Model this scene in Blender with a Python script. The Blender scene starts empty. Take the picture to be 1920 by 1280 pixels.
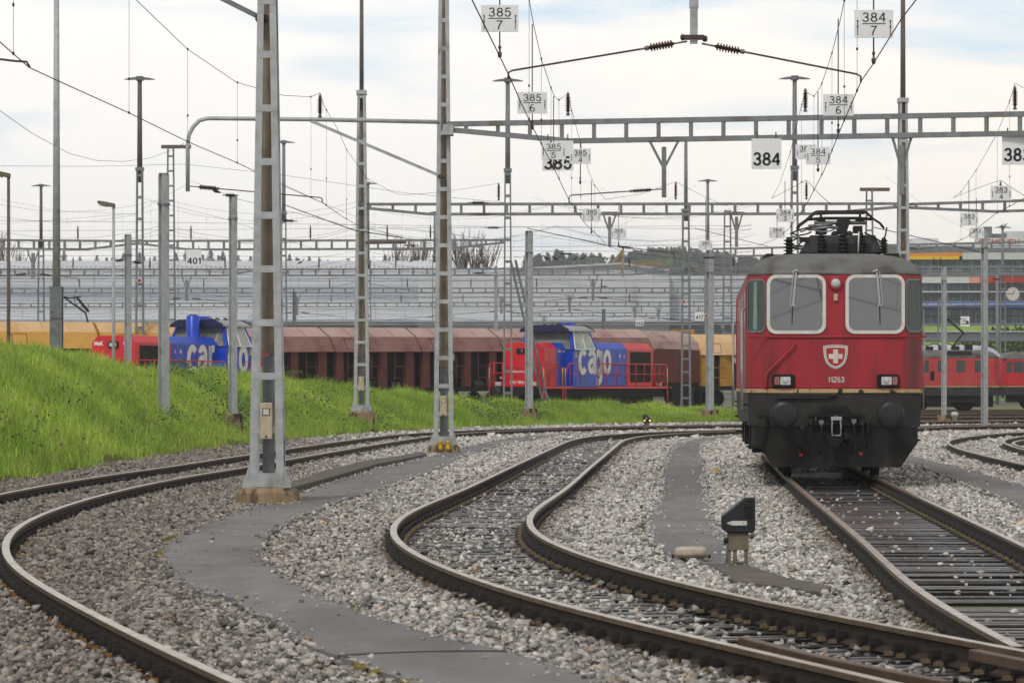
import bpy, bmesh, math, random
import numpy as np
from mathutils import Vector, Matrix
R = math.radians
random.seed(7); RNG = np.random.default_rng(11)
SC = bpy.context.scene
COL = SC.collection
# ---------------------------------------------------------------- camera
F = 6000.0; H = 1.55; HY = 722.0          # focal length in photo pixels, eye height over rail top, horizon row
cd = bpy.data.cameras.new("camera"); cam = bpy.data.objects.new("camera", cd); COL.objects.link(cam)
cd.sensor_width = 36.0; cd.lens = 36.0 * F / 1920.0
cd.shift_y = (HY - 640.0) / 1920.0
cd.clip_start = 1.0; cd.clip_end = 5000.0
cam.location = (0, 0, H); cam.rotation_euler = (R(90), 0, 0)
cd.dof.use_dof = True; cd.dof.focus_distance = 52.0; cd.dof.aperture_fstop = 9.0
SC.camera = cam
# ---------------------------------------------------------------- sky, sun, exposure
SUN_EL, SUN_AZ = R(48), R(205)            # azimuth measured clockwise from +Y
w = bpy.data.worlds.new("World"); SC.world = w; w.use_nodes = True
nt = w.node_tree; nt.nodes.clear(); N = nt.nodes.new; L = nt.links.new
out = N("ShaderNodeOutputWorld"); bg = N("ShaderNodeBackground"); bg.inputs[1].default_value = 0.12
sky = N("ShaderNodeTexSky"); sky.sky_type = 'NISHITA'; sky.sun_disc = False
sky.sun_elevation = SUN_EL; sky.sun_rotation = SUN_AZ; sky.dust_density = 2.0
tc = N("ShaderNodeTexCoord"); mp = N("ShaderNodeMapping"); mp.inputs['Scale'].default_value = (5.0, 5.0, 26.0)
mp.inputs['Location'].default_value = (1.7, 0.3, 0.4)
n1 = N("ShaderNodeTexNoise"); n1.inputs['Scale'].default_value = 2.0; n1.inputs['Detail'].default_value = 7; n1.inputs['Roughness'].default_value = 0.52
n1.inputs['Distortion'].default_value = 0.35
L(tc.outputs['Generated'], mp.inputs[0]); L(mp.outputs[0], n1.inputs[0])
sep = N("ShaderNodeSeparateXYZ"); L(tc.outputs['Generated'], sep.inputs[0])
up = N("ShaderNodeValToRGB")                # cloud cover by height above the horizon
for p_, v_ in ((0.0, 0.72), (0.05, 0.66), (0.095, 0.55), (0.125, 0.44), (0.16, 0.46), (0.3, 0.62), (1.0, 0.64)):
    e = up.color_ramp.elements.new(p_) if p_ not in (0.0, 1.0) else up.color_ramp.elements[0 if p_ == 0.0 else -1]; e.color = (v_, v_, v_, 1)
L(sep.outputs[2], up.inputs[0])
ad = N("ShaderNodeMath"); ad.operation = 'ADD'; L(n1.outputs[0], ad.inputs[0]); sb = N('ShaderNodeMath'); sb.operation = 'SUBTRACT'; sb.inputs[1].default_value = 0.5; L(up.outputs[0], sb.inputs[0]); L(sb.outputs[0], ad.inputs[1])
cr = N("ShaderNodeValToRGB"); cr.color_ramp.elements[0].position = 0.33; cr.color_ramp.elements[1].position = 0.56
L(ad.outputs[0], cr.inputs[0])
sk = N("ShaderNodeMixRGB"); sk.inputs[0].default_value = 0.8; sk.inputs[2].default_value = (7.0, 8.3, 9.4, 1)   # thin veil over the blue
L(sky.outputs[0], sk.inputs[1])
mx = N("ShaderNodeMixRGB"); L(cr.outputs[0], mx.inputs[0]); L(sk.outputs[0], mx.inputs[1])
warm = N("ShaderNodeMixRGB"); warm.inputs[1].default_value = (9.7, 9.45, 9.1, 1); warm.inputs[2].default_value = (10.0, 9.45, 8.7, 1)
mpx = N("ShaderNodeMapRange"); mpx.inputs[1].default_value = -0.05; mpx.inputs[2].default_value = 0.16; L(sep.outputs[0], mpx.inputs[0]); L(mpx.outputs[0], warm.inputs[0])
L(warm.outputs[0], mx.inputs[2])
dim = N("ShaderNodeValToRGB")               # unseen upper sky dimmed so the ground takes less light
for p_, v_ in ((0.0, 1.0), (0.14, 1.0), (0.30, 0.48), (1.0, 0.42)):
    e = dim.color_ramp.elements.new(p_) if p_ not in (0.0, 1.0) else dim.color_ramp.elements[0 if p_ == 0.0 else -1]; e.color = (v_, v_, v_, 1)
L(sep.outputs[2], dim.inputs[0]); dm = N("ShaderNodeMixRGB"); dm.blend_type = 'MULTIPLY'; dm.inputs[0].default_value = 1.0; L(mx.outputs[0], dm.inputs[1]); L(dim.outputs[0], dm.inputs[2])
L(dm.outputs[0], bg.inputs[0]); L(bg.outputs[0], out.inputs[0])
sd = bpy.data.lights.new("sun", 'SUN'); sd.energy = 1.5; sd.angle = R(10); sd.color = (1.0, 0.95, 0.88)
sun = bpy.data.objects.new("sun", sd); COL.objects.link(sun)
dv = Vector((math.sin(SUN_AZ) * math.cos(SUN_EL), math.cos(SUN_AZ) * math.cos(SUN_EL), math.sin(SUN_EL)))
sun.rotation_euler = dv.to_track_quat('Z', 'Y').to_euler(); sun.location = dv * 200
SC.view_settings.view_transform = 'Standard'; SC.view_settings.look = 'None'
SC.view_settings.exposure = 0.0; SC.view_settings.gamma = 1.0; SC.view_settings.use_curve_mapping = False
# ---------------------------------------------------------------- helpers
def S(h):
    h = h.lstrip('#'); c = [int(h[i:i+2], 16) / 255 for i in (0, 2, 4)]
    return tuple((x / 12.92 if x <= 0.04045 else ((x + 0.055) / 1.055) ** 2.4) for x in c) + (1,)
def W(px, py, Y): return Vector(((px - 960) / F * Y, Y, H + (HY - py) / F * Y))
def G(px, py, z=0.0):
    Y = F * (H - z) / (py - HY); return Vector(((px - 960) / F * Y, Y, z))
MATS = {}
def mat(name, c1, c2=None, scale=4.0, rough=0.6, metal=0.0, lo=0.35, hi=0.65, stretch=(1, 1, 1), bump=0.0, bscale=None,
        detail=5, c3=None, s3=0.6, lo3=0.55, hi3=0.7, spec=0.5, attr=None, attr_amt=0.5, trans=0.0, emit=None, rvar=0.0, rnd=0.0):
    """procedural principled material: noise blend of two colours, a third blotch colour, optional bump / per-face variation"""
    m = bpy.data.materials.new(name); m.use_nodes = True; t = m.node_tree; b = t.nodes['Principled BSDF']
    n = t.nodes.new; l = t.links.new
    b.inputs['Roughness'].default_value = rough; b.inputs['Metallic'].default_value = metal
    b.inputs['Specular IOR Level'].default_value = spec
    tc = n('ShaderNodeTexCoord'); mp = n('ShaderNodeMapping'); mp.inputs['Scale'].default_value = stretch
    l(tc.outputs['Object'], mp.inputs[0])
    c1 = S(c1) if isinstance(c1, str) else c1
    c2 = (S(c2) if isinstance(c2, str) else c2) if c2 else tuple(x * 0.8 for x in c1[:3]) + (1,)
    tx = n('ShaderNodeTexNoise'); tx.inputs['Scale'].default_value = scale; tx.inputs['Detail'].default_value = detail; tx.inputs['Roughness'].default_value = 0.6
    l(mp.outputs[0], tx.inputs[0])
    mr = n('ShaderNodeMapRange'); mr.inputs[1].default_value = lo; mr.inputs[2].default_value = hi; l(tx.outputs[0], mr.inputs[0])
    mx = n('ShaderNodeMixRGB'); mx.inputs[1].default_value = c1; mx.inputs[2].default_value = c2; l(mr.outputs[0], mx.inputs[0]); o = mx.outputs[0]
    if c3:
        c3 = S(c3) if isinstance(c3, str) else c3
        t3 = n('ShaderNodeTexNoise'); t3.inputs['Scale'].default_value = s3; t3.inputs['Detail'].default_value = 4; t3.inputs['Roughness'].default_value = 0.55
        l(mp.outputs[0], t3.inputs[0])
        r3 = n('ShaderNodeMapRange'); r3.inputs[1].default_value = lo3; r3.inputs[2].default_value = hi3; l(t3.outputs[0], r3.inputs[0])
        m3 = n('ShaderNodeMixRGB'); m3.inputs[2].default_value = c3; l(r3.outputs[0], m3.inputs[0]); l(o, m3.inputs[1]); o = m3.outputs[0]
    if attr:
        at = n('ShaderNodeAttribute'); at.attribute_name = attr
        ml = n('ShaderNodeMixRGB'); ml.blend_type = 'MULTIPLY'; ml.inputs[0].default_value = attr_amt
        l(o, ml.inputs[1]); l(at.outputs['Color'], ml.inputs[2]); o = ml.outputs[0]
    if rnd:
        oi = n('ShaderNodeObjectInfo'); ro = n('ShaderNodeMapRange'); ro.inputs[3].default_value = 1-rnd; ro.inputs[4].default_value = 1+rnd; l(oi.outputs['Random'], ro.inputs[0])
        mo = n('ShaderNodeMixRGB'); mo.blend_type = 'MULTIPLY'; mo.inputs[0].default_value = 1.0; l(o, mo.inputs[1]); l(ro.outputs[0], mo.inputs[2]); o = mo.outputs[0]
    l(o, b.inputs['Base Color'])
    if rvar:
        rr = n('ShaderNodeMapRange'); rr.inputs[3].default_value = rough - rvar; rr.inputs[4].default_value = rough + rvar
        l(tx.outputs[0], rr.inputs[0]); l(rr.outputs[0], b.inputs['Roughness'])
    if bump:
        bt = n('ShaderNodeTexNoise'); bt.inputs['Scale'].default_value = bscale or scale * 6; bt.inputs['Detail'].default_value = 6
        l(mp.outputs[0], bt.inputs[0]); bp = n('ShaderNodeBump'); bp.inputs['Strength'].default_value = bump; bp.inputs['Distance'].default_value = 0.02
        l(bt.outputs[0], bp.inputs['Height']); l(bp.outputs[0], b.inputs['Normal'])
    if trans:
        b.inputs['Transmission Weight'].default_value = 0.0
        tr = n('ShaderNodeBsdfTranslucent'); l(o, tr.inputs[0]); ms = n('ShaderNodeMixShader'); ms.inputs[0].default_value = trans
        l(b.outputs[0], ms.inputs[1]); l(tr.outputs[0], ms.inputs[2]); l(ms.outputs[0], t.nodes['Material Output'].inputs[0])
    if emit:
        b.inputs['Emission Color'].default_value = S(emit[0]); b.inputs['Emission Strength'].default_value = emit[1]
    MATS[name] = m
    return m
def tag(o, label=None, cat=None, group=None, kind=None):
    if label: o['label'] = label
    if cat: o['category'] = cat
    if group: o['group'] = group
    if kind: o['kind'] = kind
    return o
def thing(name, label, cat, loc=(0, 0, 0), rz=0.0, group=None):
    o = bpy.data.objects.new(name, None); COL.objects.link(o); o.empty_display_size = 0.2
    o.location = loc; o.rotation_euler = (0, 0, rz); return tag(o, label, cat, group)
def rrect(wd, ht, r, n=4):
    p = []
    for cx, cy, a0 in ((wd/2-r, ht/2-r, 0), (-wd/2+r, ht/2-r, 90), (-wd/2+r, -ht/2+r, 180), (wd/2-r, -ht/2+r, 270)):
        for k in range(n + 1):
            a = R(a0 + 90 * k / n); p.append((cx + r * math.cos(a), cy + r * math.sin(a)))
    return p
class MB:
    """collects shapes into one mesh"""
    def __init__(s): s.v = []; s.f = []; s.m = []; s.cur = 0; s.sm = []; s.smooth = False
    def add(s, vs, fs):
        b = len(s.v); s.v += [tuple(v) for v in vs]
        for f in fs: s.f.append([b + i for i in f]); s.m.append(s.cur); s.sm.append(s.smooth)
        return s
    def box(s, x0, x1, y0, y1, z0, z1):
        v = [(x, y, z) for z in (z0, z1) for y in (y0, y1) for x in (x0, x1)]
        return s.add(v, [(0, 2, 3, 1), (4, 5, 7, 6), (0, 1, 5, 4), (2, 6, 7, 3), (0, 4, 6, 2), (1, 3, 7, 5)])
    def beam(s, a, b, wd, ht, up=(0, 0, 1)):
        a = Vector(a); b = Vector(b); d = (b - a).normalized(); up = Vector(up)
        if abs(d.dot(up)) > 0.98: up = Vector((0, 1, 0))
        r = d.cross(up).normalized(); u = r.cross(d).normalized(); r *= wd/2; u *= ht/2
        v = [a - r - u, a + r - u, a + r + u, a - r + u, b - r - u, b + r - u, b + r + u, b - r + u]
        return s.add(v, [(0, 1, 2, 3), (7, 6, 5, 4), (0, 4, 5, 1), (1, 5, 6, 2), (2, 6, 7, 3), (3, 7, 4, 0)])
    def tube(s, pts, r, n=6, cap=True):
        pts = [Vector(p) for p in pts]; rs = r if isinstance(r, (list, tuple)) else [r] * len(pts)
        sm = s.smooth; s.smooth = True; vs = []; fs = []; ref = None
        for i, p in enumerate(pts):
            d = (pts[min(i+1, len(pts)-1)] - pts[max(i-1, 0)]).normalized()
            if ref is None: ref = Vector((0, 0, 1)) if abs(d.z) < 0.9 else Vector((1, 0, 0))
            x = d.cross(ref).normalized(); y = x.cross(d).normalized(); ref = y
            for k in range(n):
                a = 2 * math.pi * k / n; vs.append(p + (x * math.cos(a) + y * math.sin(a)) * rs[i])
        for i in range(len(pts) - 1):
            for k in range(n):
                k2 = (k + 1) % n; fs.append((i*n+k, i*n+k2, (i+1)*n+k2, (i+1)*n+k))
        s.add(vs, fs); s.smooth = False
        if cap:
            b = len(s.v) - len(vs)
            s.f.append([b + k for k in range(n)][::-1]); s.f.append([b + (len(pts)-1)*n + k for k in range(n)]); s.m += [s.cur]*2; s.sm += [False]*2
        s.smooth = sm; return s
    def lathe(s, o, ax, prof, n=12, smooth=True):
        o = Vector(o); ax = Vector(ax).normalized(); ref = Vector((0, 0, 1)) if abs(ax.z) < 0.9 else Vector((1, 0, 0))
        x = ax.cross(ref).normalized(); y = x.cross(ax); vs = []; fs = []
        for (t, r) in prof:
            for k in range(n):
                a = 2*math.pi*k/n; vs.append(o + ax*t + (x*math.cos(a) + y*math.sin(a))*max(r, 1e-4))
        for i in range(len(prof)-1):
            for k in range(n):
                k2 = (k+1) % n; fs.append((i*n+k, i*n+k2, (i+1)*n+k2, (i+1)*n+k))
        fs.append(tuple(range(n))[::-1]); fs.append(tuple((len(prof)-1)*n+k for k in range(n)))
        sm = s.smooth; s.smooth = smooth; s.add(vs, fs); s.smooth = sm; return s
    def prism(s, poly, fr, d0, d1):
        O, Rx, U, Nn = [Vector(q) for q in fr]; n = len(poly)
        v = [O + Rx*p[0] + U*p[1] + Nn*d0 for p in poly] + [O + Rx*p[0] + U*p[1] + Nn*d1 for p in poly]
        return s.add(v, [tuple(range(n))[::-1], tuple(range(n, 2*n))] + [(i, (i+1) % n, n+(i+1) % n, n+i) for i in range(n)])
    def ring(s, po, pi, fr, d0, d1):
        O, Rx, U, Nn = [Vector(q) for q in fr]; n = len(po)
        v = []
        for pl, d in ((po, d0), (po, d1), (pi, d1), (pi, d0)): v += [O + Rx*p[0] + U*p[1] + Nn*d for p in pl]
        fs = []
        for i in range(n):
            j = (i+1) % n
            for a, b in ((0, 1), (1, 2), (2, 3), (3, 0)): fs.append((a*n+i, a*n+j, b*n+j, b*n+i))
        return s.add(v, fs)
    def loft(s, rings, cap0=True, cap1=True):
        n = len(rings[0]); vs = [p for r in rings for p in r]; fs = []
        for i in range(len(rings)-1):
            for k in range(n):
                k2 = (k+1) % n; fs.append((i*n+k, i*n+k2, (i+1)*n+k2, (i+1)*n+k))
        s.add(vs, fs); b = len(s.v) - len(vs)
        if cap0: s.f.append([b+k for k in range(n)][::-1]); s.m.append(s.cur); s.sm.append(False)
        if cap1: s.f.append([b+(len(rings)-1)*n+k for k in range(n)]); s.m.append(s.cur); s.sm.append(False)
        return s
    def build(s, name, mats, parent=None, local=False, bevel=0.0, label=None):
        me = bpy.data.meshes.new(name); off = Vector((0, 0, 0))
        if parent is not None and not local:
            q = parent
            while q is not None: off = off + q.location; q = q.parent
        me.from_pydata([tuple(Vector(v) - off) for v in s.v], [], s.f)
        if not isinstance(mats, (list, tuple)): mats = [mats]
        for m in mats: me.materials.append(MATS[m] if isinstance(m, str) else m)
        me.polygons.foreach_set('material_index', s.m); me.polygons.foreach_set('use_smooth', s.sm)
        bm = bmesh.new(); bm.from_mesh(me); bmesh.ops.recalc_face_normals(bm, faces=bm.faces); bm.to_mesh(me); bm.free()
        me.update(); o = bpy.data.objects.new(name, me); COL.objects.link(o)
        if parent is not None: o.parent = parent
        if bevel:
            md = o.modifiers.new('bevel', 'BEVEL'); md.width = bevel; md.segments = 2; md.limit_method = 'ANGLE'; md.angle_limit = R(40); md.harden_normals = False
        if label: o['label'] = label
        return o
def npmesh(name, verts, faces, mats, attrs=None, smooth=False, parent=None):
    """big mesh from numpy arrays (all faces with the same number of corners)"""
    me = bpy.data.meshes.new(name); nv, nf, k = len(verts), len(faces), faces.shape[1]
    me.vertices.add(nv); me.vertices.foreach_set('co', np.asarray(verts, np.float32).ravel())
    me.loops.add(nf*k); me.loops.foreach_set('vertex_index', np.asarray(faces, np.int32).ravel())
    me.polygons.add(nf); me.polygons.foreach_set('loop_start', np.arange(0, nf*k, k, dtype=np.int32)); me.polygons.foreach_set('loop_total', np.full(nf, k, np.int32))
    for m in mats: me.materials.append(MATS[m])
    if attrs is not None:
        a = me.attributes.new('tint', 'FLOAT_COLOR', 'FACE'); a.data.foreach_set('color', np.asarray(attrs, np.float32).ravel())
    me.update(calc_edges=True); me.validate()
    if smooth: me.polygons.foreach_set('use_smooth', np.ones(nf, bool))
    o = bpy.data.objects.new(name, me); COL.objects.link(o)
    if parent is not None: o.parent = parent
    return o
def copy_part(o, parent, loc=None):
    c = o.copy(); COL.objects.link(c); c.parent = parent
    if loc is not None: c.location = loc
    return c
def copy_tree(o, parent=None):
    c = o.copy(); COL.objects.link(c)
    if parent is not None: c.parent = parent
    for ch in list(o.children): copy_tree(ch, c)
    return c
_TX = {}
def text_geo(s, bold=0.0):
    k = (s, bold)
    if k in _TX: return _TX[k]
    cu = bpy.data.curves.new('lettering', 'FONT'); cu.body = s; cu.size = 1.0; cu.align_x = 'LEFT'; cu.offset = bold; cu.resolution_u = 3
    ob = bpy.data.objects.new('lettering', cu); COL.objects.link(ob); dg = bpy.context.evaluated_depsgraph_get()
    me = bpy.data.meshes.new_from_object(ob.evaluated_get(dg))
    v = [tuple(p.co) for p in me.vertices]; f = [tuple(p.vertices) for p in me.polygons]
    bpy.data.objects.remove(ob); bpy.data.curves.remove(cu); bpy.data.meshes.remove(me)
    x0 = min(p[0] for p in v); x1 = max(p[0] for p in v); y0 = min(p[1] for p in v); y1 = max(p[1] for p in v)
    _TX[k] = ([(p[0]-x0, p[1]-y0) for p in v], f, x1-x0, y1-y0); return _TX[k]
def _arc(cx, cy, rx, ry, a0, a1, n=14): return [(cx+rx*math.cos(R(a0+(a1-a0)*k/n)), cy+ry*math.sin(R(a0+(a1-a0)*k/n))) for k in range(n+1)]
STROKES = {   # (width, strokes) in a box one letter height tall
 '0': (.54, [_arc(.27, .5, .22, .46, 90, 450, 26)]), '1': (.36, [[(.02, .74), (.12, .76), (.2, .83), (.24, .96)], [(.25, 0), (.25, 1.0)]]),
 '2': (.54, [_arc(.27, .70, .21, .26, 175, -35, 14)+[(.10, .22), (.05, .05), (.52, .05)]]), '3': (.54, [_arc(.26, .735, .19, .225, 165, -90, 14)+[(.2, .51)], [(.2, .51), (.27, .51)]+_arc(.26, .275, .22, .235, 85, -170, 16)[1:]]),
 '4': (.56, [[(.40, 0), (.40, .98)], [(.40, .95), (.03, .30), (.55, .30)]]), '5': (.54, [[(.48, .95), (.13, .95), (.08, .50)]+_arc(.26, .33, .22, .29, 130, -165, 16)]),
 '6': (.54, [_arc(.27, .31, .21, .26, 0, 360, 22), _arc(.33, .45, .27, .50, 75, 195, 12)]), '7': (.52, [[(.02, .95), (.50, .95), (.32, .6), (.22, .3), (.18, 0)]]),
 '8': (.54, [_arc(.27, .735, .18, .215, 0, 360, 20), _arc(.27, .275, .22, .235, 0, 360, 22)]), '9': (.54, [_arc(.27, .69, .21, .26, 0, 360, 22), _arc(.21, .55, .27, .5, 15, -105, 12)]),
 'c': (.74, [_arc(.37, .5, .29, .42, 42, 318, 26)]), 'o': (.76, [_arc(.38, .5, .29, .42, 0, 360, 30)]), 'r': (.5, [[(.11, 0), (.11, 1.0)], [(.11, .55), (.14, .75), (.22, .88), (.34, .91), (.48, .89)]]),
 'a': (.74, [_arc(.35, .68, .23, .24, 170, 0, 14)+[(.58, .16), (.61, .05), (.70, .02)], [(.57, .56), (.38, .52)]+_arc(.30, .29, .20, .22, 90, 300, 14)+[(.56, .26)]]),
 'g': (.74, [_arc(.36, .56, .27, .38, 0, 360, 26), [(.63, 1.0), (.63, .12)]+_arc(.37, .05, .26, .22, 0, -160, 12)]), ' ': (.3, []), '-': (.35, [[(.02, .4), (.33, .4)]]),
 'V': (.62, [[(.03, 1), (.31, 0), (.59, 1)]]), 'O': (.78, [_arc(.39, .5, .33, .45, 0, 360, 28)]), 'C': (.74, [_arc(.39, .5, .33, .45, 45, 315, 24)]), 'H': (.7, [[(.08, 0), (.08, 1)], [(.62, 0), (.62, 1)], [(.08, .52), (.62, .52)]]), 'S': (.66, [_arc(.33, .73, .24, .22, 25, 270, 14)+_arc(.33, .28, .26, .23, 90, -160, 14)]), 'N': (.72, [[(.08, 0), (.08, 1), (.64, 0), (.64, 1)]]), 'E': (.62, [[(.58, .95), (.08, .95), (.08, .05), (.6, .05)], [(.08, .52), (.54, .52)]]), 'R': (.68, [[(.08, 0), (.08, .95), (.4, .95)]+_arc(.4, .73, .2, .22, 90, -90, 10)+[(.08, .51)], [(.38, .5), (.62, 0)]])}
def stroke_geo(s, th):
    V, Fc, x = [], [], 0.0
    for ch in s:
        wd, sts = STROKES[ch]
        for st in sts:
            p = np.array(st, float); cl = np.linalg.norm(p[0]-p[-1]) < 1e-6; d = np.diff(p, axis=0); d /= np.linalg.norm(d, axis=1)[:, None]; nn = np.c_[-d[:, 1], d[:, 0]]
            k = np.zeros_like(p); k[:-1] += nn; k[1:] += nn
            if cl: k[0] += nn[-1]; k[-1] = k[0]
            k /= np.linalg.norm(k, axis=1)[:, None]; c = np.ones(len(p)); c[1:-1] = 1/np.clip((k[1:-1]*nn[1:]).sum(1), .6, 1); k *= (c*th/2)[:, None]; b = len(V)
            for q, o in zip(p, k): V.append((x+q[0]+o[0], q[1]+o[1])); V.append((x+q[0]-o[0], q[1]-o[1]))
            for i in range(len(p)-1): Fc.append((b+2*i+1, b+2*i+3, b+2*i+2, b+2*i))
        x += wd + .13
    xs = [v[0] for v in V]; ys = [v[1] for v in V]; x0, y0 = min(xs), min(ys); return [(a-x0, b-y0) for a, b in V], Fc, max(xs)-x0, max(ys)-y0
def text(s, fr, ht, m, parent, wd=None, bold=0.0, local=False, name='lettering', align='c', d=0.004, th=None):
    """lettering as a thin raised mesh: fr = (origin, right, up, normal), ht = letter height"""
    v, f, w0, h0 = stroke_geo(s, th or (.095+bold*2.2)) if all(c in STROKES for c in s) else text_geo(s, bold); sy = ht/h0; sx = sy if wd is None else wd/w0
    O, Rx, U, Nn = [Vector(q) for q in fr]; sh = {'c': -w0*sx/2, 'l': 0, 'r': -w0*sx}[align]
    b = MB(); b.add([O + Rx*(p[0]*sx+sh) + U*(p[1]*sy - ht/2) + Nn*d for p in v], f)
    return b.build(name, m, parent, local)
FRONT = (Vector((1, 0, 0)), Vector((0, 0, 1)), Vector((0, -1, 0)))
def fr(o, rz=0.0):
    c, s_ = math.cos(rz), math.sin(rz); return (Vector(o), Vector((c, s_, 0)), Vector((0, 0, 1)), Vector((s_, -c, 0)))
def smooth_path(pts, step=0.5, win=3.0):
    p = np.array([tuple(q)[:2] for q in pts], float); d = np.r_[0, np.cumsum(np.hypot(*np.diff(p, axis=0).T))]
    n = max(int(d[-1]/step), 4); t = np.linspace(0, d[-1], n+1); q = np.c_[np.interp(t, d, p[:, 0]), np.interp(t, d, p[:, 1])]
    k = int(win/step)
    if k > 0:
        g = np.exp(-0.5*(np.arange(-3*k, 3*k+1)/k)**2); g /= g.sum(); L_ = 3*k
        a = np.r_[q[0] - (q[1]-q[0])*np.arange(L_, 0, -1)[:, None], q, q[-1] + (q[-1]-q[-2])*np.arange(1, L_+1)[:, None]]
        q = np.c_[np.convolve(a[:, 0], g, 'valid'), np.convolve(a[:, 1], g, 'valid')]
    return q
def normals2(q):
    t = np.gradient(q, axis=0); t /= np.linalg.norm(t, axis=1)[:, None]; return np.c_[-t[:, 1], t[:, 0]]   # left-hand normal
def inside(pts, poly):
    x, y = pts[:, 0], pts[:, 1]; r = np.zeros(len(pts), bool); n = len(poly)
    for i in range(n):
        x0, y0 = poly[i][:2]; x1, y1 = poly[(i+1) % n][:2]
        c = ((y0 > y) != (y1 > y)) & (x < (x1-x0)*(y-y0)/(y1-y0+1e-12)+x0); r ^= c
    return r
def dist_path(pts, q):
    """distance of points to a densely sampled path"""
    out = np.full(len(pts), 1e9)
    for i in range(0, len(pts), 20000):
        a = pts[i:i+20000]; d = (a[:, None, 0]-q[None, :, 0])**2 + (a[:, None, 1]-q[None, :, 1])**2; out[i:i+20000] = np.sqrt(d.min(1))
    return out
# ---------------------------------------------------------------- materials
mat('ballast_bed', '#57514a', '#332f2a', scale=14, rough=0.95, bump=0.8, bscale=30, c3='#6f6960', s3=0.25)  # bed colour darkened so the gaps between stones read as shadow
mat('stone', '#f4f2ef', '#d2cec9', scale=30, rough=0.9, attr='tint', attr_amt=1.0)
mat('asphalt', '#777678', '#868587', scale=3, rough=0.85, bump=0.3, bscale=240, c3='#626163', s3=0.5, stretch=(1, 0.35, 1), lo3=.45, hi3=.75)
mat('concrete', '#a08a6e', '#7c6a54', scale=5, rough=0.9, bump=0.3, c3='#2f2923', s3=3.2, lo3=0.50, hi3=0.58, stretch=(1.3, 1.3, 0.5))
mat('slab', '#6b655f', '#55504b', scale=4, rough=0.9, bump=0.3)
mat('soil', '#6b7234', '#535a28', scale=3, rough=1.0, c3='#55702a', s3=0.7)
mat('yard_ground', '#7c776c', '#5f5a50', scale=0.6, rough=1.0, c3='#66753f', s3=0.06, lo3=0.5, hi3=0.6)
mat('rail_top', '#e0d6ca', '#b9ab9b', scale=3, rough=0.3, metal=0.85)
mat('rail_head', '#75624f', '#5b4b3d', scale=6, rough=0.45, metal=0.3)
mat('rail_side', '#40342b', '#2f2620', scale=10, rough=0.75)
mat('rail_worn', '#6a5443', '#54423a', scale=6, rough=0.5, metal=0.2)
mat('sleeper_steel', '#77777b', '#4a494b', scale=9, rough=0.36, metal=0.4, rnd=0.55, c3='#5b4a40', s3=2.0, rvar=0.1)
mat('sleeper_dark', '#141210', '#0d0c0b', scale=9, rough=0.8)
mat('clip_dark', '#181614', '#110f0e', scale=20, rough=0.6)
mat('clip_tan', '#7f6d52', '#5e4f3b', scale=30, rough=0.7)
mat('clip_orange', '#a0712f', '#7c5524', scale=30, rough=0.7)
mat('galv', '#b9bec2', '#a3a8ac', scale=5, rough=0.55, metal=0.15, c3='#85827c', s3=1.6, lo3=0.56, hi3=0.72)
mat('galv_dark', '#7d8388', '#666b70', scale=5, rough=0.55, metal=0.25, c3='#5d5952', s3=1.5)
mat('galv_far', '#82878c', '#6f7479', scale=3, rough=0.6)
mat('gantry_steel', '#878b8f', '#71757a', scale=4, rough=0.6, c3='#6c675f', s3=1.2)
mat('rust_core', '#8d8171', '#746858', scale=3, rough=0.8, stretch=(2, 2, 0.8), c3='#6d655b', s3=1.5)
mat('pole_brown', '#6b6058', '#5a5049', scale=3, rough=0.7)
mat('insulator', '#4a2322', '#331817', scale=8, rough=0.35)
mat('insulator_dark', '#2f2424', '#231b1b', scale=8, rough=0.4)
mat('metal_cap', '#8d8f90', '#77797a', scale=9, rough=0.5, metal=0.5)
mat('rod', '#54403f', '#43302f', scale=5, rough=0.6)
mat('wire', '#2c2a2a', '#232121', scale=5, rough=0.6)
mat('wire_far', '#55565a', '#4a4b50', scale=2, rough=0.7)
mat('sign_white', '#f1f3f7', '#e8ebf0', scale=3, rough=0.5, c3='#c4bcae', s3=1.3, lo3=0.62, hi3=0.8)
mat('black_ink', '#1d1e22', '#17181b', scale=5, rough=0.6)
mat('dark_ink', '#262a35', '#1f222b', scale=5, rough=0.6)
mat('rust_streak', '#7d6a4c', '#5f4c35', scale=12, rough=0.8)
mat('cream', '#c8bca4', '#b5a68c', scale=6, rough=0.6, c3='#8a7b62', s3=2.5, lo3=0.58)
mat('white_paint', '#d9d7d2', '#c5c3be', scale=6, rough=0.5)
mat('yellow_plastic', '#d1a51d', '#b98c18', scale=8, rough=0.45)
mat('signal_black', '#1c2127', '#14181c', scale=6, rough=0.35)
mat('drab', '#766f5c', '#605a4a', scale=7, rough=0.7, c3='#4b4436', s3=2)
mat('lamp_glow', '#ffe0a8', '#ffd798', emit=('#ffb25a', 1.3))
mat('lamp_glow_white', '#fff0d8', '#ffe9cc', emit=('#ffe8c8', 0.6))
mat('cap_white', '#c4bcae', '#aaa193', scale=7, rough=0.6, c3='#8a8174', s3=3)
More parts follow.
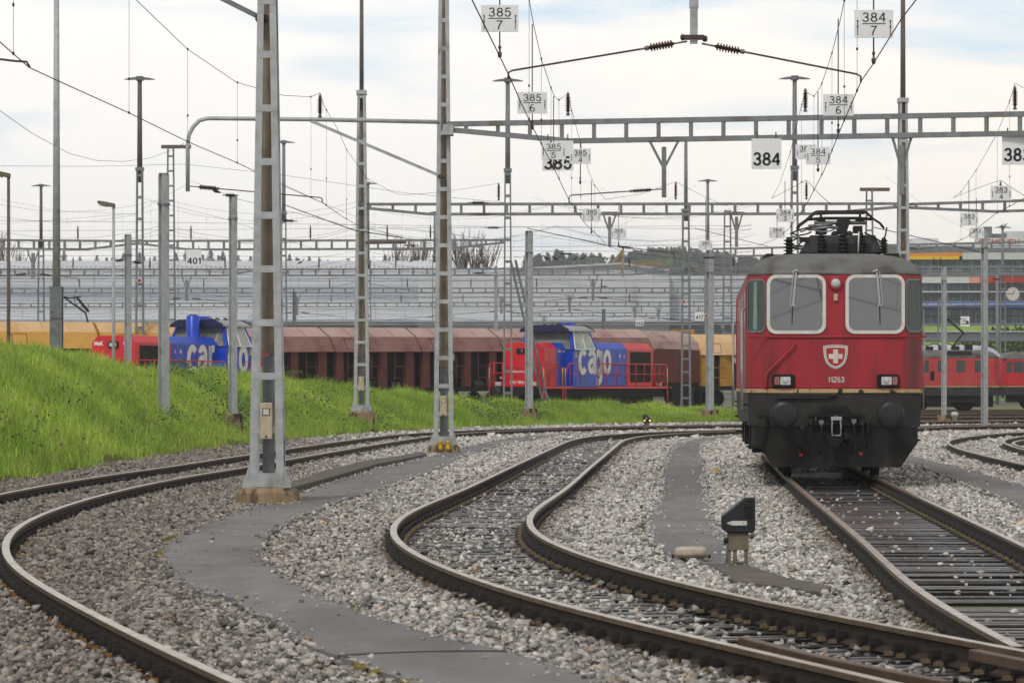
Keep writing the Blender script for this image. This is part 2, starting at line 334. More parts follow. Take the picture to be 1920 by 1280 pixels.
# ================================================================ track alignments (plan, metres)
def rail_pts(px): return [tuple(G(*p))[:2] for p in px]
def offset_pts(pts, d):
    q = np.array(pts, float); return [tuple(p) for p in (q + normals2(q)*d)]
T1N = rail_pts([(440,1277),(300,1215),(175,1150),(100,1110),(37,1077),(7,1052),(1,1035),(5,1015),(15,995),(37,980),(62,968),(100,954),(150,937),(250,912),(350,892),(467,874),(537,861),(630,845),(730,828),(812,816),(855,812),(955,806),(1160,800),(1375,796)])
MLR = rail_pts([(1665,1275),(1565,1250),(1435,1222),(1335,1200),(1210,1172),(1085,1145),(957,1110),(905,1092),(830,1065),(767,1035),(740,1020),(726,1002),(732,980),(760,960),(870,917),(960,874),(1067,825),(1110,816),(1172,812)])
LLR = rail_pts([(1920,1215),(1877,1197),(1815,1165),(1740,1122),(1690,1085),(1652,1042),(1615,1010),(1552,957),(1515,927),(1472,890)])
GA = 1.507
def centre(pts, d, pre, post, win=2.5):
    return smooth_path(pre + offset_pts(pts, d) + post, 0.5, win)
C1 = centre(T1N, GA/2, [(1.2, 4.5), (-0.35, 10.5)], [(16.0, 136.5), (30, 147), (52, 160)])
C2 = centre(MLR, -GA/2, [(6.0, 5.0), (3.95, 12.5)], [(5.2, 106.3), (8.6, 112.3), (16, 121), (30, 132), (55, 147)])
C3 = centre(LLR, -GA/2, [(3.9, 10), (3.75, 14.5)], [(6.63, 75), (8.9, 95), (12.4, 113), (18, 126), (32, 140), (55, 153)])
C4 = smooth_path([(9.6, 20), (9.9, 40), (10.75, 62), (11.6, 78), (13.0, 91), (17.0, 106), (26, 118), (45, 131)], 0.5, 4)
C5 = smooth_path([(12.4, 50), (12.75, 70), (14.2, 88), (18.5, 101), (27, 111), (45, 122)], 0.5, 4)
FAR = [smooth_path([(15, y), (30, y + s_), (70, y + s_*3)], 1.0, 0) for y, s_ in ((141, 1.0), (158, 1.0), (176, 1.0), (190.5, 0.6), (204, 0.4))]
BZ = -0.165                                   # top of the ballast bed
# ================================================================ ground, bank, paths
TOE = [(-7.6, 0), (-8.6, 15), (-9.0, 30), (-9.0, 45), (-8.95, 55.4), (-8.9, 70), (-8.3, 85), (-7.1, 98), (-5.3, 113), (-2.4, 126), (0.6, 134.5), (5, 141), (10.3, 147), (14, 150), (17.5, 152.5)]
CRE = [(-13.0, 0, 2.45), (-13.2, 15, 2.45), (-13.4, 40, 2.45), (-13.6, 62, 2.45), (-13.5, 84, 2.45), (-13.5, 94, 2.43), (-13.05, 103, 2.15), (-11.4, 112, 1.92), (-9.5, 119, 1.82), (-8.6, 123, 1.65), (-5.7, 131, 1.25), (-1.4, 142, 0.72), (3.5, 149, 0.5), (10.9, 157, 0.35), (14, 158, 0.2), (18, 157.5, -0.1)]
NB = 240
def resamp(pts, n):
    p = np.array(pts, float); d = np.r_[0, np.cumsum(np.linalg.norm(np.diff(p[:, :2], axis=0), axis=1))]; t = np.linspace(0, d[-1], n)
    q = np.c_[tuple(np.interp(t, d, p[:, i]) for i in range(p.shape[1]))]
    g = np.exp(-0.5*(np.arange(-12, 13)/5.0)**2); g /= g.sum(); a = np.r_[np.repeat(q[:1], 12, 0), q, np.repeat(q[-1:], 12, 0)]
    return np.c_[tuple(np.convolve(a[:, i], g, 'valid') for i in range(q.shape[1]))]
toe = resamp([p + (BZ - 0.02,) for p in TOE], NB); cre = resamp(CRE, NB)
_d = cre - toe; _n = _d[:, :2]/np.linalg.norm(_d[:, :2], axis=1)[:, None]
def bank_pt(i, t, jit=None):
    """t 0 toe .. 1 crest .. 1.5 behind the crest"""
    u = np.clip(t, 0, 1); z = toe[i, 2] + (cre[i, 2]-toe[i, 2])*(u*1.15 - 0.15*u*u*u); xy = toe[i, :2] + _d[i, :2]*u[:, None]
    b = np.clip(t-1, 0, None); xy = xy + _n[i]*(b*9.0)[:, None]; z = z + (0.02 - z)*np.clip(b*1.9, 0, 1)**1.3
    return np.c_[xy, z]
NT = 26; tt = np.r_[np.linspace(0, 1, 16), np.linspace(1.07, 1.9, NT-16)]
bv = np.concatenate([bank_pt(np.arange(NB), np.full(NB, t)) for t in tt])
amp = np.repeat(np.where((tt > 0.02) & (tt < 1.4), 1.0, 0.0), NB)
bv[:, 2] += amp*0.10*(np.sin(bv[:, 1]*0.9 + bv[:, 0]*1.3) + np.sin(bv[:, 1]*0.37 - bv[:, 0]*0.8))
ii, jj = np.meshgrid(np.arange(NB-1), np.arange(NT-1)); ii = ii.ravel(); jj = jj.ravel()
bf = np.c_[jj*NB+ii, jj*NB+ii+1, (jj+1)*NB+ii+1, (jj+1)*NB+ii]
tag(npmesh('embankment', bv, bf, ['soil'], smooth=True), kind='structure')
g = MB(); g.add([(-900, -60, BZ-0.05), (900, -60, BZ-0.05), (900, 1500, BZ-0.05), (-900, 1500, BZ-0.05)], [(0, 1, 2, 3)])
tag(g.build('ground', 'yard_ground'), kind='structure')
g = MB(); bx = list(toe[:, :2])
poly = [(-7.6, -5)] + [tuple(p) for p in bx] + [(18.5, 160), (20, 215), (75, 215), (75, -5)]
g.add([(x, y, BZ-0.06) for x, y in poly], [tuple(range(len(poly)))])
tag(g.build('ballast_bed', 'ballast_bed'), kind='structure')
def px_poly(l, z=0.0): return [tuple(G(x, y, z))[:2] for x, y in l]
PZ = -0.125
PA = px_poly([(760,1276),(675,1245),(630,1229),(580,1215),(512,1157),(465,1150),(437,1120),(362,1105),(322,1080),(303,1055),(297,1030),(325,1010),(375,985),(437,965),(470,950),(557,942),(562,925),(642,897),(700,881),(755,868),(810,854),(865,840),(905,830),(955,821),(1050,813),(1140,808.6),
              (1140,810.5),(1050,816.5),(960,829),(917,840),(867,855),(805,885),(730,912),(642,937),(590,959),(562,967),(535,985),(508,1000),(492,1020),(492,1035),(517,1067),(567,1100),(622,1122),(680,1147),(755,1170),(855,1202),(957,1220),(1010,1236),(1110,1270)], PZ)
PA = PA[:] + [(1.3, 13.0), (-0.2, 13.0)]
PB = px_poly([(1395,1058),(1250,1054),(1222,1020),(1212,997),(1210,985),(1225,960),(1242,890),(1257,840),(1275,830),(1310,822),(1362,817),(1420,813),(1420,816),(1372,820),(1335,824),(1317,832),(1315,850),(1317,865),(1325,915),(1337,960),(1350,1000),(1368,1030)], PZ)
PC = px_poly([(1640,838),(1690,847),(1720,857),(1815,880),(1920,910),(2080,955),(2080,1010),(1920,953),(1865,932),(1790,900),(1735,877),(1680,862),(1640,850)], PZ)
def jitter(poly, step=0.3, amp=0.022):
    p = np.array(poly); o = []
    for i in range(len(p)):
        a, b = p[i], p[(i+1) % len(p)]; n = max(1, int(np.linalg.norm(b-a)/step))
        for k in range(n): o.append(a + (b-a)*k/n)
    o = np.array(o); g_ = np.array([.25, .5, .25]); o = np.c_[tuple(np.convolve(np.r_[o[-1:, i], o[:, i], o[:1, i]], g_, 'valid') for i in (0, 1))]
    return [tuple(q) for q in o + RNG.normal(0, amp, o.shape)]
PATHS = []
for pl in (PA, PB, PC):
    pj = jitter(pl); PATHS.append(pj); m = MB()
    m.prism([(x, y) for x, y in pj], ((0, 0, 0), (1, 0, 0), (0, 1, 0), (0, 0, 1)), BZ-0.2, PZ)
    tag(m.build('path', 'asphalt'), kind='structure')
_q = C3[(C3[:, 1] > 17) & (C3[:, 1] < 75)]; _n3 = normals2(_q); m = MB()
mat('oily_bed', '#1f1c1a', '#151311', scale=3, rough=0.85, bump=0.5, bscale=60, c3='#332e2a', s3=1.2)
m.add([(a[0]+k[0]*1.28, a[1]+k[1]*1.28, BZ-.054) for a, k in zip(_q, _n3)] + [(a[0]-k[0]*1.28, a[1]-k[1]*1.28, BZ-.054) for a, k in zip(_q, _n3)], [(i, i+1, len(_q)+i+1, len(_q)+i) for i in range(len(_q)-1)])
tag(m.build('track_ground', 'oily_bed'), kind='structure')
mat('tar', '#3b3a3b', '#525152', scale=8, rough=.9)
for l_, wd_ in (([(628, 1229), (700, 1223), (800, 1219), (960, 1220.5)], .05), ([(306, 1060), (400, 1059.5), (508, 1060)], .014)):
    q_ = smooth_path([tuple(G(x, y, PZ))[:2] for x, y in l_], .15, .3); q_ = q_ + RNG.normal(0, .008, q_.shape); k_ = normals2(q_); m = MB(); w__ = wd_*RNG.uniform(.5, 1.3, len(q_))
    m.add([(a[0]+k[0]*w, a[1]+k[1]*w, PZ+.004) for a, k, w in zip(q_, k_, w__)] + [(a[0]-k[0]*w, a[1]-k[1]*w, PZ+.004) for a, k, w in zip(q_, k_, w__)], [(i, i+1, len(q_)+i+1, len(q_)+i) for i in range(len(q_)-1)]); tag(m.build('path_joint', 'tar'), kind='structure')
# raised cable trough beside the left path
tr_top = px_poly([(537,907),(617,880),(692,862),(747,855),(792,847),(800,851),(752,861),(705,870),(630,892),(545,915)], -0.06)
m = MB(); m.prism(tr_top, ((0, 0, 0), (1, 0, 0), (0, 1, 0), (0, 0, 1)), -0.2, -0.05)
o = m.build('cable_trough', 'slab', bevel=0.01); tag(o, 'low grey concrete cable trough cover lying between the left path and the curved track', 'cable trough')
sl = px_poly([(1338,1062),(1400,1060),(1478,1084),(1560,1100),(1545,1112),(1450,1098),(1380,1090)], -0.13)
m = MB(); m.prism(sl, ((0, 0, 0), (1, 0, 0), (0, 1, 0), (0, 0, 1)), -0.22, -0.12)
o = m.build('foundation_slab', 'slab', bevel=0.01); tag(o, 'dirty brown concrete slab half buried in ballast in front of the dwarf signal with the arrow', 'slab')
# moss on path edges
mat('moss', '#8a7a22', '#6b6320', scale=30, rough=1.0)
m = MB()
for cx, cy, nn, rx in ((301,1040,46,4),(330,1009,20,9),(675,1248,16,7),(705,1259,16,9),(770,1276,14,10),(1211,992,9,2),(664,1138,6,6)):
    for k in range(nn):
        q = G(cx + RNG.normal(0, rx), cy + RNG.normal(0, 4), PZ); r = RNG.uniform(0.006, 0.02)
        m.lathe((q.x, q.y, PZ-0.01), (0, 0, 1), [(0, r), (0.01, r*0.9), (0.018, r*0.4)], 5)
tag(m.build('moss', 'moss'), kind='stuff')
# ================================================================ ballast stones
def stone_base(sub):
    bm = bmesh.new(); bmesh.ops.create_icosphere(bm, subdivisions=sub, radius=1.0); v = np.array([p.co[:] for p in bm.verts]); f = np.array([[q.index for q in p.verts] for p in bm.faces]); bm.free(); return v, f
def chunk():
    v = np.array([(x, y, z) for x in (-1, 1) for y in (-1, 1) for z in (-1, 1)], float)*0.66; v[4:, 1:] *= .7; f = np.array([(0,1,3),(0,3,2),(4,6,7),(4,7,5),(0,4,5),(0,5,1),(2,3,7),(2,7,6),(0,2,6),(0,6,4),(1,5,7),(1,7,3)]); return v, f
def octa(): return np.array([(1,0,0),(-1,0,0),(0,1,0),(0,-1,0),(0,0,1),(0,0,-1)], float), np.array([(0,2,4),(2,1,4),(1,3,4),(3,0,4),(2,0,5),(1,2,5),(3,1,5),(0,3,5)])
def scatter(pts, size, base, zoff, tints):
    v, f = base; n = len(pts); nv = len(v)
    q = RNG.normal(size=(n, 4)); q /= np.linalg.norm(q, axis=1)[:, None]; w_, x, y, z = q.T
    Rm = np.stack([1-2*(y*y+z*z), 2*(x*y-z*w_), 2*(x*z+y*w_), 2*(x*y+z*w_), 1-2*(x*x+z*z), 2*(y*z-x*w_), 2*(x*z-y*w_), 2*(y*z+x*w_), 1-2*(x*x+y*y)], 1).reshape(n, 3, 3)
    sc_ = size[:, None]*RNG.uniform(0.5, 1.45, (n, 3)); pv = v[None]*(1 + np.clip(RNG.normal(0, 0.26, (n, nv, 1)), -0.6, 0.6))*sc_[:, None, :]
    pv = np.einsum('nij,nkj->nki', Rm, pv); pv[:, :, 2] *= 0.75; pv[:, :, 0] += pts[:, None, 0]; pv[:, :, 1] += pts[:, None, 1]; pv[:, :, 2] += zoff[:, None]
    ff = (f[None] + (np.arange(n)*nv)[:, None, None]).reshape(-1, 3)
    tt_ = np.repeat(tints, len(f), 0); return pv.reshape(-1, 3), ff, tt_
TRK = [C1, C2, C3, C4, C5]
def nz(x, y): return (np.sin(x*0.9+y*0.31)+np.sin(y*0.53-x*0.6+1.3)+np.sin(x*0.37+y*0.17+2.1)+np.sin(y*0.21+x*1.7))/4
def arc_pos(pts, q):
    d = np.r_[0, np.cumsum(np.hypot(*np.diff(q, axis=0).T))]; return np.interp(pts[:, 1], q[:, 1], d)
def field(y0, y1, dens, smin, smax, base, half=0.23):
    n = int(dens*half*(y1*y1-y0*y0)); Y = np.sqrt(RNG.uniform(y0*y0, y1*y1, n)); X = RNG.uniform(-half, half, n)*Y; p = np.c_[X, Y]
    tx = np.interp(Y, toe[:, 1], toe[:, 0]); keep = X > tx + RNG.normal(-0.05, 0.15, n)
    if y1 > 126: keep &= (Y < np.interp(X, toe[150:, 0], toe[150:, 1])) | (X > 17.5)
    onp = np.zeros(n, bool)
    for pl in PATHS:
        ins = inside(p + RNG.normal(0, 0.045, p.shape), pl); edge = ~inside(p + RNG.normal(0, 0.16, p.shape), pl); keep &= ~(ins & ~((edge & (RNG.random(n) < .05)) | (RNG.random(n) < 0.0025))); onp |= inside(p, pl)
    for pl in (tr_top, sl): keep &= ~inside(p, pl)
    size = RNG.uniform(smin, smax, n)*RNG.choice([0.7, 1, 1, 1.25], n); z = np.full(n, BZ-.01) + RNG.normal(0.0, 0.018, n); size = np.where(onp, size*.6, size); z = np.where(onp, PZ+size*.3, z)
    for k, c in enumerate(TRK):
        d = dist_path(p, c); near = np.abs(d-GA/2) < np.where(Y < 42, 0.17, 0.10); keep &= ~(near & ((np.abs(d-GA/2) < .09) | (RNG.random(n) < .8)))
        inn = d < 1.3
        btw = d < 0.70
        if k == 2: keep &= ~(btw & (Y < 64) & (RNG.random(n) < 0.993)); z = np.where(btw & (Y < 64), BZ-0.012, z)
        if k == 1:
            s_ = np.array([p[i, 1] for i in range(n)])*1.0; seg = arc_pos(p, c); on = np.abs(((seg-0.1+0.3) % 0.6)-0.3); onbeam = np.abs(on-0.10) < 0.085
            cover = 0.04+0.42*np.clip(nz(X*3+9, Y*0.5)-0.02, 0, 1); cover = cover*np.where(Y > 40, .5, 1); keep &= ~(btw & onbeam & (Y < 75) & (RNG.random(n) > cover)); z = np.where(btw & (RNG.random(n) < np.where(Y > 40, .96, .92)), z-0.05, z); keep &= ~(btw & (Y > 40) & (RNG.random(n) < .35))
        if k == 0: z = np.where(inn, z+0.01, z)
    p, size, z, X, Y = p[keep], size[keep], z[keep], X[keep], Y[keep]; n = len(p)
    g1 = np.clip(RNG.normal(0.66, 0.24, n), 0.12, 1.05)
    brown = 1/(1+np.exp(-( -X - 0.055*Y*1.0 - 0.2 + RNG.normal(0, .5, n))*1.6))       # rust-brown dust left, by the curved track, deepened to include corner vignetting
    brown = np.maximum(brown, 0.55/(1+np.exp((Y-23)/1.6)))      # browner stones around the turnout, tint also darkens the foreground like vignetting
    for c in TRK[:3]:
        brown = np.maximum(brown, 0.85*np.exp(-((np.abs(dist_path(p, c)-GA/2)-0.12)/0.22)**2))
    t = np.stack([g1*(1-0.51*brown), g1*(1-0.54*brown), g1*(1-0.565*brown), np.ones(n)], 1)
    rr = RNG.random(n); t[rr < 0.03, :3] *= np.array([1.0, 0.74, 0.55]); t[(rr > .93), :3] *= 0.45
    return p, size, z, t
vv, ff, ta = [], [], []; nb = 0
for args in ((14, 34, 780, 0.017, 0.036, chunk()), (34, 60, 560, 0.019, 0.038, chunk()), (60, 98, 170, 0.03, 0.055, octa()), (98, 150, 34, 0.05, 0.1, octa())):
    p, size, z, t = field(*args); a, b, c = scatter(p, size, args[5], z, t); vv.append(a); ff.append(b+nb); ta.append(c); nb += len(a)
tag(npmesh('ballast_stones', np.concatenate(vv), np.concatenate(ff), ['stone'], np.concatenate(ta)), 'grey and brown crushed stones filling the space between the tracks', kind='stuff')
# ================================================================ grass on the bank
mat('grass', '#ffffff', '#e6e6e6', scale=2, rough=0.7, attr='tint', attr_amt=1.0, trans=0.35)
mat('bramble', '#ffffff', '#dddddd', scale=2, rough=0.6, attr='tint', attr_amt=1.0, trans=0.2)
def nz(x, y): return (np.sin(x*0.9+y*0.31)+np.sin(y*0.53-x*0.6+1.3)+np.sin(x*0.37+y*0.17+2.1)+np.sin(y*0.21+x*1.7))/4
def blades(n, t0, t1, hmin, hmax, wd):
    i = RNG.integers(18, NB-4, n); t = RNG.uniform(t0, t1, n); b = bank_pt(i, t); b[:, :2] += RNG.normal(0, 0.25, (n, 2))
    y = b[:, 1]; vis = (np.abs(b[:, 0]/np.maximum(y, 1)) < 0.29) & (b[:, 0] < 16); keep = vis & (RNG.random(n) < np.clip((130/np.maximum(y, 40))**0.6, .5, 1.4)); b = b[keep]; n = len(b)
    b[:, 2] += 0.10*(np.sin(b[:, 1]*0.9 + b[:, 0]*1.3) + np.sin(b[:, 1]*0.37 - b[:, 0]*0.8))*0.9 - 0.03
    q = nz(b[:, 0]*1.4, b[:, 1]*0.9); h = RNG.uniform(hmin, hmax, n)*(1+0.5*q); a = RNG.uniform(0, 2*np.pi, n); ln = RNG.normal(0, 0.35, (n, 2))
    wv = np.c_[np.cos(a), np.sin(a)*0.4]*wd*RNG.uniform(0.7, 1.5, n)[:, None]; up = h[:, None]
    p0 = b.copy(); p0[:, :2] -= wv; p1 = b.copy(); p1[:, :2] += wv; mid = b.copy(); mid[:, :2] += ln*up*0.3; mid[:, 2] += h*0.6
    m0 = mid.copy(); m0[:, :2] -= wv*0.7; m1 = mid.copy(); m1[:, :2] += wv*0.7; tp = b.copy(); tp[:, :2] += ln*up; tp[:, 2] += h*RNG.uniform(0.75, 1, n)
    v = np.stack([p0, p1, m1, m0, tp], 1).reshape(-1, 3); k = np.arange(n)*5
    f = np.concatenate([np.c_[k, k+1, k+2], np.c_[k, k+2, k+3], np.c_[k+3, k+2, k+4]])
    q2 = nz(b[:, 1]*0.7+5, b[:, 0]*1.1) + 0.5*nz(b[:, 0]*4, b[:, 1]*3); mixv = np.clip(0.5+q2*0.55+RNG.normal(0, .22, n), 0, 1)[:, None]
    lo, hi = np.array(S('#7fa838')[:3]), np.array(S('#c6e263')[:3]); c = lo*(1-mixv)+hi*mixv
    dry = RNG.random(n) < 0.07; c[dry] = np.array(S('#bdb272')[:3]); c *= RNG.uniform(0.8, 1.15, (n, 1)); c = np.c_[c, np.ones(n)]
    return v, f, np.tile(c, (3, 1))
v1 = blades(520000, 0.02, 1.25, 0.10, 0.28, 0.008); v2 = blades(26000, 0.75, 1.2, 0.25, 0.5, 0.007)
tag(npmesh('grass', np.concatenate([v1[0], v2[0]]), np.concatenate([v1[1], v2[1]+len(v1[0])]), ['grass'], np.concatenate([v1[2], v2[2]])), 'long bright green grass covering the railway bank', kind='stuff')
# brambles and weeds: small leaf faces in patches
pc = []
for px, py, n, sx, sz in ((385,735,1000,45,30),(450,790,1500,40,26),(340,690,500,30,20),(315,800,420,12,10),(545,790,500,30,20),(600,760,500,35,20),(700,800,700,45,12),(690,735,350,30,12),(740,700,200,15,8),(870,745,350,12,18),(905,770,900,25,20),(950,790,800,30,12),(1010,770,500,25,14),(1080,735,350,25,8),(60,830,220,50,40),(130,760,120,60,20),(230,850,120,50,20),(550,705,250,12,6),(1200,765,250,40,10),(265,655,40,4,3),(280,700,160,30,16),(1330,775,180,14,8),(600,715,300,50,10)):
    pc.append((px, py, n, sx, sz))
bi = np.repeat(np.arange(NB), 40); bt = np.tile(np.linspace(0.02, 1.0, 40), NB); BP = bank_pt(bi, bt); bpx = 960+F*BP[:, 0]/np.maximum(BP[:, 1], 1); bpy_ = HY-F*(BP[:, 2]-H)/np.maximum(BP[:, 1], 1)
lv, lf, lc = [], [], []; nb = 0
for px, py, n, sx, sz in pc:
    cand = np.where((np.abs(bpx-px) < 2*sx) & (np.abs(bpy_-py) < 2*sz) & (BP[:, 1] > 30))[0]
    if len(cand) == 0: continue
    n = int(n*0.6)
    wgt = np.exp(-((bpx[cand]-px)/sx)**2-((bpy_[cand]-py)/sz)**2); c = RNG.choice(cand, n, p=wgt/wgt.sum()); p = BP[c] + RNG.normal(0, (0.22, 0.25, 0.0), (n, 3)); p[:, 2] += RNG.uniform(0.05, 0.5, n)
    s_ = RNG.uniform(0.02, 0.05, n)[:, None]; a = RNG.normal(size=(n, 3)); a /= np.linalg.norm(a, axis=1)[:, None]; b = np.cross(a, RNG.normal(size=(n, 3))); b /= np.linalg.norm(b, axis=1)[:, None]
    v = np.stack([p-a*s_*1.3, p+b*s_*0.7, p+a*s_*1.3, p-b*s_*0.7], 1).reshape(-1, 3); k = np.arange(n)*4+nb; lv.append(v); lf.append(np.c_[k, k+1, k+2, k+3]); nb += n*4
    col = np.array(S('#587540')[:3])*RNG.uniform(0.45, 1.5, (n, 1))*np.array([1, 1, 1]); pk = RNG.random(n) < 0.06; col[pk] = np.array(S('#6b5348')[:3]); lc.append(np.c_[col, np.ones(n)])
tag(npmesh('brambles', np.concatenate(lv), np.concatenate(lf), ['bramble'], np.concatenate(lc)), 'dark leafy brambles creeping through the grass bank', kind='stuff')
# ================================================================ tracks
RAILP = [(-0.036, -0.002), (-0.03, 0.0), (0.03, 0.0), (0.036, -0.002), (0.036, -0.035), (0.010, -0.052), (0.008, -0.135), (0.072, -0.158), (0.072, -0.172), (-0.072, -0.172), (-0.072, -0.158), (-0.008, -0.135), (-0.010, -0.052), (-0.036, -0.035)]
def sweep(m, q, prof, dz=0.0, z_of=None):
    nrm = normals2(q); n = len(prof); vs = []; fs = []
    for i, (p, k) in enumerate(zip(q, nrm)):
        zz = dz + (z_of[i] if z_of is not None else 0)
        for a, b in prof: vs.append((p[0]-k[0]*a, p[1]-k[1]*a, b+zz))
    b0 = len(m.v); m.v += vs
    for i in range(len(q)-1):
        for k in range(n):
            k2 = (k+1) % n; m.f.append([b0+i*n+k, b0+i*n+k2, b0+(i+1)*n+k2, b0+(i+1)*n+k]); m.m.append(0 if k in (0, 1, 2) else (2 if k in (3, 13) else 1)); m.sm.append(False)
    m.f.append([b0+k for k in range(n)][::-1]); m.f.append([b0+(len(q)-1)*n+k for k in range(n)]); m.m += [1, 1]; m.sm += [False, False]
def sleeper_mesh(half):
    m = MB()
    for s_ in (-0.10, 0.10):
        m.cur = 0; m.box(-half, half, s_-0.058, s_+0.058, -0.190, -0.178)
        m.cur = 1; m.box(-half, half, s_-0.05, s_+0.05, -0.29, -0.190)  # pale tops, near-black sides: sky glint and shade put into the steel colours
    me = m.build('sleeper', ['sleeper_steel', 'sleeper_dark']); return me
def clip_mesh(tan):
    m = MB(); fr_ = ((0, 0, 0), (0, 1, 0), (0, 0, 1), (1, 0, 0))
    m.cur = 0; m.prism([(-0.034, -0.178), (0.034, -0.178), (0.028, -0.13), (0.015, -0.09), (-0.015, -0.09), (-0.028, -0.13)], fr_, 0.022, 0.088)
    m.cur = 1; m.prism([(-0.026, -0.178), (0.026, -0.178), (0.024, -0.145), (-0.024, -0.145)], fr_, 0.094, 0.14)
    m.cur = 0; m.box(0.088, 0.17, -0.055, 0.055, -0.178, -0.168)
    return m.build('rail_clip', ['clip_dark', tan])
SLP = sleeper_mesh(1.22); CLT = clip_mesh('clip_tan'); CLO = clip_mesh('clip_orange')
def track(label, q, y0, tan, cut=(0, 999), sl_half=1.22, detail=True, far_mesh=True, flip_orange=False):
    """one railway track: two rails, steel sleepers with rail clips"""
    i0 = int(np.argmin(np.abs(q[:, 1]-max(y0, q[0, 1])))); t = thing('railway_track', label, 'railway track', (q[i0, 0], q[i0, 1], 0))
    n = normals2(q)
    for s_ in (1, -1):
        m = MB(); r = q + n*(GA/2*s_); k = (r[:, 1] >= cut[0]) | (q[:, 0] > 14); sweep(m, r[k], RAILP); m.build('rail', ['rail_top', 'rail_side', 'rail_head'], t)
    if not detail: 
        d = np.r_[0, np.cumsum(np.hypot(*np.diff(q, axis=0).T))]; m = MB()
        for a in np.arange(0, d[-1], 1.2):
            p = np.array([np.interp(a, d, q[:, 0]), np.interp(a, d, q[:, 1])]); k = np.array([np.interp(a, d, n[:, 0]), np.interp(a, d, n[:, 1])]); u = np.array([k[1], -k[0]])
            m.beam((p[0]-k[0]*1.2, p[1]-k[1]*1.2, -0.2), (p[0]+k[0]*1.2, p[1]+k[1]*1.2, -0.2), 0.22, 0.06)
        o = m.build('sleepers', 'sleeper_dark', t); o['kind'] = 'stuff'; return t
    d = np.r_[0, np.cumsum(np.hypot(*np.diff(q, axis=0).T))]; L0 = t.location.copy(); cnt = 0; ncl = 0; far = MB(); farc = MB()
    dirs = np.c_[n[:, 1], -n[:, 0]]
    for a in np.arange(0.1, d[-1], 0.6):
        p = (float(np.interp(a, d, q[:, 0])), float(np.interp(a, d, q[:, 1]))); u = (float(np.interp(a, d, dirs[:, 0])), float(np.interp(a, d, dirs[:, 1])))
        if p[1] < y0 or p[1] > 118: continue
        if abs(p[0]/p[1]) > 0.24 and p[1] < 60: continue
        rz = math.atan2(u[1], u[0]) - math.pi/2
        c, s_ = math.cos(rz), math.sin(rz)
        if cnt < 100:
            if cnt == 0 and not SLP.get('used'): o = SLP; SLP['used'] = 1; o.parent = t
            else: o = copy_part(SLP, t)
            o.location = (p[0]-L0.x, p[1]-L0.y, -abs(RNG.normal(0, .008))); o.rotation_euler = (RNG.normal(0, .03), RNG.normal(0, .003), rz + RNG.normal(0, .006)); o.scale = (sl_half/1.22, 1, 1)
            cnt += 1
        else:
            for w_ in (-0.10, 0.10):
                A = (p[0]+(-sl_half)*c - w_*s_, p[1]+(-sl_half)*s_ + w_*c, -0.185); B = (p[0]+sl_half*c - w_*s_, p[1]+sl_half*s_ + w_*c, -0.185); far.beam(A, B, 0.116, 0.014)
        if p[1] > 75: continue
        for w_ in (-0.10, 0.10):
            for side in (1, -1):
                for io in (1, -1):
                    base = side*GA/2; x = p[0] + base*c - w_*s_; y = p[1] + base*s_ + w_*c; rz2 = rz + (math.pi if io < 0 else 0)
                    src = CLO if (tan == 'o' and p[1] < 30) else CLT
                    if ncl < 100:
                        if not src.get('used'): o = src; src['used'] = 1; o.parent = t
                        else: o = copy_part(src, t)
                        o.location = (x-L0.x, y-L0.y, 0); o.rotation_euler = (0, 0, rz2); ncl += 1
                    else:
                        c2, s2 = math.cos(rz2), math.sin(rz2); me = src.data
                        farc.cur = 0; base_i = len(farc.v)
                        farc.v += [(x + v.co.x*c2 - v.co.y*s2, y + v.co.x*s2 + v.co.y*c2, v.co.z) for v in me.vertices]
                        for pl in me.polygons: farc.f.append([base_i+i for i in pl.vertices]); farc.m.append(pl.material_index); farc.sm.append(False)
    if far.v: far.build('sleepers', 'sleeper_steel', t)['kind'] = 'stuff'
    if farc.v: farc.build('rail_clips', ['clip_dark', 'clip_orange' if tan == 'o' else 'clip_tan'], t)['kind'] = 'stuff'
    return t
track('curved track sweeping along the foot of the grass bank', C1, 14.0, 'o')
track('track with shiny rails winding in an S between the two asphalt paths', C2, 14.0, 't')
track('track with bare dark sleepers on which the red locomotive with the shield stands', C3, 19.0, 't', cut=(18.9, 999), sl_half=1.3)
track('curved track right of the red locomotive bending sharply behind the right path, nearer one', C4, 30, 't', detail=False)
track('short visible bend of track at the right edge, behind and right of the nearer bend', C5, 50, 't', detail=False)
for q, lb in zip(FAR, ('straight yard track behind the post with the concrete block, first of the far rows', 'second straight yard track in front of the parked red locomotives', 'third straight yard track just in front of the parked red locomotives', 'straight yard track under the wheels of the faded red parked locomotive', 'straight yard track under the locomotive at the right edge')):
    track(lb, q, 0, 't', detail=False)
# guard rails of the turnout
def guard(pxs, label, low=-0.09, wd=0.07):
    q = smooth_path([tuple(G(x, y, 0.01))[:2] for x, y in pxs], 0.3, 0.6); m = MB(); prof = [(-wd/2, 0.012), (wd/2, 0.012), (wd/2, low), (-wd/2, low)]
    nrm = normals2(q); vs = [[(p[0]-k[0]*a, p[1]-k[1]*a, b) for a, b in prof] for p, k in zip(q, nrm)]; m.loft(vs)
    o = m.build('guard_rail', 'rail_worn', bevel=0.006); tag(o, label, 'guard rail')
guard([(1392, 1193), (1420, 1202), (1500, 1222), (1600, 1243), (1700, 1262), (1775, 1276)], 'long rust brown guard rail lying inside the S shaped track')
guard([(1826, 1217), (1870, 1226), (1925, 1237), (1990, 1250)], 'short dark brown guard rail beside the rail junction', low=-0.05)
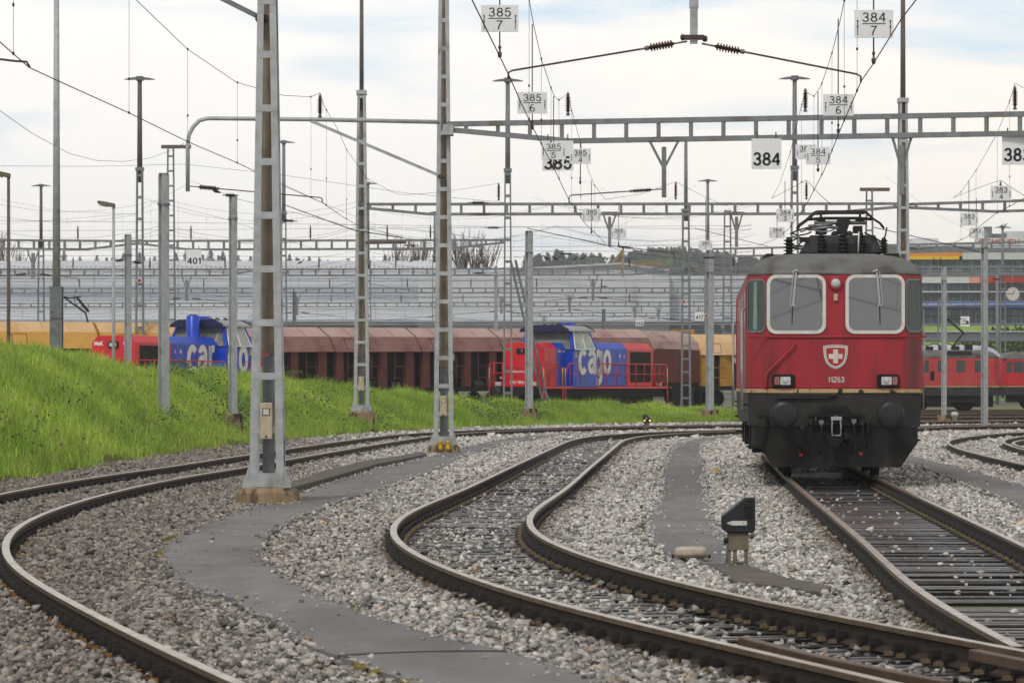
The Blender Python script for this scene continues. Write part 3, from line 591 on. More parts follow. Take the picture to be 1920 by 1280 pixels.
# ================================================================ red electric locomotive
mat('loco_red', '#b02534', '#932330', scale=2.2, rough=0.5, lo=0.3, hi=0.7, stretch=(1.6, 1.6, 0.3), c3='#5e2a2e', s3=1.6, lo3=0.47, hi3=0.75, bump=0.05)
mat('loco_red_plain', '#b02b35', '#9a2630', scale=3, rough=0.45)
mat('loco_grey', '#6f7171', '#5c5c5b', scale=2.2, rough=0.5, c3='#40382f', s3=1.7, lo3=0.48, hi3=0.66)
mat('apron', '#353331', '#272523', scale=3, rough=0.75, c3='#2a2928', s3=1.5)
mat('plough', '#1b1a19', '#131212', scale=3, rough=0.75, c3='#332f2b', s3=2)
mat('under_dark', '#121111', '#0c0b0b', scale=6, rough=0.8)
mat('buffer_steel', '#323438', '#27282b', scale=5, rough=0.45, metal=0.3, c3='#5a5350', s3=4, lo3=0.58)
mat('stripe_cream', '#c7ad84', '#b4976c', scale=9, rough=0.6, c3='#2d2722', s3=6, lo3=0.60, hi3=0.64)
mat('chrome', '#b9bbbd', '#a6a8aa', scale=8, rough=0.3, metal=0.8)
mat('frame_white', '#e0dedb', '#cfcdca', scale=8, rough=0.45)
mat('loco_glass', '#343d44', '#2b343b', scale=1.5, rough=0.02, spec=1.0)
_b = MATS['loco_glass'].node_tree.nodes['Principled BSDF']; _b.inputs['Coat Weight'].default_value = 1.0; _b.inputs['Coat IOR'].default_value = 1.62; _b.inputs['Coat Roughness'].default_value = 0.01
mat('side_glass', '#27403f', '#16282a', scale=3, rough=0.05, spec=0.5, stretch=(3, 3, 0.3))
mat('curtain', '#8fa8a0', '#6d8a83', scale=10, rough=0.9, stretch=(6, 6, 0.3))
mat('lens', '#cfd2d4', '#aeb2b5', scale=25, rough=0.15)
mat('lens_red', '#a06a6a', '#8a5555', scale=25, rough=0.2)
mat('shield_red', '#b52a2a', '#a52525', scale=5, rough=0.4)
mat('pant_grey', '#4a4c50', '#37383b', scale=8, rough=0.55, metal=0.3)
mat('pant_dark', '#1b1b1e', '#131315', scale=8, rough=0.6)
mat('pant_light', '#8a8c90', '#737578', scale=8, rough=0.4, metal=0.4)
LX, LY, LRZ = 5.385, 53.25, R(-3.2)
loco = thing('electric_locomotive', 'red electric locomotive numbered 11263 with a white cross shield standing on the dark sleepers', 'locomotive', (LX, LY, 0), LRZ)
LL_ = 14.3
def outline(hw=1.46, cx=1.13, cy=0.42, y0=0.0, y1=LL_):
    return [(-cx, y0), (cx, y0), (hw, y0+cy), (hw, y1-cy), (cx, y1), (-cx, y1), (-hw, y1-cy), (-hw, y0+cy)]
def ringz(z, **k): return [(x, y, z) for x, y in outline(**k)]
b = MB(); b.loft([ringz(1.485), ringz(3.36), ringz(3.385, hw=1.45, cx=1.12, y0=0.01, y1=LL_-.01)]); body = b.build('body', 'loco_red', loco, True, bevel=0.035)
b = MB(); b.smooth = True
b.loft([ringz(z, hw=1.45-i, cx=1.12-i*0.75, cy=0.42+i*0.2, y0=0.012+f_, y1=LL_-0.012-f_) for z, i, f_ in ((3.387, 0, 0), (3.46, .02, .05), (3.54, .07, .13), (3.62, .15, .25), (3.69, .27, .42), (3.74, .42, .62), (3.77, .62, .85), (3.785, .9, 1.1))])
roof = b.build('roof', 'loco_grey', loco, True)
b = MB(); b.loft([ringz(1.425, hw=1.467, cx=1.137, y0=-0.006, y1=LL_+.006), ringz(1.49, hw=1.467, cx=1.137, y0=-0.006, y1=LL_+.006)]); b.build('stripe', 'stripe_cream', loco, True)
b = MB(); b.loft([ringz(0.86, hw=1.43, cx=1.13, y0=0.02, y1=LL_-.02), ringz(1.424, hw=1.45, cx=1.13, y0=0.015, y1=LL_-.015)]); b.build('apron', 'apron', loco, True, bevel=0.01)
# snow plough
FX = (Vector((0, 0, 0)), Vector((1, 0, 0)), Vector((0, 0, 1)), Vector((0, -1, 0)))
def pf(px, py): return ((px-1562)/113.0, (722-py)/113.0+1.55)
b = MB(); b.prism([pf(*p) for p in ((1412, 800), (1716, 800), (1716, 830), (1703, 848), (1684, 876), (1446, 876), (1418, 838), (1412, 826))], FX, -0.10, -0.04)
plough = b.build('snow_plough', 'plough', loco, True, bevel=0.006)
b = MB()
for x in (-0.13, 0.0, 0.1, 0.2): 
    for z in (0.55, 0.34): b.lathe((x, 0.03, z), (0, -1, 0), [(0, 0.013), (0.012, 0.009)], 6)
b.box(-0.02, -0.012, 0.034, 0.045, 0.2, 0.68); b.box(0.19, 0.198, 0.034, 0.045, 0.2, 0.68)
b.build('bolts', 'under_dark', plough, True)
# front beam details
b = MB(); b.box(-0.98, 0.02, -0.055, 0.02, 1.37, 1.425); b.box(-0.97, -0.11, -0.045, 0.02, 1.33, 1.37); b.build('step_plate', 'apron', loco, True, bevel=0.006)
b = MB(); b.prism([(-0.31, 1.07), (-0.23, 1.21), (0.20, 1.21), (0.28, 1.07)], FX, -0.01, 0.05); b.prism([(-0.2, 1.1), (-0.15, 1.18), (0.14, 1.18), (0.2, 1.1)], FX, 0.05, 0.06)
b.box(-0.46, 0.44, -0.07, 0.02, 1.02, 1.075); b.box(-0.46, 0.44, -0.07, 0.02, 0.88, 0.92)
for x in (-0.44, -0.25, 0.1, 0.38): b.box(x, x+0.06, -0.06, 0.02, 0.92, 1.02)
b.build('coupler_housing', 'under_dark', loco, True, bevel=0.005)
b = MB(); b.tube([(0, -0.02, 1.0), (0, -0.2, 1.02), (0, -0.28, 1.0)], 0.035, 8); b.tube([(-0.065, -0.26, 0.99), (-0.075, -0.27, 0.85), (-0.07, -0.26, 0.72), (0.07, -0.26, 0.72), (0.075, -0.27, 0.85), (0.065, -0.26, 0.99)], 0.015, 6); b.box(-0.09, 0.09, -0.3, -0.24, 0.97, 1.03)
b.cur = 1; b.box(-0.11, 0.11, -0.28, -0.1, 0.60, 0.71); b.box(-0.06, 0.06, -0.28, -0.15, 0.53, 0.6); b.build('coupler', ['chrome', 'under_dark'], loco, True, bevel=0.004)
# buffers
for s_ in (-1, 1):
    b = MB(); b.lathe((s_*0.875, 0.02, 1.06), (0, -1, 0), [(0, 0.15), (0.03, 0.16), (0.05, 0.105), (0.33, 0.10), (0.34, 0.085), (0.52, 0.08), (0.53, 0.2), (0.56, 0.228), (0.585, 0.215), (0.60, 0.15), (0.608, 0.05)], 28)
    b.build('buffer', 'buffer_steel', loco, True)
# brake hoses, each its own
for x, z0, z1, c in ((-0.55, 0.84, 0.42, 'r'), (-0.42, 0.95, 0.4, ''), (-0.24, 0.93, 0.4, ''), (0.30, 0.95, 0.42, ''), (0.44, 0.93, 0.44, 'r'), (0.53, 0.95, 0.5, '')):
    b = MB(); b.cur = 0; b.tube([(x, -0.04, z0), (x+0.005, -0.12, z0-0.04), (x+0.01, -0.15, (z0+z1)/2), (x-0.02, -0.10, z1+0.05), (x-0.03, -0.07, z1)], 0.019, 7)
    b.cur = 1; b.box(x-0.04, x+0.04, -0.08, 0.02, z0-0.02, z0+0.04); b.tube([(x, -0.1, z0), (x, -0.12, z0-0.06)], 0.025, 7)
    if c: b.cur = 2; b.lathe((x-0.03, -0.07, z1), (0, 0, -1), [(0, 0.03), (0.05, 0.035), (0.06, 0.01)], 8)
    b.build('brake_hose', ['under_dark', 'metal_cap' if x in (0.30, -0.24) else 'apron', 'shield_red'], loco, True)
b = MB(); b.tube([(0.16, -0.1, 0.82), (0.16, -0.1, 0.78)], 0.035, 8); b.lathe((0.16, -0.1, 0.78), (0, 0, -1), [(0, 0.04), (0.03, 0.075), (0.12, 0.08), (0.17, 0.05), (0.19, 0.02)], 10); b.build('air_valve', 'under_dark', loco, True)
for x in (-0.33, 0.41):
    b = MB(); b.tube([(x, -0.05, 0.93), (x, -0.05, 1.03)], 0.007, 5); b.build('uncoupling_pin', 'chrome', loco, True)
# windows
def frame_part(name, m, po, pi, O, Rx=(1, 0, 0), Nn=(0, -1, 0), d0=-0.01, d1=0.025, parent=None):
    b = MB(); b.ring(po, pi, (O, Rx, (0, 0, 1), Nn), d0, d1); return b.build(name, m, parent or loco, True, bevel=0.004)
for cx in (-0.652, 0.655):
    O = (cx, 0, 2.895); gl = MB(); gl.prism(rrect(0.90, 0.92, 0.13, 6), (O, (1, 0, 0), (0, 0, 1), (0, -1, 0)), -0.02, 0.006)
    g_ = gl.build('windscreen', 'loco_glass', loco, True)
    frame_part('window_frame', 'frame_white', rrect(0.985, 0.985, 0.16, 6), rrect(0.87, 0.875, 0.115, 6), O, parent=g_)
    s_ = -1 if cx < 0 else 1
    wx = cx + (0.0 if cx < 0 else 0.02); k = 0.06 if cx < 0 else -0.05
    b = MB(); b.beam((wx, -0.06, 3.455), (wx-k, -0.055, 2.87), 0.032, 0.02); b.beam((wx-0.05*(-s_ if cx>0 else 1)*1.0, -0.06, 3.43), (wx-k-0.05*(1 if cx < 0 else -1), -0.055, 2.88), 0.014, 0.014)
    b.beam((wx-k-0.04, -0.05, 2.875), (wx-k+0.04, -0.05, 2.875), 0.02, 0.02); b.lathe((wx, 0.0, 3.45), (0, -1, 0), [(0, 0.035), (0.075, 0.03)], 8); b.box(wx-0.06, wx+0.03, -0.06, 0.0, 3.43, 3.46)
    b.cur = 1; b.beam((wx-k, -0.035, 2.95), (wx-k-0.012*(1 if cx < 0 else -1), -0.03, 2.57), 0.014, 0.02)
    b.build('wiper', ['chrome', 'under_dark'], loco, True)
for s_ in (-1, 1):
    A = Vector((1.13*s_, 0, 0)); B = Vector((1.46*s_, 0.42, 0)); d = (B-A).normalized(); nn = Vector((d.y*s_, -abs(d.x), 0)).normalized() if s_ > 0 else Vector((-d.y, d.x, 0))
    nn = Vector((d.y, -d.x, 0)) * (1 if s_ > 0 else -1); nn = nn if nn.y < 0 else -nn
    wd = (B-A).length; O = (A+B)/2 + d*0.012; O.z = 2.88
    gl = MB(); gl.prism(rrect(wd*0.86, 0.86, 0.10, 6), (O, d, (0, 0, 1), nn), -0.02, 0.006); g_ = gl.build('corner_window', 'side_glass', loco, True)
    b = MB(); b.ring(rrect(wd*0.90, 0.90, 0.12, 6), rrect(wd*0.84, 0.835, 0.09, 6), (O, d, (0, 0, 1), nn), -0.01, 0.016); b.build('window_frame', 'metal_cap', g_, True)
    if s_ < 0: b = MB(); b.prism([(-0.02, -0.4), (0.09, -0.4), (0.07, 0.4), (-0.01, 0.4)], (O, d, (0, 0, 1), nn), 0.007, 0.009); b.build('curtain', 'curtain', g_, True)
    # side windows, door, handrails, side grille
    sx = 1.462*s_
    for y0, y1 in ((0.55, 1.05), (2.35, 3.3), (5.2, 6.2), (8.1, 9.1), (11.0, 11.9)):
        b = MB(); b.box(min(sx, sx-0.02*s_), max(sx, sx-0.02*s_)+0.0, y0, y1, 2.5, 3.2); b.build('side_window', 'side_glass', loco, True)
    for y0 in (1.2, 12.3):
        b = MB(); b.box(min(sx, sx+0.012*s_), max(sx, sx+0.012*s_), y0, y0+0.72, 1.5, 3.3); dr = b.build('door', 'loco_red_plain', loco, True, bevel=0.006)
        for yy in (y0-0.1, y0+0.82):
            b = MB(); b.tube([(sx, yy, 2.85), (sx+0.07*s_, yy, 2.83), (sx+0.07*s_, yy, 1.15), (sx, yy, 1.12)], 0.016, 6); b.build('handrail', 'chrome', loco, True)
        b = MB()
        for z in (1.2, 0.9, 0.6): b.box(min(1.3*s_, 1.5*s_), max(1.3*s_, 1.5*s_), y0+0.1, y0+0.62, z, z+0.03)
        b.build('footstep', 'under_dark', loco, True)
b = MB(); b.tube([(-1.47, -0.02, 2.355), (1.50, -0.02, 2.355)], 0.016, 6)
for x in (-1.0, -0.45, 0.45, 1.0): b.box(x-0.02, x+0.02, -0.02, 0.01, 2.33, 2.35)
b.build('handrail', 'loco_red_plain', loco, True)
b = MB(); b.tube([(-0.66, 0.0, 2.225), (-0.68, -0.05, 2.215), (-1.13, -0.05, 1.77), (-1.15, -0.05, 1.72), (-1.15, -0.05, 1.47)], 0.017, 7); b.build('grab_bar', 'loco_red_plain', loco, True)
# lamps
b = MB(); b.lathe((0.0, 0, 3.245), (0, -1, 0), [(0, 0.118), (0.045, 0.115), (0.06, 0.10), (0.05, 0.08)], 24); tl = b.build('top_lamp', 'loco_red_plain', loco, True)
b = MB(); b.lathe((0.0, -0.045, 3.245), (0, -1, 0), [(0, 0.082), (0.02, 0.07), (0.035, 0.04), (0.04, 0.01)], 20); b.build('lens', 'lens', tl, True)
b = MB(); b.box(-0.035, 0.035, -0.05, 0, 2.95, 3.07); b.build('socket_cover', 'cream', loco, True, bevel=0.012)
for cx, s_ in ((-0.865, -1), (0.87, 1)):
    O = (cx, 0, 1.625); hl = MB(); hl.prism(rrect(0.375, 0.215, 0.045), (O, (1, 0, 0), (0, 0, 1), (0, -1, 0)), -0.01, 0.06); h_ = hl.build('headlight', 'under_dark', loco, True, bevel=0.012)
    b = MB(); b.cur = 0; b.prism(rrect(0.17, 0.135, 0.02), ((cx-0.03*s_ - 0.02*0, 0, 1.625), (1, 0, 0), (0, 0, 1), (0, -1, 0)), 0.058, 0.066)
    b.lathe((cx-0.03*s_, -0.064, 1.625), (0, -1, 0), [(0, 0.055), (0.012, 0.04), (0.016, 0.01)], 14)
    b.cur = 1; b.prism(rrect(0.085, 0.135, 0.02), ((cx+0.11*s_*1, 0, 1.625), (1, 0, 0), (0, 0, 1), (0, -1, 0)), 0.058, 0.066)
    b.build('lens', ['lens', 'lens_red'], h_, True)
# shield with cross, number
def shield(k):
    p = [(-0.205, 0.18), (-0.1, 0.193), (0, 0.197), (0.1, 0.193), (0.205, 0.18), (0.20, 0.06), (0.185, -0.03), (0.15, -0.115), (0.09, -0.17), (0, -0.205), (-0.09, -0.17), (-0.15, -0.115), (-0.185, -0.03), (-0.20, 0.06)]
    return [(x*k, z*k) for x, z in p]
O = (0.0, 0, 2.025); FS = (O, (1, 0, 0), (0, 0, 1), (0, -1, 0))
b = MB(); b.prism(shield(1.0), FS, 0, 0.012); sh = b.build('shield', 'frame_white', loco, True)
b = MB(); b.ring(shield(0.93), shield(0.9), FS, 0.011, 0.0135); b.build('rim_line', 'dark_ink', sh, True)
b = MB(); b.prism(shield(0.78), FS, 0.011, 0.015); b.build('red_field', 'shield_red', sh, True)
b = MB(); b.prism([(-0.04, 0.12), (0.04, 0.12), (0.04, 0.045), (0.115, 0.045), (0.115, -0.035), (0.04, -0.035), (0.04, -0.11), (-0.04, -0.11), (-0.04, -0.035), (-0.115, -0.035), (-0.115, 0.045), (-0.04, 0.045)], FS, 0.014, 0.019); b.build('cross', 'white_paint', sh, True)
text('11263', ((0.01, 0, 1.645), (1, 0, 0), (0, 0, 1), (0, -1, 0)), 0.098, 'white_paint', loco, wd=0.27, th=.17, local=True)
# side steps at the front left corner and underframe
b = MB(); b.beam((-1.12, -0.05, 1.02), (-1.30, -0.05, 1.02), 0.06, 0.05); b.beam((-1.14, -0.05, 1.0), (-1.24, -0.05, 0.55), 0.04, 0.03); b.box(-1.46, -1.2, -0.12, 0.1, 0.50, 0.55); b.build('corner_step', 'under_dark', loco, True)
b = MB(); b.cur = 0; b.box(-1.2, 1.2, 0.2, LL_-0.2, 0.62, 0.9)
for yc in (3.3, 11.0):
    for s_ in (-1, 1): b.box(s_*1.1-0.09, s_*1.1+0.09, yc-2.2, yc+2.2, 0.42, 0.72); b.box(s_*1.25-0.1, s_*1.25+0.1, yc-1.8, yc-1.0, 0.4, 0.85); b.box(s_*1.25-0.1, s_*1.25+0.1, yc+1.0, yc+1.8, 0.4, 0.85)
b.build('bogie_frame', 'under_dark', loco, True)
b = MB(); b.box(-1.38, -1.15, 0.35, 0.9, 0.5, 0.86); b.build('air_tank', 'apron', loco, True, bevel=0.04)
for yc in (1.9, 4.7, 9.6, 12.4):
    b = MB(); b.tube([(-0.8, yc, 0.63), (0.8, yc, 0.63)], 0.09, 8)
    for s_ in (-1, 1): b.lathe((s_*0.685, yc, 0.63), (s_, 0, 0), [(0, 0.66), (0.03, 0.655), (0.035, 0.632), (0.135, 0.625), (0.14, 0.5)], 28)
    b.build('wheelset', 'under_dark', loco, True)
b = MB(); b.box(-0.7, 0.7, 0.5, 1.0, 0.18, 0.30); b.build('cross_beam', 'under_dark', loco, True)
# roof hatches
for s_, x0, x1 in ((1, 0.82, 1.16), (-1, -1.2, -0.98)):
    b = MB(); b.prism([(x0, 0.45), (x0+0.08, 0.55), (x1-0.02, 0.55), (x1, 0.5), (x1, 0.45)], ((0, 1.4, 3.25), (1, 0, 0), (0, 0, 1), (0, -1, 0)), -9.0, 0.0); b.build('roof_cover', 'pant_dark', loco, True, bevel=0.008)
# pantograph with its housing, 2.4 m behind the front
pt = MB(); PY = 2.5
def pp(px, py): s2 = F/(LY+PY); return ((px-960)/s2-LX + 0.05, (722-py)/s2+1.55)
b = MB(); q = [pp(1478, 476), pp(1498, 442), pp(1619, 442), pp(1632, 476)]; b.prism(q, ((0, PY-0.25, 0), (1, 0, 0), (0, 0, 1), (0, -1, 0)), -1.6, 0.0); hs = b.build('roof_housing', 'pant_grey', loco, True, bevel=0.02)
b = MB(); a0, a1 = pp(1545, 458), pp(1600, 474); b.box(a0[0]-0.3, a1[0]+0.1, PY-0.27, PY-0.25, a1[1], a0[1]); b.build('vent_grille', 'pant_dark', hs, True)
pan = MB(); 
def T(l, r, y, n=6): pan.tube([(pp(*p)[0], y, pp(*p)[1]) for p in l], r, n)
T([(1504, 400), (1520, 397), (1600, 397)], 0.03, PY+0.1)
b = MB()
for yy, dz in ((PY-0.15, 0), (PY+0.25, 0.04)):
    b.tube([(x, yy, z+dz) for x, z in (pp(1474, 432), pp(1479, 424), pp(1493, 414), pp(1506, 402), pp(1512, 399), pp(1600, 399), pp(1605, 401), pp(1616, 412), pp(1630, 421), pp(1636, 430))], 0.02, 6)
    b.beam((pp(1511, 400)[0], yy, pp(0, 401)[1]+dz), (pp(1600, 400)[0], yy, pp(0, 401)[1]+dz), 0.05, 0.035)
b.tube([(x, PY+0.05, z) for x, z in (pp(1496, 411), pp(1525, 409), pp(1590, 409), pp(1614, 411))], 0.03, 6)
for x in (1519, 1592): b.beam((pp(x, 398)[0], PY+0.05, pp(x, 398)[1]), (pp(x, 411)[0], PY+0.05, pp(x, 411)[1]), 0.04, 0.04); b.box(pp(x-8, 0)[0], pp(x+8, 0)[0], PY-0.1, PY+0.2, pp(0, 414)[1], pp(0, 409)[1])
pg = b.build('pantograph_head', 'pant_dark', loco, True)
b = MB(); b.cur = 1
b.tube([(x, PY-0.05, z) for x, z in (pp(1506, 418), pp(1604, 418))], 0.035, 8); b.tube([(x, PY-0.1, z) for x, z in (pp(1495, 425), pp(1540, 421))], 0.03, 8); b.tube([(x, PY-0.12, z) for x, z in (pp(1494, 431), pp(1530, 427), pp(1546, 427))], 0.025, 8)
b.tube([(x, PY-0.2, z) for x, z in (pp(1505, 432), pp(1520, 436), pp(1535, 434), pp(1550, 428))], 0.016, 6)
b.cur = 0; b.prism([pp(1547, 416), pp(1553, 408), pp(1567, 408), pp(1574, 416), pp(1570, 424), pp(1566, 438), pp(1550, 438), pp(1549, 424)], ((0, PY-0.1, 0), (1, 0, 0), (0, 0, 1), (0, -1, 0)), -0.5, 0.1)
b.box(pp(1580, 0)[0], pp(1596, 0)[0], PY-0.1, PY+0.4, pp(0, 436)[1], pp(0, 424)[1]); b.box(pp(1510, 0)[0], pp(1530, 0)[0], PY-0.1, PY+0.4, pp(0, 438)[1], pp(0, 424)[1])
for x in (1544, 1571): b.lathe((pp(x, 440)[0], PY-0.2, pp(0, 440)[1]), (0, 1, 0), [(0, 0.03), (0.02, 0.06), (0.25, 0.06)], 10)
for pts in ([(1474, 430), (1481, 436), (1500, 428)], [(1462, 438), (1476, 443), (1492, 440), (1500, 436)], [(1466, 452), (1478, 446), (1486, 449)], [(1640, 428), (1637, 444), (1632, 452)], [(1598, 438), (1612, 444), (1628, 454)], [(1460, 440), (1475, 433), (1494, 428)], [(1462, 460), (1474, 463), (1484, 462)], [(1462, 466), (1476, 468), (1482, 468)], [(1470, 470), (1480, 456), (1490, 452)]):
    b.tube([(x, PY-0.3, z) for x, z in (pp(*p) for p in pts)], 0.014, 5)
b.box(pp(1478, 0)[0], pp(1496, 0)[0], PY-0.3, PY, pp(0, 454)[1], pp(0, 446)[1])
b.build('pantograph_frame', ['pant_dark', 'pant_light'], loco, True)
def ins_prof(h, r0, r1, n):
    p = [(0, r0*0.8)]
    for k in range(n): z = h*(0.06+0.88*k/n); p += [(z, r0), (z+h*0.25/n, r1), (z+h*0.4/n, r1*0.98), (z+h*0.45/n, r0)]
    return p + [(h, r0*0.8)]
for px, y0, y1, r in ((1518, 470, 438, .075), (1558, 472, 436, .075), (1592, 470, 438, .075), (1458, 476, 446, .10), (1634, 472, 448, .08)):
    x0, z0 = pp(px, y0); z1 = pp(px, y1)[1]; b = MB(); b.lathe((x0, PY-0.35, z0-0.05), (0, 0, 1), ins_prof(z1-z0+0.05, r*0.55, r, 5), 14); b.build('roof_insulator', 'pant_dark', loco, True)
b = MB(); x0, z0 = pp(1586, 470); b.tube([(x0, PY-0.45, z0-0.05), (x0+0.01, PY-0.45, z0+0.31)], 0.014, 6); b.build('roof_rod', 'frame_white', loco, True)
# ================================================================ masts, lamps, gantries
def upright(m, x, y, z, h=0.55, r=0.05, n=9):
    m.cur = 1; m.lathe((x, y, z), (0, 0, 1), [(0, r*0.7), (h*0.12, r*0.5), (h*0.14, r*0.5)], 8)
    m.cur = 0; m.lathe((x, y, z+h*0.14), (0, 0, 1), [(t*0.72, rr) for t, rr in ins_prof(h, r*0.5, r, n)], 10)
    m.cur = 1; m.lathe((x, y, z+h*0.86), (0, 0, 1), [(0, r*0.6), (h*0.07, r*0.6), (h*0.08, r*0.3), (h*0.14, r*0.3)], 8)
def lattice_mast(name, label, cat, base, h, w0, w1, dep, pitch, core=None, batten=0.11, leg=0.11, plinth=None, mt='galv', boxz=None, tube=None, lamp=None, group=None, gus=True):
    """two pairs of angle legs joined by flat battens; optional rusty middle post, plinth, switch box, tube on top with lamp head"""
    t = thing(name, label, cat, base, 0, group); x0, y0, z0 = base
    wz = lambda z: w0+(w1-w0)*(z/h)
    for s_ in (-1, 1):
        m = MB()
        for d_ in (-dep/2, dep/2):
            a = s_*wz(0)/2; b = s_*wz(h)/2; lw0, lw1 = leg*min(1, 1), leg*0.8
            m.add([(a, d_-.004, 0), (a-s_*lw0, d_-.004, 0), (b-s_*lw1, d_-.004, h), (b, d_-.004, h), (a, d_+.004, 0), (a-s_*lw0, d_+.004, 0), (b-s_*lw1, d_+.004, h), (b, d_+.004, h)], [(0, 1, 2, 3), (7, 6, 5, 4), (0, 4, 5, 1), (1, 5, 6, 2), (2, 6, 7, 3), (3, 7, 4, 0)])
            q = 0.06*(1 if d_ < 0 else -1)
            m.add([(a, d_, 0), (b, d_, h), (b, d_+q, h), (a, d_+q, 0), (a-s_*.008, d_, 0), (b-s_*.008, d_, h), (b-s_*.008, d_+q, h), (a-s_*.008, d_+q, 0)], [(0, 1, 2, 3), (7, 6, 5, 4), (0, 4, 5, 1), (1, 5, 6, 2), (2, 6, 7, 3), (3, 7, 4, 0)])
        if gus: m.prism([(s_*w0/2, 0), (s_*(w0/2+0.1), 0.0), (s_*(w0/2+0.1), 0.06), (s_*w0/2, 0.32)], ((0, 0, 0), (1, 0, 0), (0, 0, 1), (0, -1, 0)), dep/2-0.015, dep/2+0.008)
        m.build('leg', mt, t, True)
    m = MB(); z = 0.0; k = 0
    while z < h:
        bh = batten*(1.9 if k == 0 else 1); wv = wz(z)-0.02
        for d_ in (-dep/2, dep/2):
            if d_ > 0 and core: continue
            m = MB(); m.box(-wv/2, wv/2, d_-0.009, d_+0.009, z+0.01, z+bh); m.build('batten', mt, t, True)
        z += pitch; k += 1
    if core:
        m = MB(); m.cur = 1; m.box(-core/2, core/2, dep/2-0.08, dep/2+0.0, 0, 1.9); m.cur = 0; m.box(-core/2, core/2, dep/2-0.08, dep/2, 1.92, h); m.box(-core/2-0.02, core/2+0.02, dep/2-0.02, dep/2+0.02, 2.0, h-0.02)
        m.build('middle_post', ['rust_core', 'galv_dark'], t, True)
    if plinth:
        pw, ph = plinth; m = MB(); m.loft([[(-pw/2, -pw/2*.8, -ph-.1), (pw/2, -pw/2*.8, -ph-.1), (pw/2, pw/2*.8, -ph-.1), (-pw/2, pw/2*.8, -ph-.1)], [(-pw/2*.97, -pw/2*.78, -0.06), (pw/2*.97, -pw/2*.78, -.06), (pw/2*.97, pw/2*.78, -.06), (-pw/2*.97, pw/2*.78, -.06)], [(-pw*.4, -pw*.3, 0), (pw*.4, -pw*.3, 0), (pw*.4, pw*.3, 0), (-pw*.4, pw*.3, 0)]])
        m.build('plinth', 'concrete', t, True, bevel=0.02)
    if boxz:
        bw, bh, bz = boxz; m = MB(); m.box(-bw/2, bw/2, -dep/2-0.10, -dep/2+0.02, bz, bz+bh); bo = m.build('switch_box', 'cream', t, True, bevel=0.012)
        m = MB(); s2 = bw*0.28; O = (0, -dep/2-0.10, bz+bh*0.75); m.cur = 0; m.ring(rrect(bw*.62, bw*.62, .005, 1), rrect(bw*.5, bw*.5, .005, 1), (O, (1, 0, 0), (0, 0, 1), (0, -1, 0)), 0, 0.006); m.cur = 1; m.prism(rrect(bw*.5, bw*.5, .005, 1), (O, (1, 0, 0), (0, 0, 1), (0, -1, 0)), 0, 0.004); m.cur = 0; m.box(-0.012, 0.012, -dep/2-0.106, -dep/2-0.1, bz+0.02, bz+0.05); m.build('plate', ['black_ink', 'white_paint'], bo, True)
    if tube:
        th, tr, tm = tube; m = MB(); m.tube([(0, 0, h-0.6), (0, 0, h+th)], [tr, tr*0.8], 10); m.cur = 1; m.box(-w1*0.62, w1*0.62, -dep*.62, dep*.62, h-0.05, h+0.1); m.build('pole', [tm, mt], t, True)
        if lamp: lamp_head(t, h+th, lamp)
    return t
def lamp_head(t, z, k):
    m = MB(); m.box(-0.17*k, 0.17*k, -0.2*k, 0.2*k, z-0.02, z+0.2*k); m.build('lamp_housing', 'galv_dark', t, True, bevel=0.02)
    for s_ in (-1, 1):
        m = MB(); m.loft([[(s_*0.16*k, -.16*k, z+.04*k), (s_*0.16*k, .16*k, z+.04*k), (s_*0.16*k, .16*k, z+.16*k), (s_*0.16*k, -.16*k, z+.16*k)], [(s_*0.45*k, -.16*k, z+.03*k), (s_*0.45*k, .16*k, z+.03*k), (s_*0.45*k, .16*k, z+.12*k), (s_*0.45*k, -.16*k, z+.12*k)], [(s_*0.75*k, -.08*k, z+.03*k), (s_*0.75*k, .08*k, z+.03*k), (s_*0.75*k, .08*k, z+.06*k), (s_*0.75*k, -.08*k, z+.06*k)]]); m.build('floodlight', 'galv_far', t, True)
M1 = lattice_mast('lattice_mast', 'largest pale grey lattice mast, on a stained concrete base beside the winding path', 'mast', tuple(W(502, 913, 46.2)), 9.2, 0.50, 0.19, 0.42, 0.77, core=0.17, plinth=(0.88, 0.2), boxz=(0.17, 0.52, 0.70))
M2 = lattice_mast('lattice_mast', 'grey lattice mast with two yellow capsules at its foot', 'mast', tuple(W(832, 833, 79.9)), 11.3, 0.50, 0.25, 0.42, 0.70, core=0.19, plinth=(0.82, 0.2), boxz=(0.16, 0.5, 0.72))
M3 = lattice_mast('lattice_mast', 'lattice mast with a long brown tube on top, rising from the grass bank', 'mast', tuple(W(678, 770, 115)), 11.4, 0.56, 0.29, 0.45, 0.80, core=0.2, plinth=(0.95, 0.5), boxz=(0.19, 0.52, 0.72), tube=(4.2, 0.085, 'pole_brown'))
p = W(1693, 815, 115); M4 = lattice_mast('lattice_mast', 'lattice mast with a rusty brown tube on top, rising behind the red locomotive', 'mast', (p.x, p.y, -0.15), 11.9, 0.56, 0.29, 0.45, 0.80, core=0.2, tube=(4.4, 0.10, 'pole_brown'))
for px in (826, 840):
    q = W(px, 836, 79.9); m = MB(); y0 = q.y-0.36
    m.lathe((q.x, y0, q.z+0.14), (0.05, -0.2, -1), [(0, 0.035), (0.01, 0.06), (0.05, 0.065), (0.06, 0.055), (0.16, 0.055), (0.17, 0.06), (0.23, 0.055), (0.25, 0.03)], 12)
    o = m.build('warning_capsule', 'yellow_plastic'); tag(o, '%s yellow capsule at the foot of the middle lattice mast' % ('brighter' if px < 830 else 'duller, orange tinged'), 'capsule', 'yellow capsules at the mast foot')
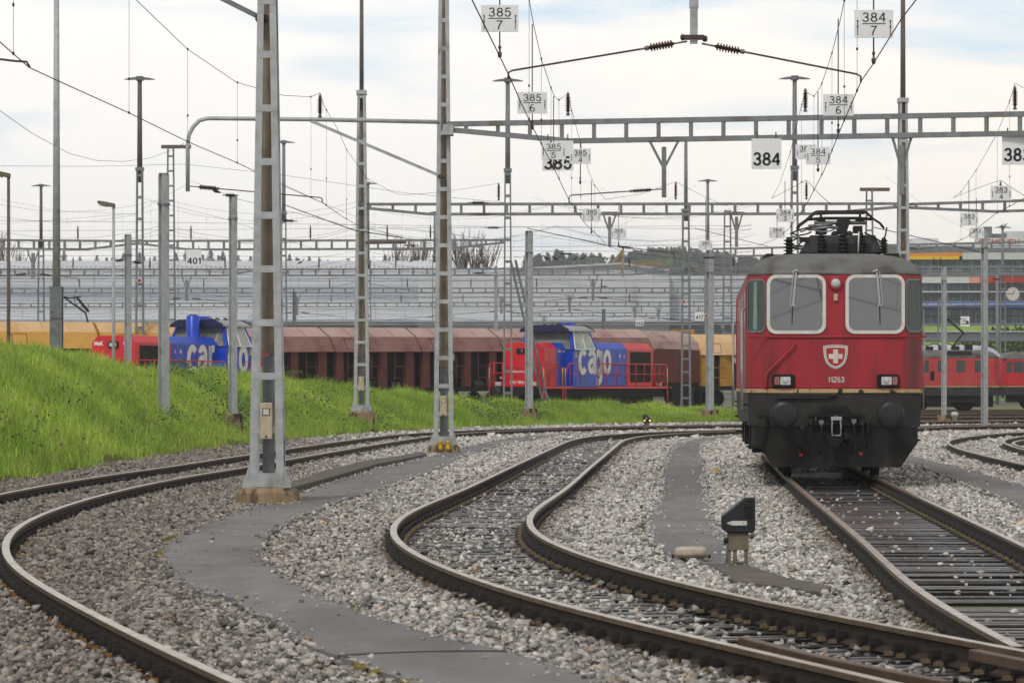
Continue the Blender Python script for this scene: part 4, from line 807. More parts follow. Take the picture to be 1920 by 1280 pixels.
# yellow thing in the ballast
q = G(1343, 887, BZ); m = MB(); m.loft([[(q.x-.09, q.y-.06, BZ-.03), (q.x+.09, q.y-.06, BZ-.03), (q.x+.09, q.y+.06, BZ-.03), (q.x-.09, q.y+.06, BZ-.03)], [(q.x-.04, q.y-.03, BZ+.07), (q.x+.03, q.y-.03, BZ+.07), (q.x+.03, q.y+.03, BZ+.07), (q.x-.04, q.y+.03, BZ+.07)], [(q.x-.015, q.y-.02, BZ+.11), (q.x+.02, q.y-.02, BZ+.11), (q.x+.02, q.y+.02, BZ+.11), (q.x-.015, q.y+.02, BZ+.11)]]); m.box(q.x+.02, q.x+.1, q.y-.04, q.y+.02, BZ-.02, BZ+.03)
tag(m.build('ground_marker', 'yellow_plastic', bevel=0.008), 'small yellow marker lying on the ballast between the narrow path and the red locomotive', 'marker')
# tall lighting masts: lattice foot, tube, twin floodlight
def tmast(px, top, split, Y, w, base_z, label, k, tm='galv_far', group='tall floodlight masts', pole_r=0.13, foot=True):
    X = (px-960)/F*Y; zt = H+(HY-top)/F*Y; zs = H+(HY-split)/F*Y
    return lattice_mast('floodlight_mast', label, 'light mast', (X, Y, base_z), zs-base_z, w*1.5, w, w*0.9, 1.15*w/0.35, mt='galv_far', batten=0.13, leg=0.09, tube=(zt-zs, pole_r, tm), lamp=k, group=group, gus=False)
tmast(262, 151, 318, 150, 0.31, 0.1, 'tall floodlight mast with brown tube behind the locomotive with the exhaust stack', 0.95, 'pole_brown')
tmast(952, 154, 320, 149, 0.31, 0.1, 'tall floodlight mast whose lattice foot stands in front of the red locomotive nose', 0.95)
tmast(1490, 150, 315, 152, 0.32, 0.1, 'tall floodlight mast rising above the pantograph of the shield bearing locomotive', 0.98)
tmast(77, 350, 452, 240, 0.42, 0.1, 'small far floodlight mast left of the thick white pole', 0.98, 'pole_brown')
tmast(1327, 341, 480, 240, 0.42, 0.1, 'small far floodlight mast behind the 385 over 1 sign', 0.98)
tmast(690, 346, 490, 240, 0.4, 0.1, 'small far floodlight mast just behind the lattice mast with the brown tube', 0.95)
tmast(532, 269, 400, 200, 0.32, 0.1, 'floodlight mast mostly hidden behind the largest lattice mast', 0.95)
tmast(1650, 455, 505, 330, 0.4, 0.1, 'tiny far floodlight mast beyond the roof of the shield bearing locomotive', 0.98)
tmast(1880, 428, 530, 260, 0.4, 0.1, 'far floodlight mast in front of the office building with red letters', 0.95)
tmast(815, 400, 480, 300, 0.4, 0.1, 'thin far floodlight mast left of the mast with yellow capsules', 0.9)
lattice_mast('lattice_mast', 'open lattice mast with a red and white disc, before the brown wagon end', 'mast', (W(1286, 0, 184).x, 184, 0.0), H+(HY-395)/F*184, 0.62, 0.42, 0.4, 0.75, mt='galv_far', batten=0.12, leg=0.12, tube=(H+(HY-262)/F*184-(H+(HY-395)/F*184), 0.12, 'galv_far'), gus=False)
for px, y0, y1, Y, lb in ((1364, 395, 640, 200, 'slim lattice mast behind the rear roof edge of the shield bearing locomotive'), (320, 275, 640, 205, 'tapering lattice tower with a cross arm left of the tall square post'), (1630, 355, 640, 205, 'lattice tower with a cross arm between the pantograph and the brown topped mast'), (1765, 560, 700, 230, 'thin lattice mast in front of the office building'), (840, 560, 620, 230, 'slim far lattice mast glimpsed beside the mast with yellow capsules')):
    z1 = H+(HY-y0)/F*Y; t = lattice_mast('lattice_mast', lb, 'mast', (W(px, 0, Y).x, Y, 0.0), z1, 0.75, 0.42, 0.4, 0.95, mt='galv_far', leg=0.09, gus=False)
    if 'cross arm' in lb: m = MB(); m.box(-0.6, 1.3, -0.12, 0.12, z1-0.12, z1+0.1); m.build('cross_arm', 'pole_brown', t, True)
# H-section posts
def hpost(px, ytop, ybase, Y, wd, label, zb=None, mt='galv', plinth=None, cat='post'):
    X = (px-960)/F*Y; zt = H+(HY-ytop)/F*Y; zb = H+(HY-ybase)/F*Y if zb is None else zb; t = thing('steel_post', label, cat, (X, Y, zb-0.3)); h = zt-zb+0.3; a = R(38); m = MB()
    c, s_ = math.cos(a), math.sin(a); 
    P = lambda x, y: (x*c-y*s_, x*s_+y*c)
    e = wd*0.42; pr = [P(-e, -e), P(e, -e), P(e, -e+.03), P(.015, -e+.03), P(.015, e-.03), P(e, e-.03), P(e, e), P(-e, e), P(-e, e-.03), P(-.015, e-.03), P(-.015, -e+.03), P(-e, -e+.03)]
    m.prism(pr, ((0, 0, 0), (1, 0, 0), (0, 1, 0), (0, 0, 1)), 0, h); m.build('shaft', mt, t, True)
    m = MB(); m.box(-e*1.1, e*1.1, -e*1.1, e*1.1, h, h+0.03); m.build('cap', 'galv_dark', t, True)
    m = MB(); zc = h-wd*3.2; m.box(-wd*.62, wd*.62, -wd*.62, wd*.62, zc, zc+0.05); m.build('clamp_band', 'galv_dark', t, True)
    if plinth: m = MB(); pw, ph = plinth; m.loft([[(-pw/2, -pw/2, 0.3-ph), (pw/2, -pw/2, .3-ph), (pw/2, pw/2, .3-ph), (-pw/2, pw/2, .3-ph)], [(-pw/2, -pw/2, 0.3), (pw/2, -pw/2, .3), (pw/2, pw/2, .3), (-pw/2, pw/2, .3)]]); m.build('plinth', 'concrete', t, True, bevel=0.03)
    return t
hpost(307, 327, 790, 87, 0.26, 'tall galvanised square post standing alone in the grass of the bank')
hpost(437, 367, 775, 96, 0.22, 'galvanised post with a concrete foot among brambles, next to the largest lattice mast', plinth=(0.55, 0.9))
hpost(240, 441, 700, 122, 0.24, 'shorter galvanised post behind the crest of the bank by the red locomotive nose')
hpost(992, 434, 765, 138, 0.29, 'galvanised post with a slanted strut, in front of the red locomotive nose with V lamp', plinth=(0.7, 0.6))
hpost(1331, 470, 768, 149, 0.32, 'galvanised post on the bank just left of the shield bearing locomotive', plinth=(0.8, 0.8))
hpost(1770, 500, 775, 140, 0.2, 'slim post on a black topped white concrete block before the parked red locomotive', zb=0.25, plinth=(0.52, 0.85))
hpost(1846, 430, 797, 123, 0.23, 'tall bluish post in front of the gap between the parked red locomotives', plinth=(0.6, 0.35))
hpost(930, 500, 745, 172, 0.16, 'thin twin post behind the floodlight mast at the red locomotive nose', zb=0.2)
hpost(552, 548, 640, 215, 0.22, 'short far post behind the brown wagons, right of the largest lattice mast', zb=0.3, mt='galv_far')
hpost(1132, 580, 660, 215, 0.2, 'short far post behind the brown wagon with the round roof', zb=0.3, mt='galv_far')
hpost(1422, 560, 660, 160, 0.2, 'post hidden behind the shield bearing locomotive', zb=0.0, mt='galv_far') if False else None
a, b_ = W(962, 488, 141), W(1022, 742, 138.6); t = thing('strut', 'dark slanted ladder-like strut leaning against the galvanised post by the red nose', 'strut', tuple(b_)); m = MB()
for o_ in (-0.11, 0.11): m.beam((a.x+o_, a.y, a.z), (b_.x+o_, b_.y, b_.z-0.2), 0.07, 0.09)
for k in range(9): q = a.lerp(b_, (k+.5)/9); m.beam((q.x-.1, q.y, q.z), (q.x+.1, q.y, q.z), 0.08, 0.05)
m.build('frame', 'galv_dark', t)
# thick round pole with steel foot on the left
q = W(106, 540, 115); t = thing('light_mast', 'thick pale round pole on a square steel foot at the crest of the bank', 'light mast', (q.x, q.y, 0.3)); m = MB(); m.tube([(0, 0, q.z-.5), (0, 0, 17)], [0.148, 0.085], 16); m.build('pole', 'galv', t, True)
m = MB(); m.box(-0.22, 0.22, -0.2, -0.14, -0.5, q.z-.3+0.05); m.box(-0.22, 0.22, 0.14, 0.2, -0.5, q.z-.3+.05); m.box(-0.05, 0.05, -0.14, 0.14, -.5, q.z-.3); m.box(-0.24, 0.24, -0.22, 0.22, q.z-.3, q.z-.25); m.box(-.2, .2, -.23, -.205, q.z-1.4, q.z-1.15); m.build('foot', 'galv_dark', t, True)
# small street lamps
def slamp(px, ytop, Y, s_, label):
    X = (px-960)/F*Y; zt = H+(HY-ytop)/F*Y; t = thing('street_lamp', label, 'street lamp', (X, Y, 0.0)); m = MB(); m.tube([(0, 0, 0), (0, 0, zt)], [0.07, 0.05], 8); m.build('pole', 'pole_brown' if s_ else 'galv', t, True)
    m = MB(); m.loft([[(0.06, -.1, zt-.08), (0.06, .1, zt-.08), (0.06, .1, zt+.08), (0.06, -.1, zt+.08)], [(-.3, -.13, zt), (-.3, .13, zt), (-.3, .13, zt+.16), (-.3, -.13, zt+.16)], [(-.6, -.1, zt+.08), (-.6, .1, zt+.08), (-.6, .1, zt+.2), (-.6, -.1, zt+.2)]]); h_ = m.build('lamp_head', 'drab', t, True, bevel=0.02)
    m = MB(); m.prism(rrect(.34, .16, .03), ((-.36, 0, zt+.02), (1, 0, -.15), (0, 1, 0), (0, 0, -1)), 0, 0.05); m.build('lamp_glass', 'lens', h_, True)
slamp(213, 386, 120, 0, 'small street lamp with a dirty lamp head beside the shorter post, over the red nose'); slamp(16, 330, 105, 1, 'small street lamp at the left edge with its head cut off')
# ---------------------------------------------------------------- gantries
def gantry(label, A, B, dep, th, pitch, taperA=0.0, taperB=0.0, mt='gantry_steel', posts=True, far=False, vw=0.1):
    """ladder beam from A to B (top chord ends); the bottom chord rises to the top one over the taper lengths"""
    A, B = Vector(A), Vector(B); t = thing('overhead_gantry', label, 'gantry', tuple(A)); d = B-A; Ln = d.length; u = d.normalized()
    m = MB(); m.beam(A, B, th*1.1, th); m.build('top_chord', mt, t)
    def bot(s):
        k = dep
        if taperA and s < taperA: k = dep*(0.28+0.72*s/taperA)
        if taperB and s > Ln-taperB: k = min(k, dep*(0.28+0.72*(Ln-s)/taperB))
        return A + u*s - Vector((0, 0, k))
    m = MB(); ks = [0] + ([taperA] if taperA else []) + ([Ln-taperB] if taperB else []) + [Ln]
    for a, b in zip(ks[:-1], ks[1:]): m.beam(bot(a), bot(b), th*1.1, th)
    m.build('bottom_chord', mt, t); s = pitch*0.6
    while s < Ln-0.05:
        m = MB(); m.beam(A+u*s-Vector((0, 0, th*.45)), bot(s)+Vector((0, 0, th*.45)), vw, th*0.8, up=(0, 1, 0)); m.build('upright', mt, t); s += pitch
    return t
def insulator_on(t, px, py, Y, h=0.58, r=0.072):
    q = W(px, py, Y); m = MB(); upright(m, q.x, q.y, q.z, h, r); return m.build('insulator', ['insulator', 'metal_cap'], t)
def drop(t, px, ytop, ybot, Y, wt=0.55, wd=0.17, vy=0.45, mt='gantry_steel', arms=()):
    """V bracket with a hanging channel; arms = (x, y) pixel ends of the registration arms with their insulators"""
    A = W(px, ytop, Y); B = W(px, ybot, Y); m = MB(); zv = A.z-(A.z-B.z)*vy
    m.box(A.x-wt/2-.04, A.x+wt/2+.04, Y-.06, Y+.06, A.z-.05, A.z)
    for s_ in (-1, 1): m.beam((A.x+s_*wt/2, Y, A.z-.03), (A.x+s_*wd*.4, Y, zv-0.1), .06, .06)
    m.box(A.x-wd/2, A.x+wd/2, Y-.07, Y+.07, B.z, zv+0.35); o = m.build('drop_bracket', mt, t)
    for k, (x1, y1, hook) in enumerate(arms):
        C = W(x1, y1, Y); arm(o, Vector((A.x + (-1 if C.x < A.x else 1)*wd*.5, Y-.05, B.z+0.2 if not hook else B.z+.05)), C, 0.9)
    return o
def arm(par, P, C, ins=0.8, r=0.017, hook=0.18):
    d = C+Vector((0, 0, hook))-P; L_ = d.length; u = d.normalized(); m = MB(); m.cur = 0; m.tube([P+u*ins, P+u*(L_-0.06), C+Vector((0, 0, hook*.8)), C], r, 6); m.build('registration_arm', 'rod', par)
    m = MB(); m.cur = 1; m.tube([P, P+u*ins*.3], r, 6); m.cur = 0; m.lathe(P+u*ins*.28, u, [(t_, rr) for t_, rr in ins_prof(ins*.55, .028, .062, 8)], 10); m.cur = 1; m.lathe(P+u*ins*.82, u, [(0, .035), (.05, .035), (.06, .015), (ins*.2, .015)], 8); m.build('arm_insulator', ['insulator', 'metal_cap'], par)
# first gantry, just above the picture, with the hanging tube for the two front tracks
Y0 = 47.0
g0 = gantry('overhead gantry carrying the central hanging tube with two insulated arms', (W(508, 0, 46.4).x, 46.6, 8.15), (13.0, Y0, 8.3), 0.5, 0.12, 0.85, taperA=2)
A = W(1301, -120, Y0); B = W(1301, 82, Y0); m = MB(); m.box(A.x-.055, A.x+.055, Y0-.05, Y0+.05, B.z, B.z+0.9); m.box(A.x-.065, A.x+.065, Y0-.06, Y0+.06, B.z+.52, 7.75); tubo = m.build('hanging_tube', 'galv', g0)
m = MB(); m.box(B.x-.15, B.x+.15, Y0-.09, Y0+.09, B.z+.06, B.z+.12); m.lathe((B.x-.13, Y0, B.z+.09), (-1, 0, 0), [(0, .04), (.05, .05), (.07, .02)], 8); m.lathe((B.x+.13, Y0, B.z+.07), (1, 0, 0), [(0, .04), (.05, .05), (.07, .02)], 8); m.build('clamp', 'rod', tubo)
arm(tubo, W(1288, 78, Y0), W(953, 148, 46.5), 0.72, 0.016, 0.11); arm(tubo, W(1316, 82, Y0), W(1614, 155, 46.5), 0.72, 0.016, 0.11)
m = MB(); q0, q1 = W(415, -3, 46.3), W(487, 33, 46.3); m.beam(q0, q1, 0.07, 0.07); m.beam(q0, q0+(q0-q1)*2, .07, .07); m.cur = 1; m.box(q1.x-.05, q1.x+.12, 46.1, 46.45, q1.z-.06, q1.z+.02); m.build('bracket_arm', ['galv_dark', 'rod'], M1)
# left bracket of track one on the big mast: steady arm just at the left edge
q = W(-60, 104, 46.5); m = MB(); m.tube([W(-260, 92, 46.5), q, W(30, 115, 46.5), W(50, 116, 46.5), W(56, 127, 46.5)], 0.018, 6); o = m.build('registration_arm', 'rod', None); tag(o, 'thin bent steady arm reaching in at the left edge to the contact wire', 'steady arm')
YG1 = 78.5; A = W(838, 233, 79.6); B = W(2030, 212, 77.5)
g1 = gantry('overhead gantry from which the big 384 and 385 plates hang', (A.x, 79.6, A.z), (B.x, 77.5, B.z), 0.47, 0.125, 0.80, taperA=3.1)
insulator_on(g1, 1065, 217, 78.7); insulator_on(g1, 1510, 210, 78.3); insulator_on(g1, 1903, 206, 77.9)
drop(g1, 1245, 261, 370, 78.6, wt=0.72, wd=0.11, vy=0.38, arms=((1067, 380, 0),)); drop(g1, 1691, 256, 365, 78.1, wt=0.45, wd=0.11, vy=.4)
m = MB()
q = W(838, 242, 79.6); m.box(q.x-.1, q.x+.16, 79.35, 79.9, q.z-.16, q.z+.1); m.build('end_plate', 'galv', g1)
# the curved cantilever on the left of the same mast
cl = thing('cantilever', 'long curved cantilever tube with a slanted brace on the mast with yellow capsules', 'cantilever', tuple(W(822, 228, 79.7))); Yc = 79.4
m = MB(); pts = [W(824, 229, 79.7), W(580, 224, 79.5), W(390, 222, Yc), W(374, 226, Yc), W(362, 238, Yc), W(354, 254, Yc), W(352, 272, Yc), W(352, 359, Yc)]; m.tube(pts, 0.052, 8); m.build('beam', 'galv', cl)
m = MB(); m.beam(W(583, 227, 79.5), W(826, 330, 79.7), .07, .07); m.cur = 1; q = W(826, 330, 79.7); m.box(q.x-.06, q.x+.1, 79.5, 79.9, q.z-.05, q.z+.03); m.build('brace', ['galv', 'rod'], cl)
arm(cl, W(355, 349, Yc), W(604, 380, 78.5), 0.9, 0.016, 0.12)
insulator_on(cl, 600, 220, 79.5)
YG2 = 115.0; A = W(668, 383, YG2); B = W(1693, 382, YG2); C = W(2050, 372, YG2+1)
g2 = gantry('second overhead gantry, between the tube topped masts on the bank and behind the locomotive', tuple(A), tuple(B), 0.36, 0.10, 0.82, taperA=2.6, taperB=3.0)
g2b = gantry('continuation of the second gantry to the right of the mast behind the locomotive', (B.x+.01, YG2+.15, B.z-.02), tuple(C), 0.36, 0.10, 0.82, taperA=3.4)
for px, y, g_ in ((935, 376, g2), (1267, 374, g2), (1512, 374, g2), (1701, 467, None), (1876, 373, g2b)):
    if g_: insulator_on(g_, px, y, YG2, 0.64, 0.068)
drop(g2, 1143, 397, 463, YG2, wt=0.5, wd=0.11, vy=.42, arms=((1265, 484, 1),)); drop(g2, 1381, 397, 463, YG2, wt=.45, wd=.11, vy=.42)
def farg(label, x0, y0, x1, y1, Y, dep, th, pitch, ta=0, tb=0, ins=(), drops=(), mt='gantry_steel'):
    g_ = gantry(label, tuple(W(x0, y0, Y)), tuple(W(x1, y1, Y)), dep, th, pitch, ta, tb, mt=mt, vw=0.11)
    for x in ins: insulator_on(g_, x, y0+(y1-y0)*(x-x0)/(x1-x0), Y, 0.72, 0.06)
    for x, l in drops: 
        yt = y0+(y1-y0)*(x-x0)/(x1-x0); drop(g_, x, yt+dep*F/Y, yt+l, Y, wt=.55, wd=.16, vy=.4, mt=mt, arms=((x-90, yt+l+6, 0), (x+85, yt+l+8, 0)))
    return g_
farg('third gantry above the yellow wagons, tapering to the brown topped floodlight mast', -40, 450, 258, 452, 150, 0.40, 0.10, 0.72, 0, 2.4, ins=(146,), drops=((62, 70),), mt='gantry_steel')
farg('third gantry between the two tall floodlight masts, hung with the 401 sign', 258, 452, 946, 450, 149.5, 0.40, 0.10, 0.72, 2.4, 2.6, ins=(358, 582, 726, 807), mt='gantry_steel')
farg('third gantry right part, reaching from the tall floodlight mast past the locomotive roof', 1290, 468, 2000, 452, 175, 0.42, 0.11, 1.0, 2.5, 0, ins=(1701,), mt='gantry_steel')
farg('fourth gantry, left part in front of the grey warehouse', -40, 505, 470, 505, 184, 0.36, 0.10, 0.80, 0, 1.5, ins=(137, 281, 422), drops=((350, 60),))
farg('fourth gantry, middle part, ending at the mast with the red and white disc', 472, 505, 1284, 503, 184, 0.36, 0.10, 0.80, 1.5, 3, ins=(598, 742, 886, 1180), drops=((1112, 60),))
farg('fourth gantry, right part behind the roof of the shield bearing locomotive', 1286, 503, 2000, 500, 184.4, 0.36, 0.10, 0.80, 3, 0, ins=(1375,))
farg('fifth thin gantry crossing in front of the grey warehouse', -40, 541, 1390, 540, 225, 0.32, 0.10, 0.9, 0, 0, ins=(149, 382, 618, 764, 883, 1006, 1128), drops=((557, 50), (1068, 45), (940, 48)))
farg('sixth thin gantry lower on the grey warehouse wall', -40, 569, 1390, 566, 266, 0.32, 0.10, 0.95, 0, 0, ins=(140, 621, 752, 868, 1180), drops=((1190, 30), (1235, 34), (820, 30)))
farg('seventh thinnest gantry just above the wagon roofs', 960, 587, 1390, 586, 300, 0.3, 0.09, 1.0, ins=(1203, 1310), drops=((1020, 26),))
farg('gantry before the office building, upper one', 1700, 500, 2000, 499, 230, 0.30, 0.10, 1.0, ins=(1751, 1763))
farg('gantry before the office building, lower one', 1700, 566, 2000, 564, 260, 0.30, 0.10, 1.0)
# ================================================================ number signs
def sign(cx, cy, Y, wpx, top, bot, label, ratio=0.715, rod_up=None, rod_dn=None, group='number plates hung in the overhead lines'):
    s_ = F/Y; wd = wpx/s_; ht = wd*ratio; O = W(cx, cy, Y); t = thing('number_sign', label, 'number sign', tuple(O), 0, group); m = MB(); m.box(-wd/2, wd/2, -0.008, 0.012, -ht/2, ht/2); m.build('plate', 'sign_white', t, True, bevel=0.004)
    f0 = lambda z: ((0, -0.009, z), (1, 0, 0), (0, 0, 1), (0, -1, 0))
    text(top, f0(ht*0.235), ht*0.34, 'dark_ink', t, wd=wd*0.60, local=True, th=.105 if wpx > 44 else .13); text(bot, f0(-ht*0.245), ht*0.34, 'dark_ink', t, wd=wd*.17 if bot != '1' else wd*.07, local=True, th=.105 if wpx > 44 else .13)
    m = MB(); m.box(-wd*.30, wd*.30, -0.013, -0.008, -0.004, 0.006); m.build('dividing_line', 'dark_ink', t, True)
    m = MB()
    for k in (-1, 1):
        for z in (0.1, -0.1): m.lathe((k*wd*.42, -0.008, ht*z), (0, -1, 0), [(0, wd*.022), (.012, wd*.02), (.016, wd*.01)], 8)
        m.cur = 1; m.box(k*wd*.42-.006, k*wd*.42+.006, -.012, -.008, -ht*.42 if wpx > 60 else -ht*.3, ht*.1); m.cur = 0
    m.build('bolts', ['black_ink', 'rust_streak' if wpx > 50 else 'dark_ink'], t, True)
    if rod_up or rod_dn:
        m = MB(); z0 = H+(HY-rod_dn)/F*Y-O.z if rod_dn else -ht/2; z1 = H+(HY-rod_up)/F*Y-O.z if rod_up else ht/2
        m.tube([(0, 0.03, z0+0.06), (0, 0.03, z1)], 0.011, 6)
        if rod_dn: m.lathe((0, 0.03, z0), (0, 0, 1), [(0, .02), (.03, .03), (.07, .03), (.08, .014), (.12, .014), (.13, .024), (.16, .02)], 7)
        m.build('hanging_rod', 'rod', t, True)
    return t
for n, l in (('385', ((937, 35, 43.5, 70, '7', -60, 108), (998, 193, 55.6, 56, '6', 45, 243), (1038, 283, 67, 46, '5', 180, 318), (1088, 293, 76.5, 40, '4', 262, 345), (1109, 403, 90, 34, '3', 338, 438), (1160, 437, 109, 28, '2', 380, 462), (1323, 460, 122, 25.5, '1', 372, None))),
             ('384', ((1638.5, 45, 42, 73, '7', -60, 120), (1572, 197, 54, 57, '6', 35, 250), (1534, 292, 66, 46, '5', 172, 322), (1511, 285, 78, 39, '4', None, None), (1472, 404, 90, 34, '3', 340, None), (1457, 436, 105, 29, '2', 400, None))),
             ('383', ((1877, 362, 78, 39, '4', None, None), (1817, 411, 90, 34, '3', 338, None), (1831, 437, 109, 28, '2', 372, None)))):
    for cx, cy, Y, wpx, d, ru, rd in l: sign(cx, cy, Y, wpx, n, d, 'white number plate reading %s over %s hanging in the overhead wires' % (n, d), rod_up=ru, rod_dn=rd)
def bigsign(x0, y0, x1, y1, Y, s, label, ht=0.5, off=-0.12, bold=0.03, cut=None):
    a, b = W(x0, y1, Y), W(x1, y0, Y); wd = b.x-a.x; h_ = b.z-a.z; t = thing('number_sign', label, 'number sign', ((a.x+b.x)/2, Y, (a.z+b.z)/2), 0, 'large plates hung under the gantries'); m = MB(); m.box(-wd/2, wd/2, -.01, .015, -h_/2, h_/2); m.build('plate', 'sign_white', t, True, bevel=0.004)
    text(s, ((0, -.011, h_*off), (1, 0, 0), (0, 0, 1), (0, -1, 0)), h_*ht, 'black_ink', t, wd=wd*.90, th=.17, local=True)
    for k in (-.32, .32): m = MB(); m.box(wd*k-.015, wd*k+.015, -.005, .02, h_/2, h_/2+0.16); m.build('hanger', 'rod', t, True)
bigsign(1409, 260, 1465, 317, 78.2, '384', 'big white plate reading 384 under the near gantry', 0.45, -0.17)
bigsign(1017, 264, 1075, 320, 78.8, '385', 'big white plate reading 385 partly covered by the smaller plates', 0.45, -0.24)
bigsign(1879, 252, 1936, 309, 77.8, '383', 'big white plate reading 383 cut off by the right edge', 0.45, -0.17)
bigsign(349, 468, 378, 498, 149.4, '401', 'white plate reading 401 under the third gantry', 0.42, -0.2)
bigsign(1192, 596, 1207, 611, 297, '115', 'small far white plate reading 115 above the brown round roofed wagon', 0.5, -0.2)
bigsign(1303, 585, 1320, 601, 240, '417', 'small far white plate reading 417 beside the slim post', 0.5, -0.1)
bigsign(1801, 593, 1818, 612, 210, '3', 'small white plate behind the raised pantograph', 0.4, -0.1)
# round discs
def disc(px, py, Y, r, label):
    O = W(px, py, Y); t = thing('round_disc', label, 'signal disc', tuple(O), 0, 'red and white discs on masts'); m = MB(); m.cur = 0; m.lathe((0, 0, 0), (0, -1, 0), [(0, r), (.015, r)], 20, False); m.build('plate', 'white_paint', t, True); m = MB(); m.lathe((0, -.016, 0), (0, -1, 0), [(0, r*.68), (.006, r*.66)], 20, False); m.build('red_spot', 'shield_red', t, True)
disc(261, 526, 149.6, 0.12, 'red and white disc on the floodlight mast behind the locomotive with the exhaust stack'); disc(1282, 566, 183.5, 0.13, 'red and white disc on the open mast before the brown wagon end'); disc(691, 592, 239, 0.14, 'red and white disc low on the far mast beside the tube topped mast'); disc(1324, 592, 149.0-.6, 0.10, 'red and white disc on the edge of the post left of the shield bearing locomotive'); disc(1355, 612, 199, 0.09, 'smallest red disc on the slim mast right behind the shield bearing locomotive')
# ================================================================ overhead wires
def sag(a, b, dz, n=10): return [a.lerp(b, k/n) - Vector((0, 0, dz*4*(k/n)*(1-k/n))) for k in range(n+1)]
def line(label, contact=None, carrier=None, drops=None, r=0.008, m='wire', cat='overhead line', clips=True):
    """overhead line: contact wire, carrying wire and droppers between them"""
    t = thing('overhead_line', label, cat, tuple((contact or carrier)[0]))
    if contact: b = MB(); b.tube(contact, r, 5); b.build('contact_wire', m, t)
    if carrier: b = MB(); b.tube(carrier, r*.8, 5); b.build('carrying_wire', m, t)
    if drops:
        for a, c in drops:
            b = MB(); b.tube([a, c], r*.42, 4)
            if clips:
                for q in (a, c, a.lerp(c, 0.72)): b.lathe(q-Vector((0, 0, .02)), (0, 0, 1), [(0, .006), (.01, r*2.1), (.04, r*2.1), (.05, .006)], 6)
            b.build('dropper', m, t)
    return t
def pth(l): return [W(x, y, Y) for x, y, Y in l]
def at(path, Y):
    for a, b in zip(path[:-1], path[1:]):
        if min(a.y, b.y) <= Y <= max(a.y, b.y) and abs(b.y-a.y) > 1e-6: return a.lerp(b, (Y-a.y)/(b.y-a.y))
    return None
def carr(l, path):
    """carrying wire straight above the contact wire: depth found from the column"""
    path = [p for p in path if p.y > 5]; xs = [960+F*p.x/p.y for p in path]; Ys = [p.y for p in path]
    if xs[0] > xs[-1]: xs, Ys = xs[::-1], Ys[::-1]
    return [W(x, y, float(np.interp(x, xs, Ys))) for x, y in l]
def drops_px(path, mw, cols):
    o = []
    for c in cols:
        r = []
        for P in (path, mw):
            P = [p for p in P if p.y > 5]
            for a, b in zip(P[:-1], P[1:]):
                xa, xb = 960+F*a.x/a.y, 960+F*b.x/b.y
                if min(xa, xb) <= c <= max(xa, xb) and abs(xb-xa) > 1e-6: k = (c-xa)/(xb-xa); Y = 1/((1-k)/a.y+k/b.y); r.append(a.lerp(b, (Y-a.y)/(b.y-a.y) if abs(b.y-a.y) > 1e-6 else k)); break
        if len(r) == 2: o.append((r[1], r[0]))
    return o
def drops_at(cw, mw, Ys):
    o = []
    for Y in Ys:
        a, c = at(mw, Y), at(cw, Y)
        if a is not None and c is not None: o.append((a, c))
    return o
HC = 6.0
def cw(l):      # contact wire points at constant height: (px, py) -> depth from the row
    return [W(x, y, F*(HC-H)/(HY-y)) for x, y in l]
w2 = [Vector((1.0, -10, HC))] + cw([(700, -420), (885, 0), (938, 108), (954, 141), (978, 195), (1001, 243), (1040, 318), (1068, 378)]) + pth([(1098, 420, 92), (1143, 463, 105), (1175, 473, 112), (1265, 484, 115.4), (1345, 497, 122)])
m2 = carr([(975, -80), (992, 0), (1000, 45), (1015, 111), (1033, 165), (1040, 182), (1048, 188), (1065, 176), (1072, 208), (1089, 270), (1104, 322), (1115, 348), (1135, 374), (1200, 364), (1267, 341), (1325, 371), (1363, 386)], w2)
line('overhead line above the middle S shaped track, passing the 385 plates', w2, m2, drops_px(w2, m2, (992, 1015, 1033, 1048, 1072, 1089, 1115)), 0.0085)
w3 = [Vector((3.9, -10, HC))] + cw([(1900, -330), (1718, 0), (1690, 36), (1636, 122), (1615, 152), (1577, 240), (1545, 320), (1515, 378), (1500, 402)]) + pth([(1478, 430, 98), (1455, 448, 108), (1420, 461, 115)])
m3 = carr([(1610, -120), (1583, 2), (1575, 40), (1560, 100), (1541, 157), (1534, 170), (1526, 181), (1510, 172), (1503, 197), (1482, 285), (1462, 345), (1447, 372), (1470, 360), (1512, 338), (1540, 368), (1560, 385)], w3)
line('overhead line above the locomotive track, passing the 384 plates', w3, m3, drops_px(w3, m3, (1607, 1583, 1560, 1541, 1526, 1503, 1482)), 0.0085)
w1 = cw([(-240, -130), (-60, 40), (0, 79), (27, 103), (55, 127), (100, 148), (242, 212), (352, 266), (446, 306), (530, 346), (604, 380)]) + pth([(645, 408, 88), (668, 421, 95), (760, 447, 118), (830, 460, 135)])
m1 = carr([(-100, -420), (0, -250), (128, -130), (255, 0), (352, 93), (444, 155), (530, 179), (583, 182), (600, 174), (608, 200), (632, 240), (650, 281), (690, 336), (740, 362), (755, 366), (830, 360), (935, 344)], w1)
line('overhead line above the curved track along the bank', w1, m1, drops_px(w1, m1, (25, 242, 352, 445, 583, 612, 650, 690)), 0.0085)
w4 = cw([(2050, 230), (1920, 372), (1865, 402), (1812, 445)]) + pth([(1775, 461, 108), (1700, 470, 118)])
m4 = carr([(2000, 80), (1960, 140), (1921, 166), (1903, 156), (1893, 190), (1870, 250), (1830, 320), (1802, 360), (1787, 371), (1840, 350), (1876, 338), (1925, 370)], w4)
line('overhead line at the right edge, passing the 383 plates', w4, m4, drops_px(w4, m4, (1893, 1870, 1830, 1802)), 0.0085)
def wire(label, pts, r=0.01, m='wire', name='cable'):
    b = MB(); b.tube(pts, r, 5); o = b.build(name, m); return tag(o, label, 'wire')
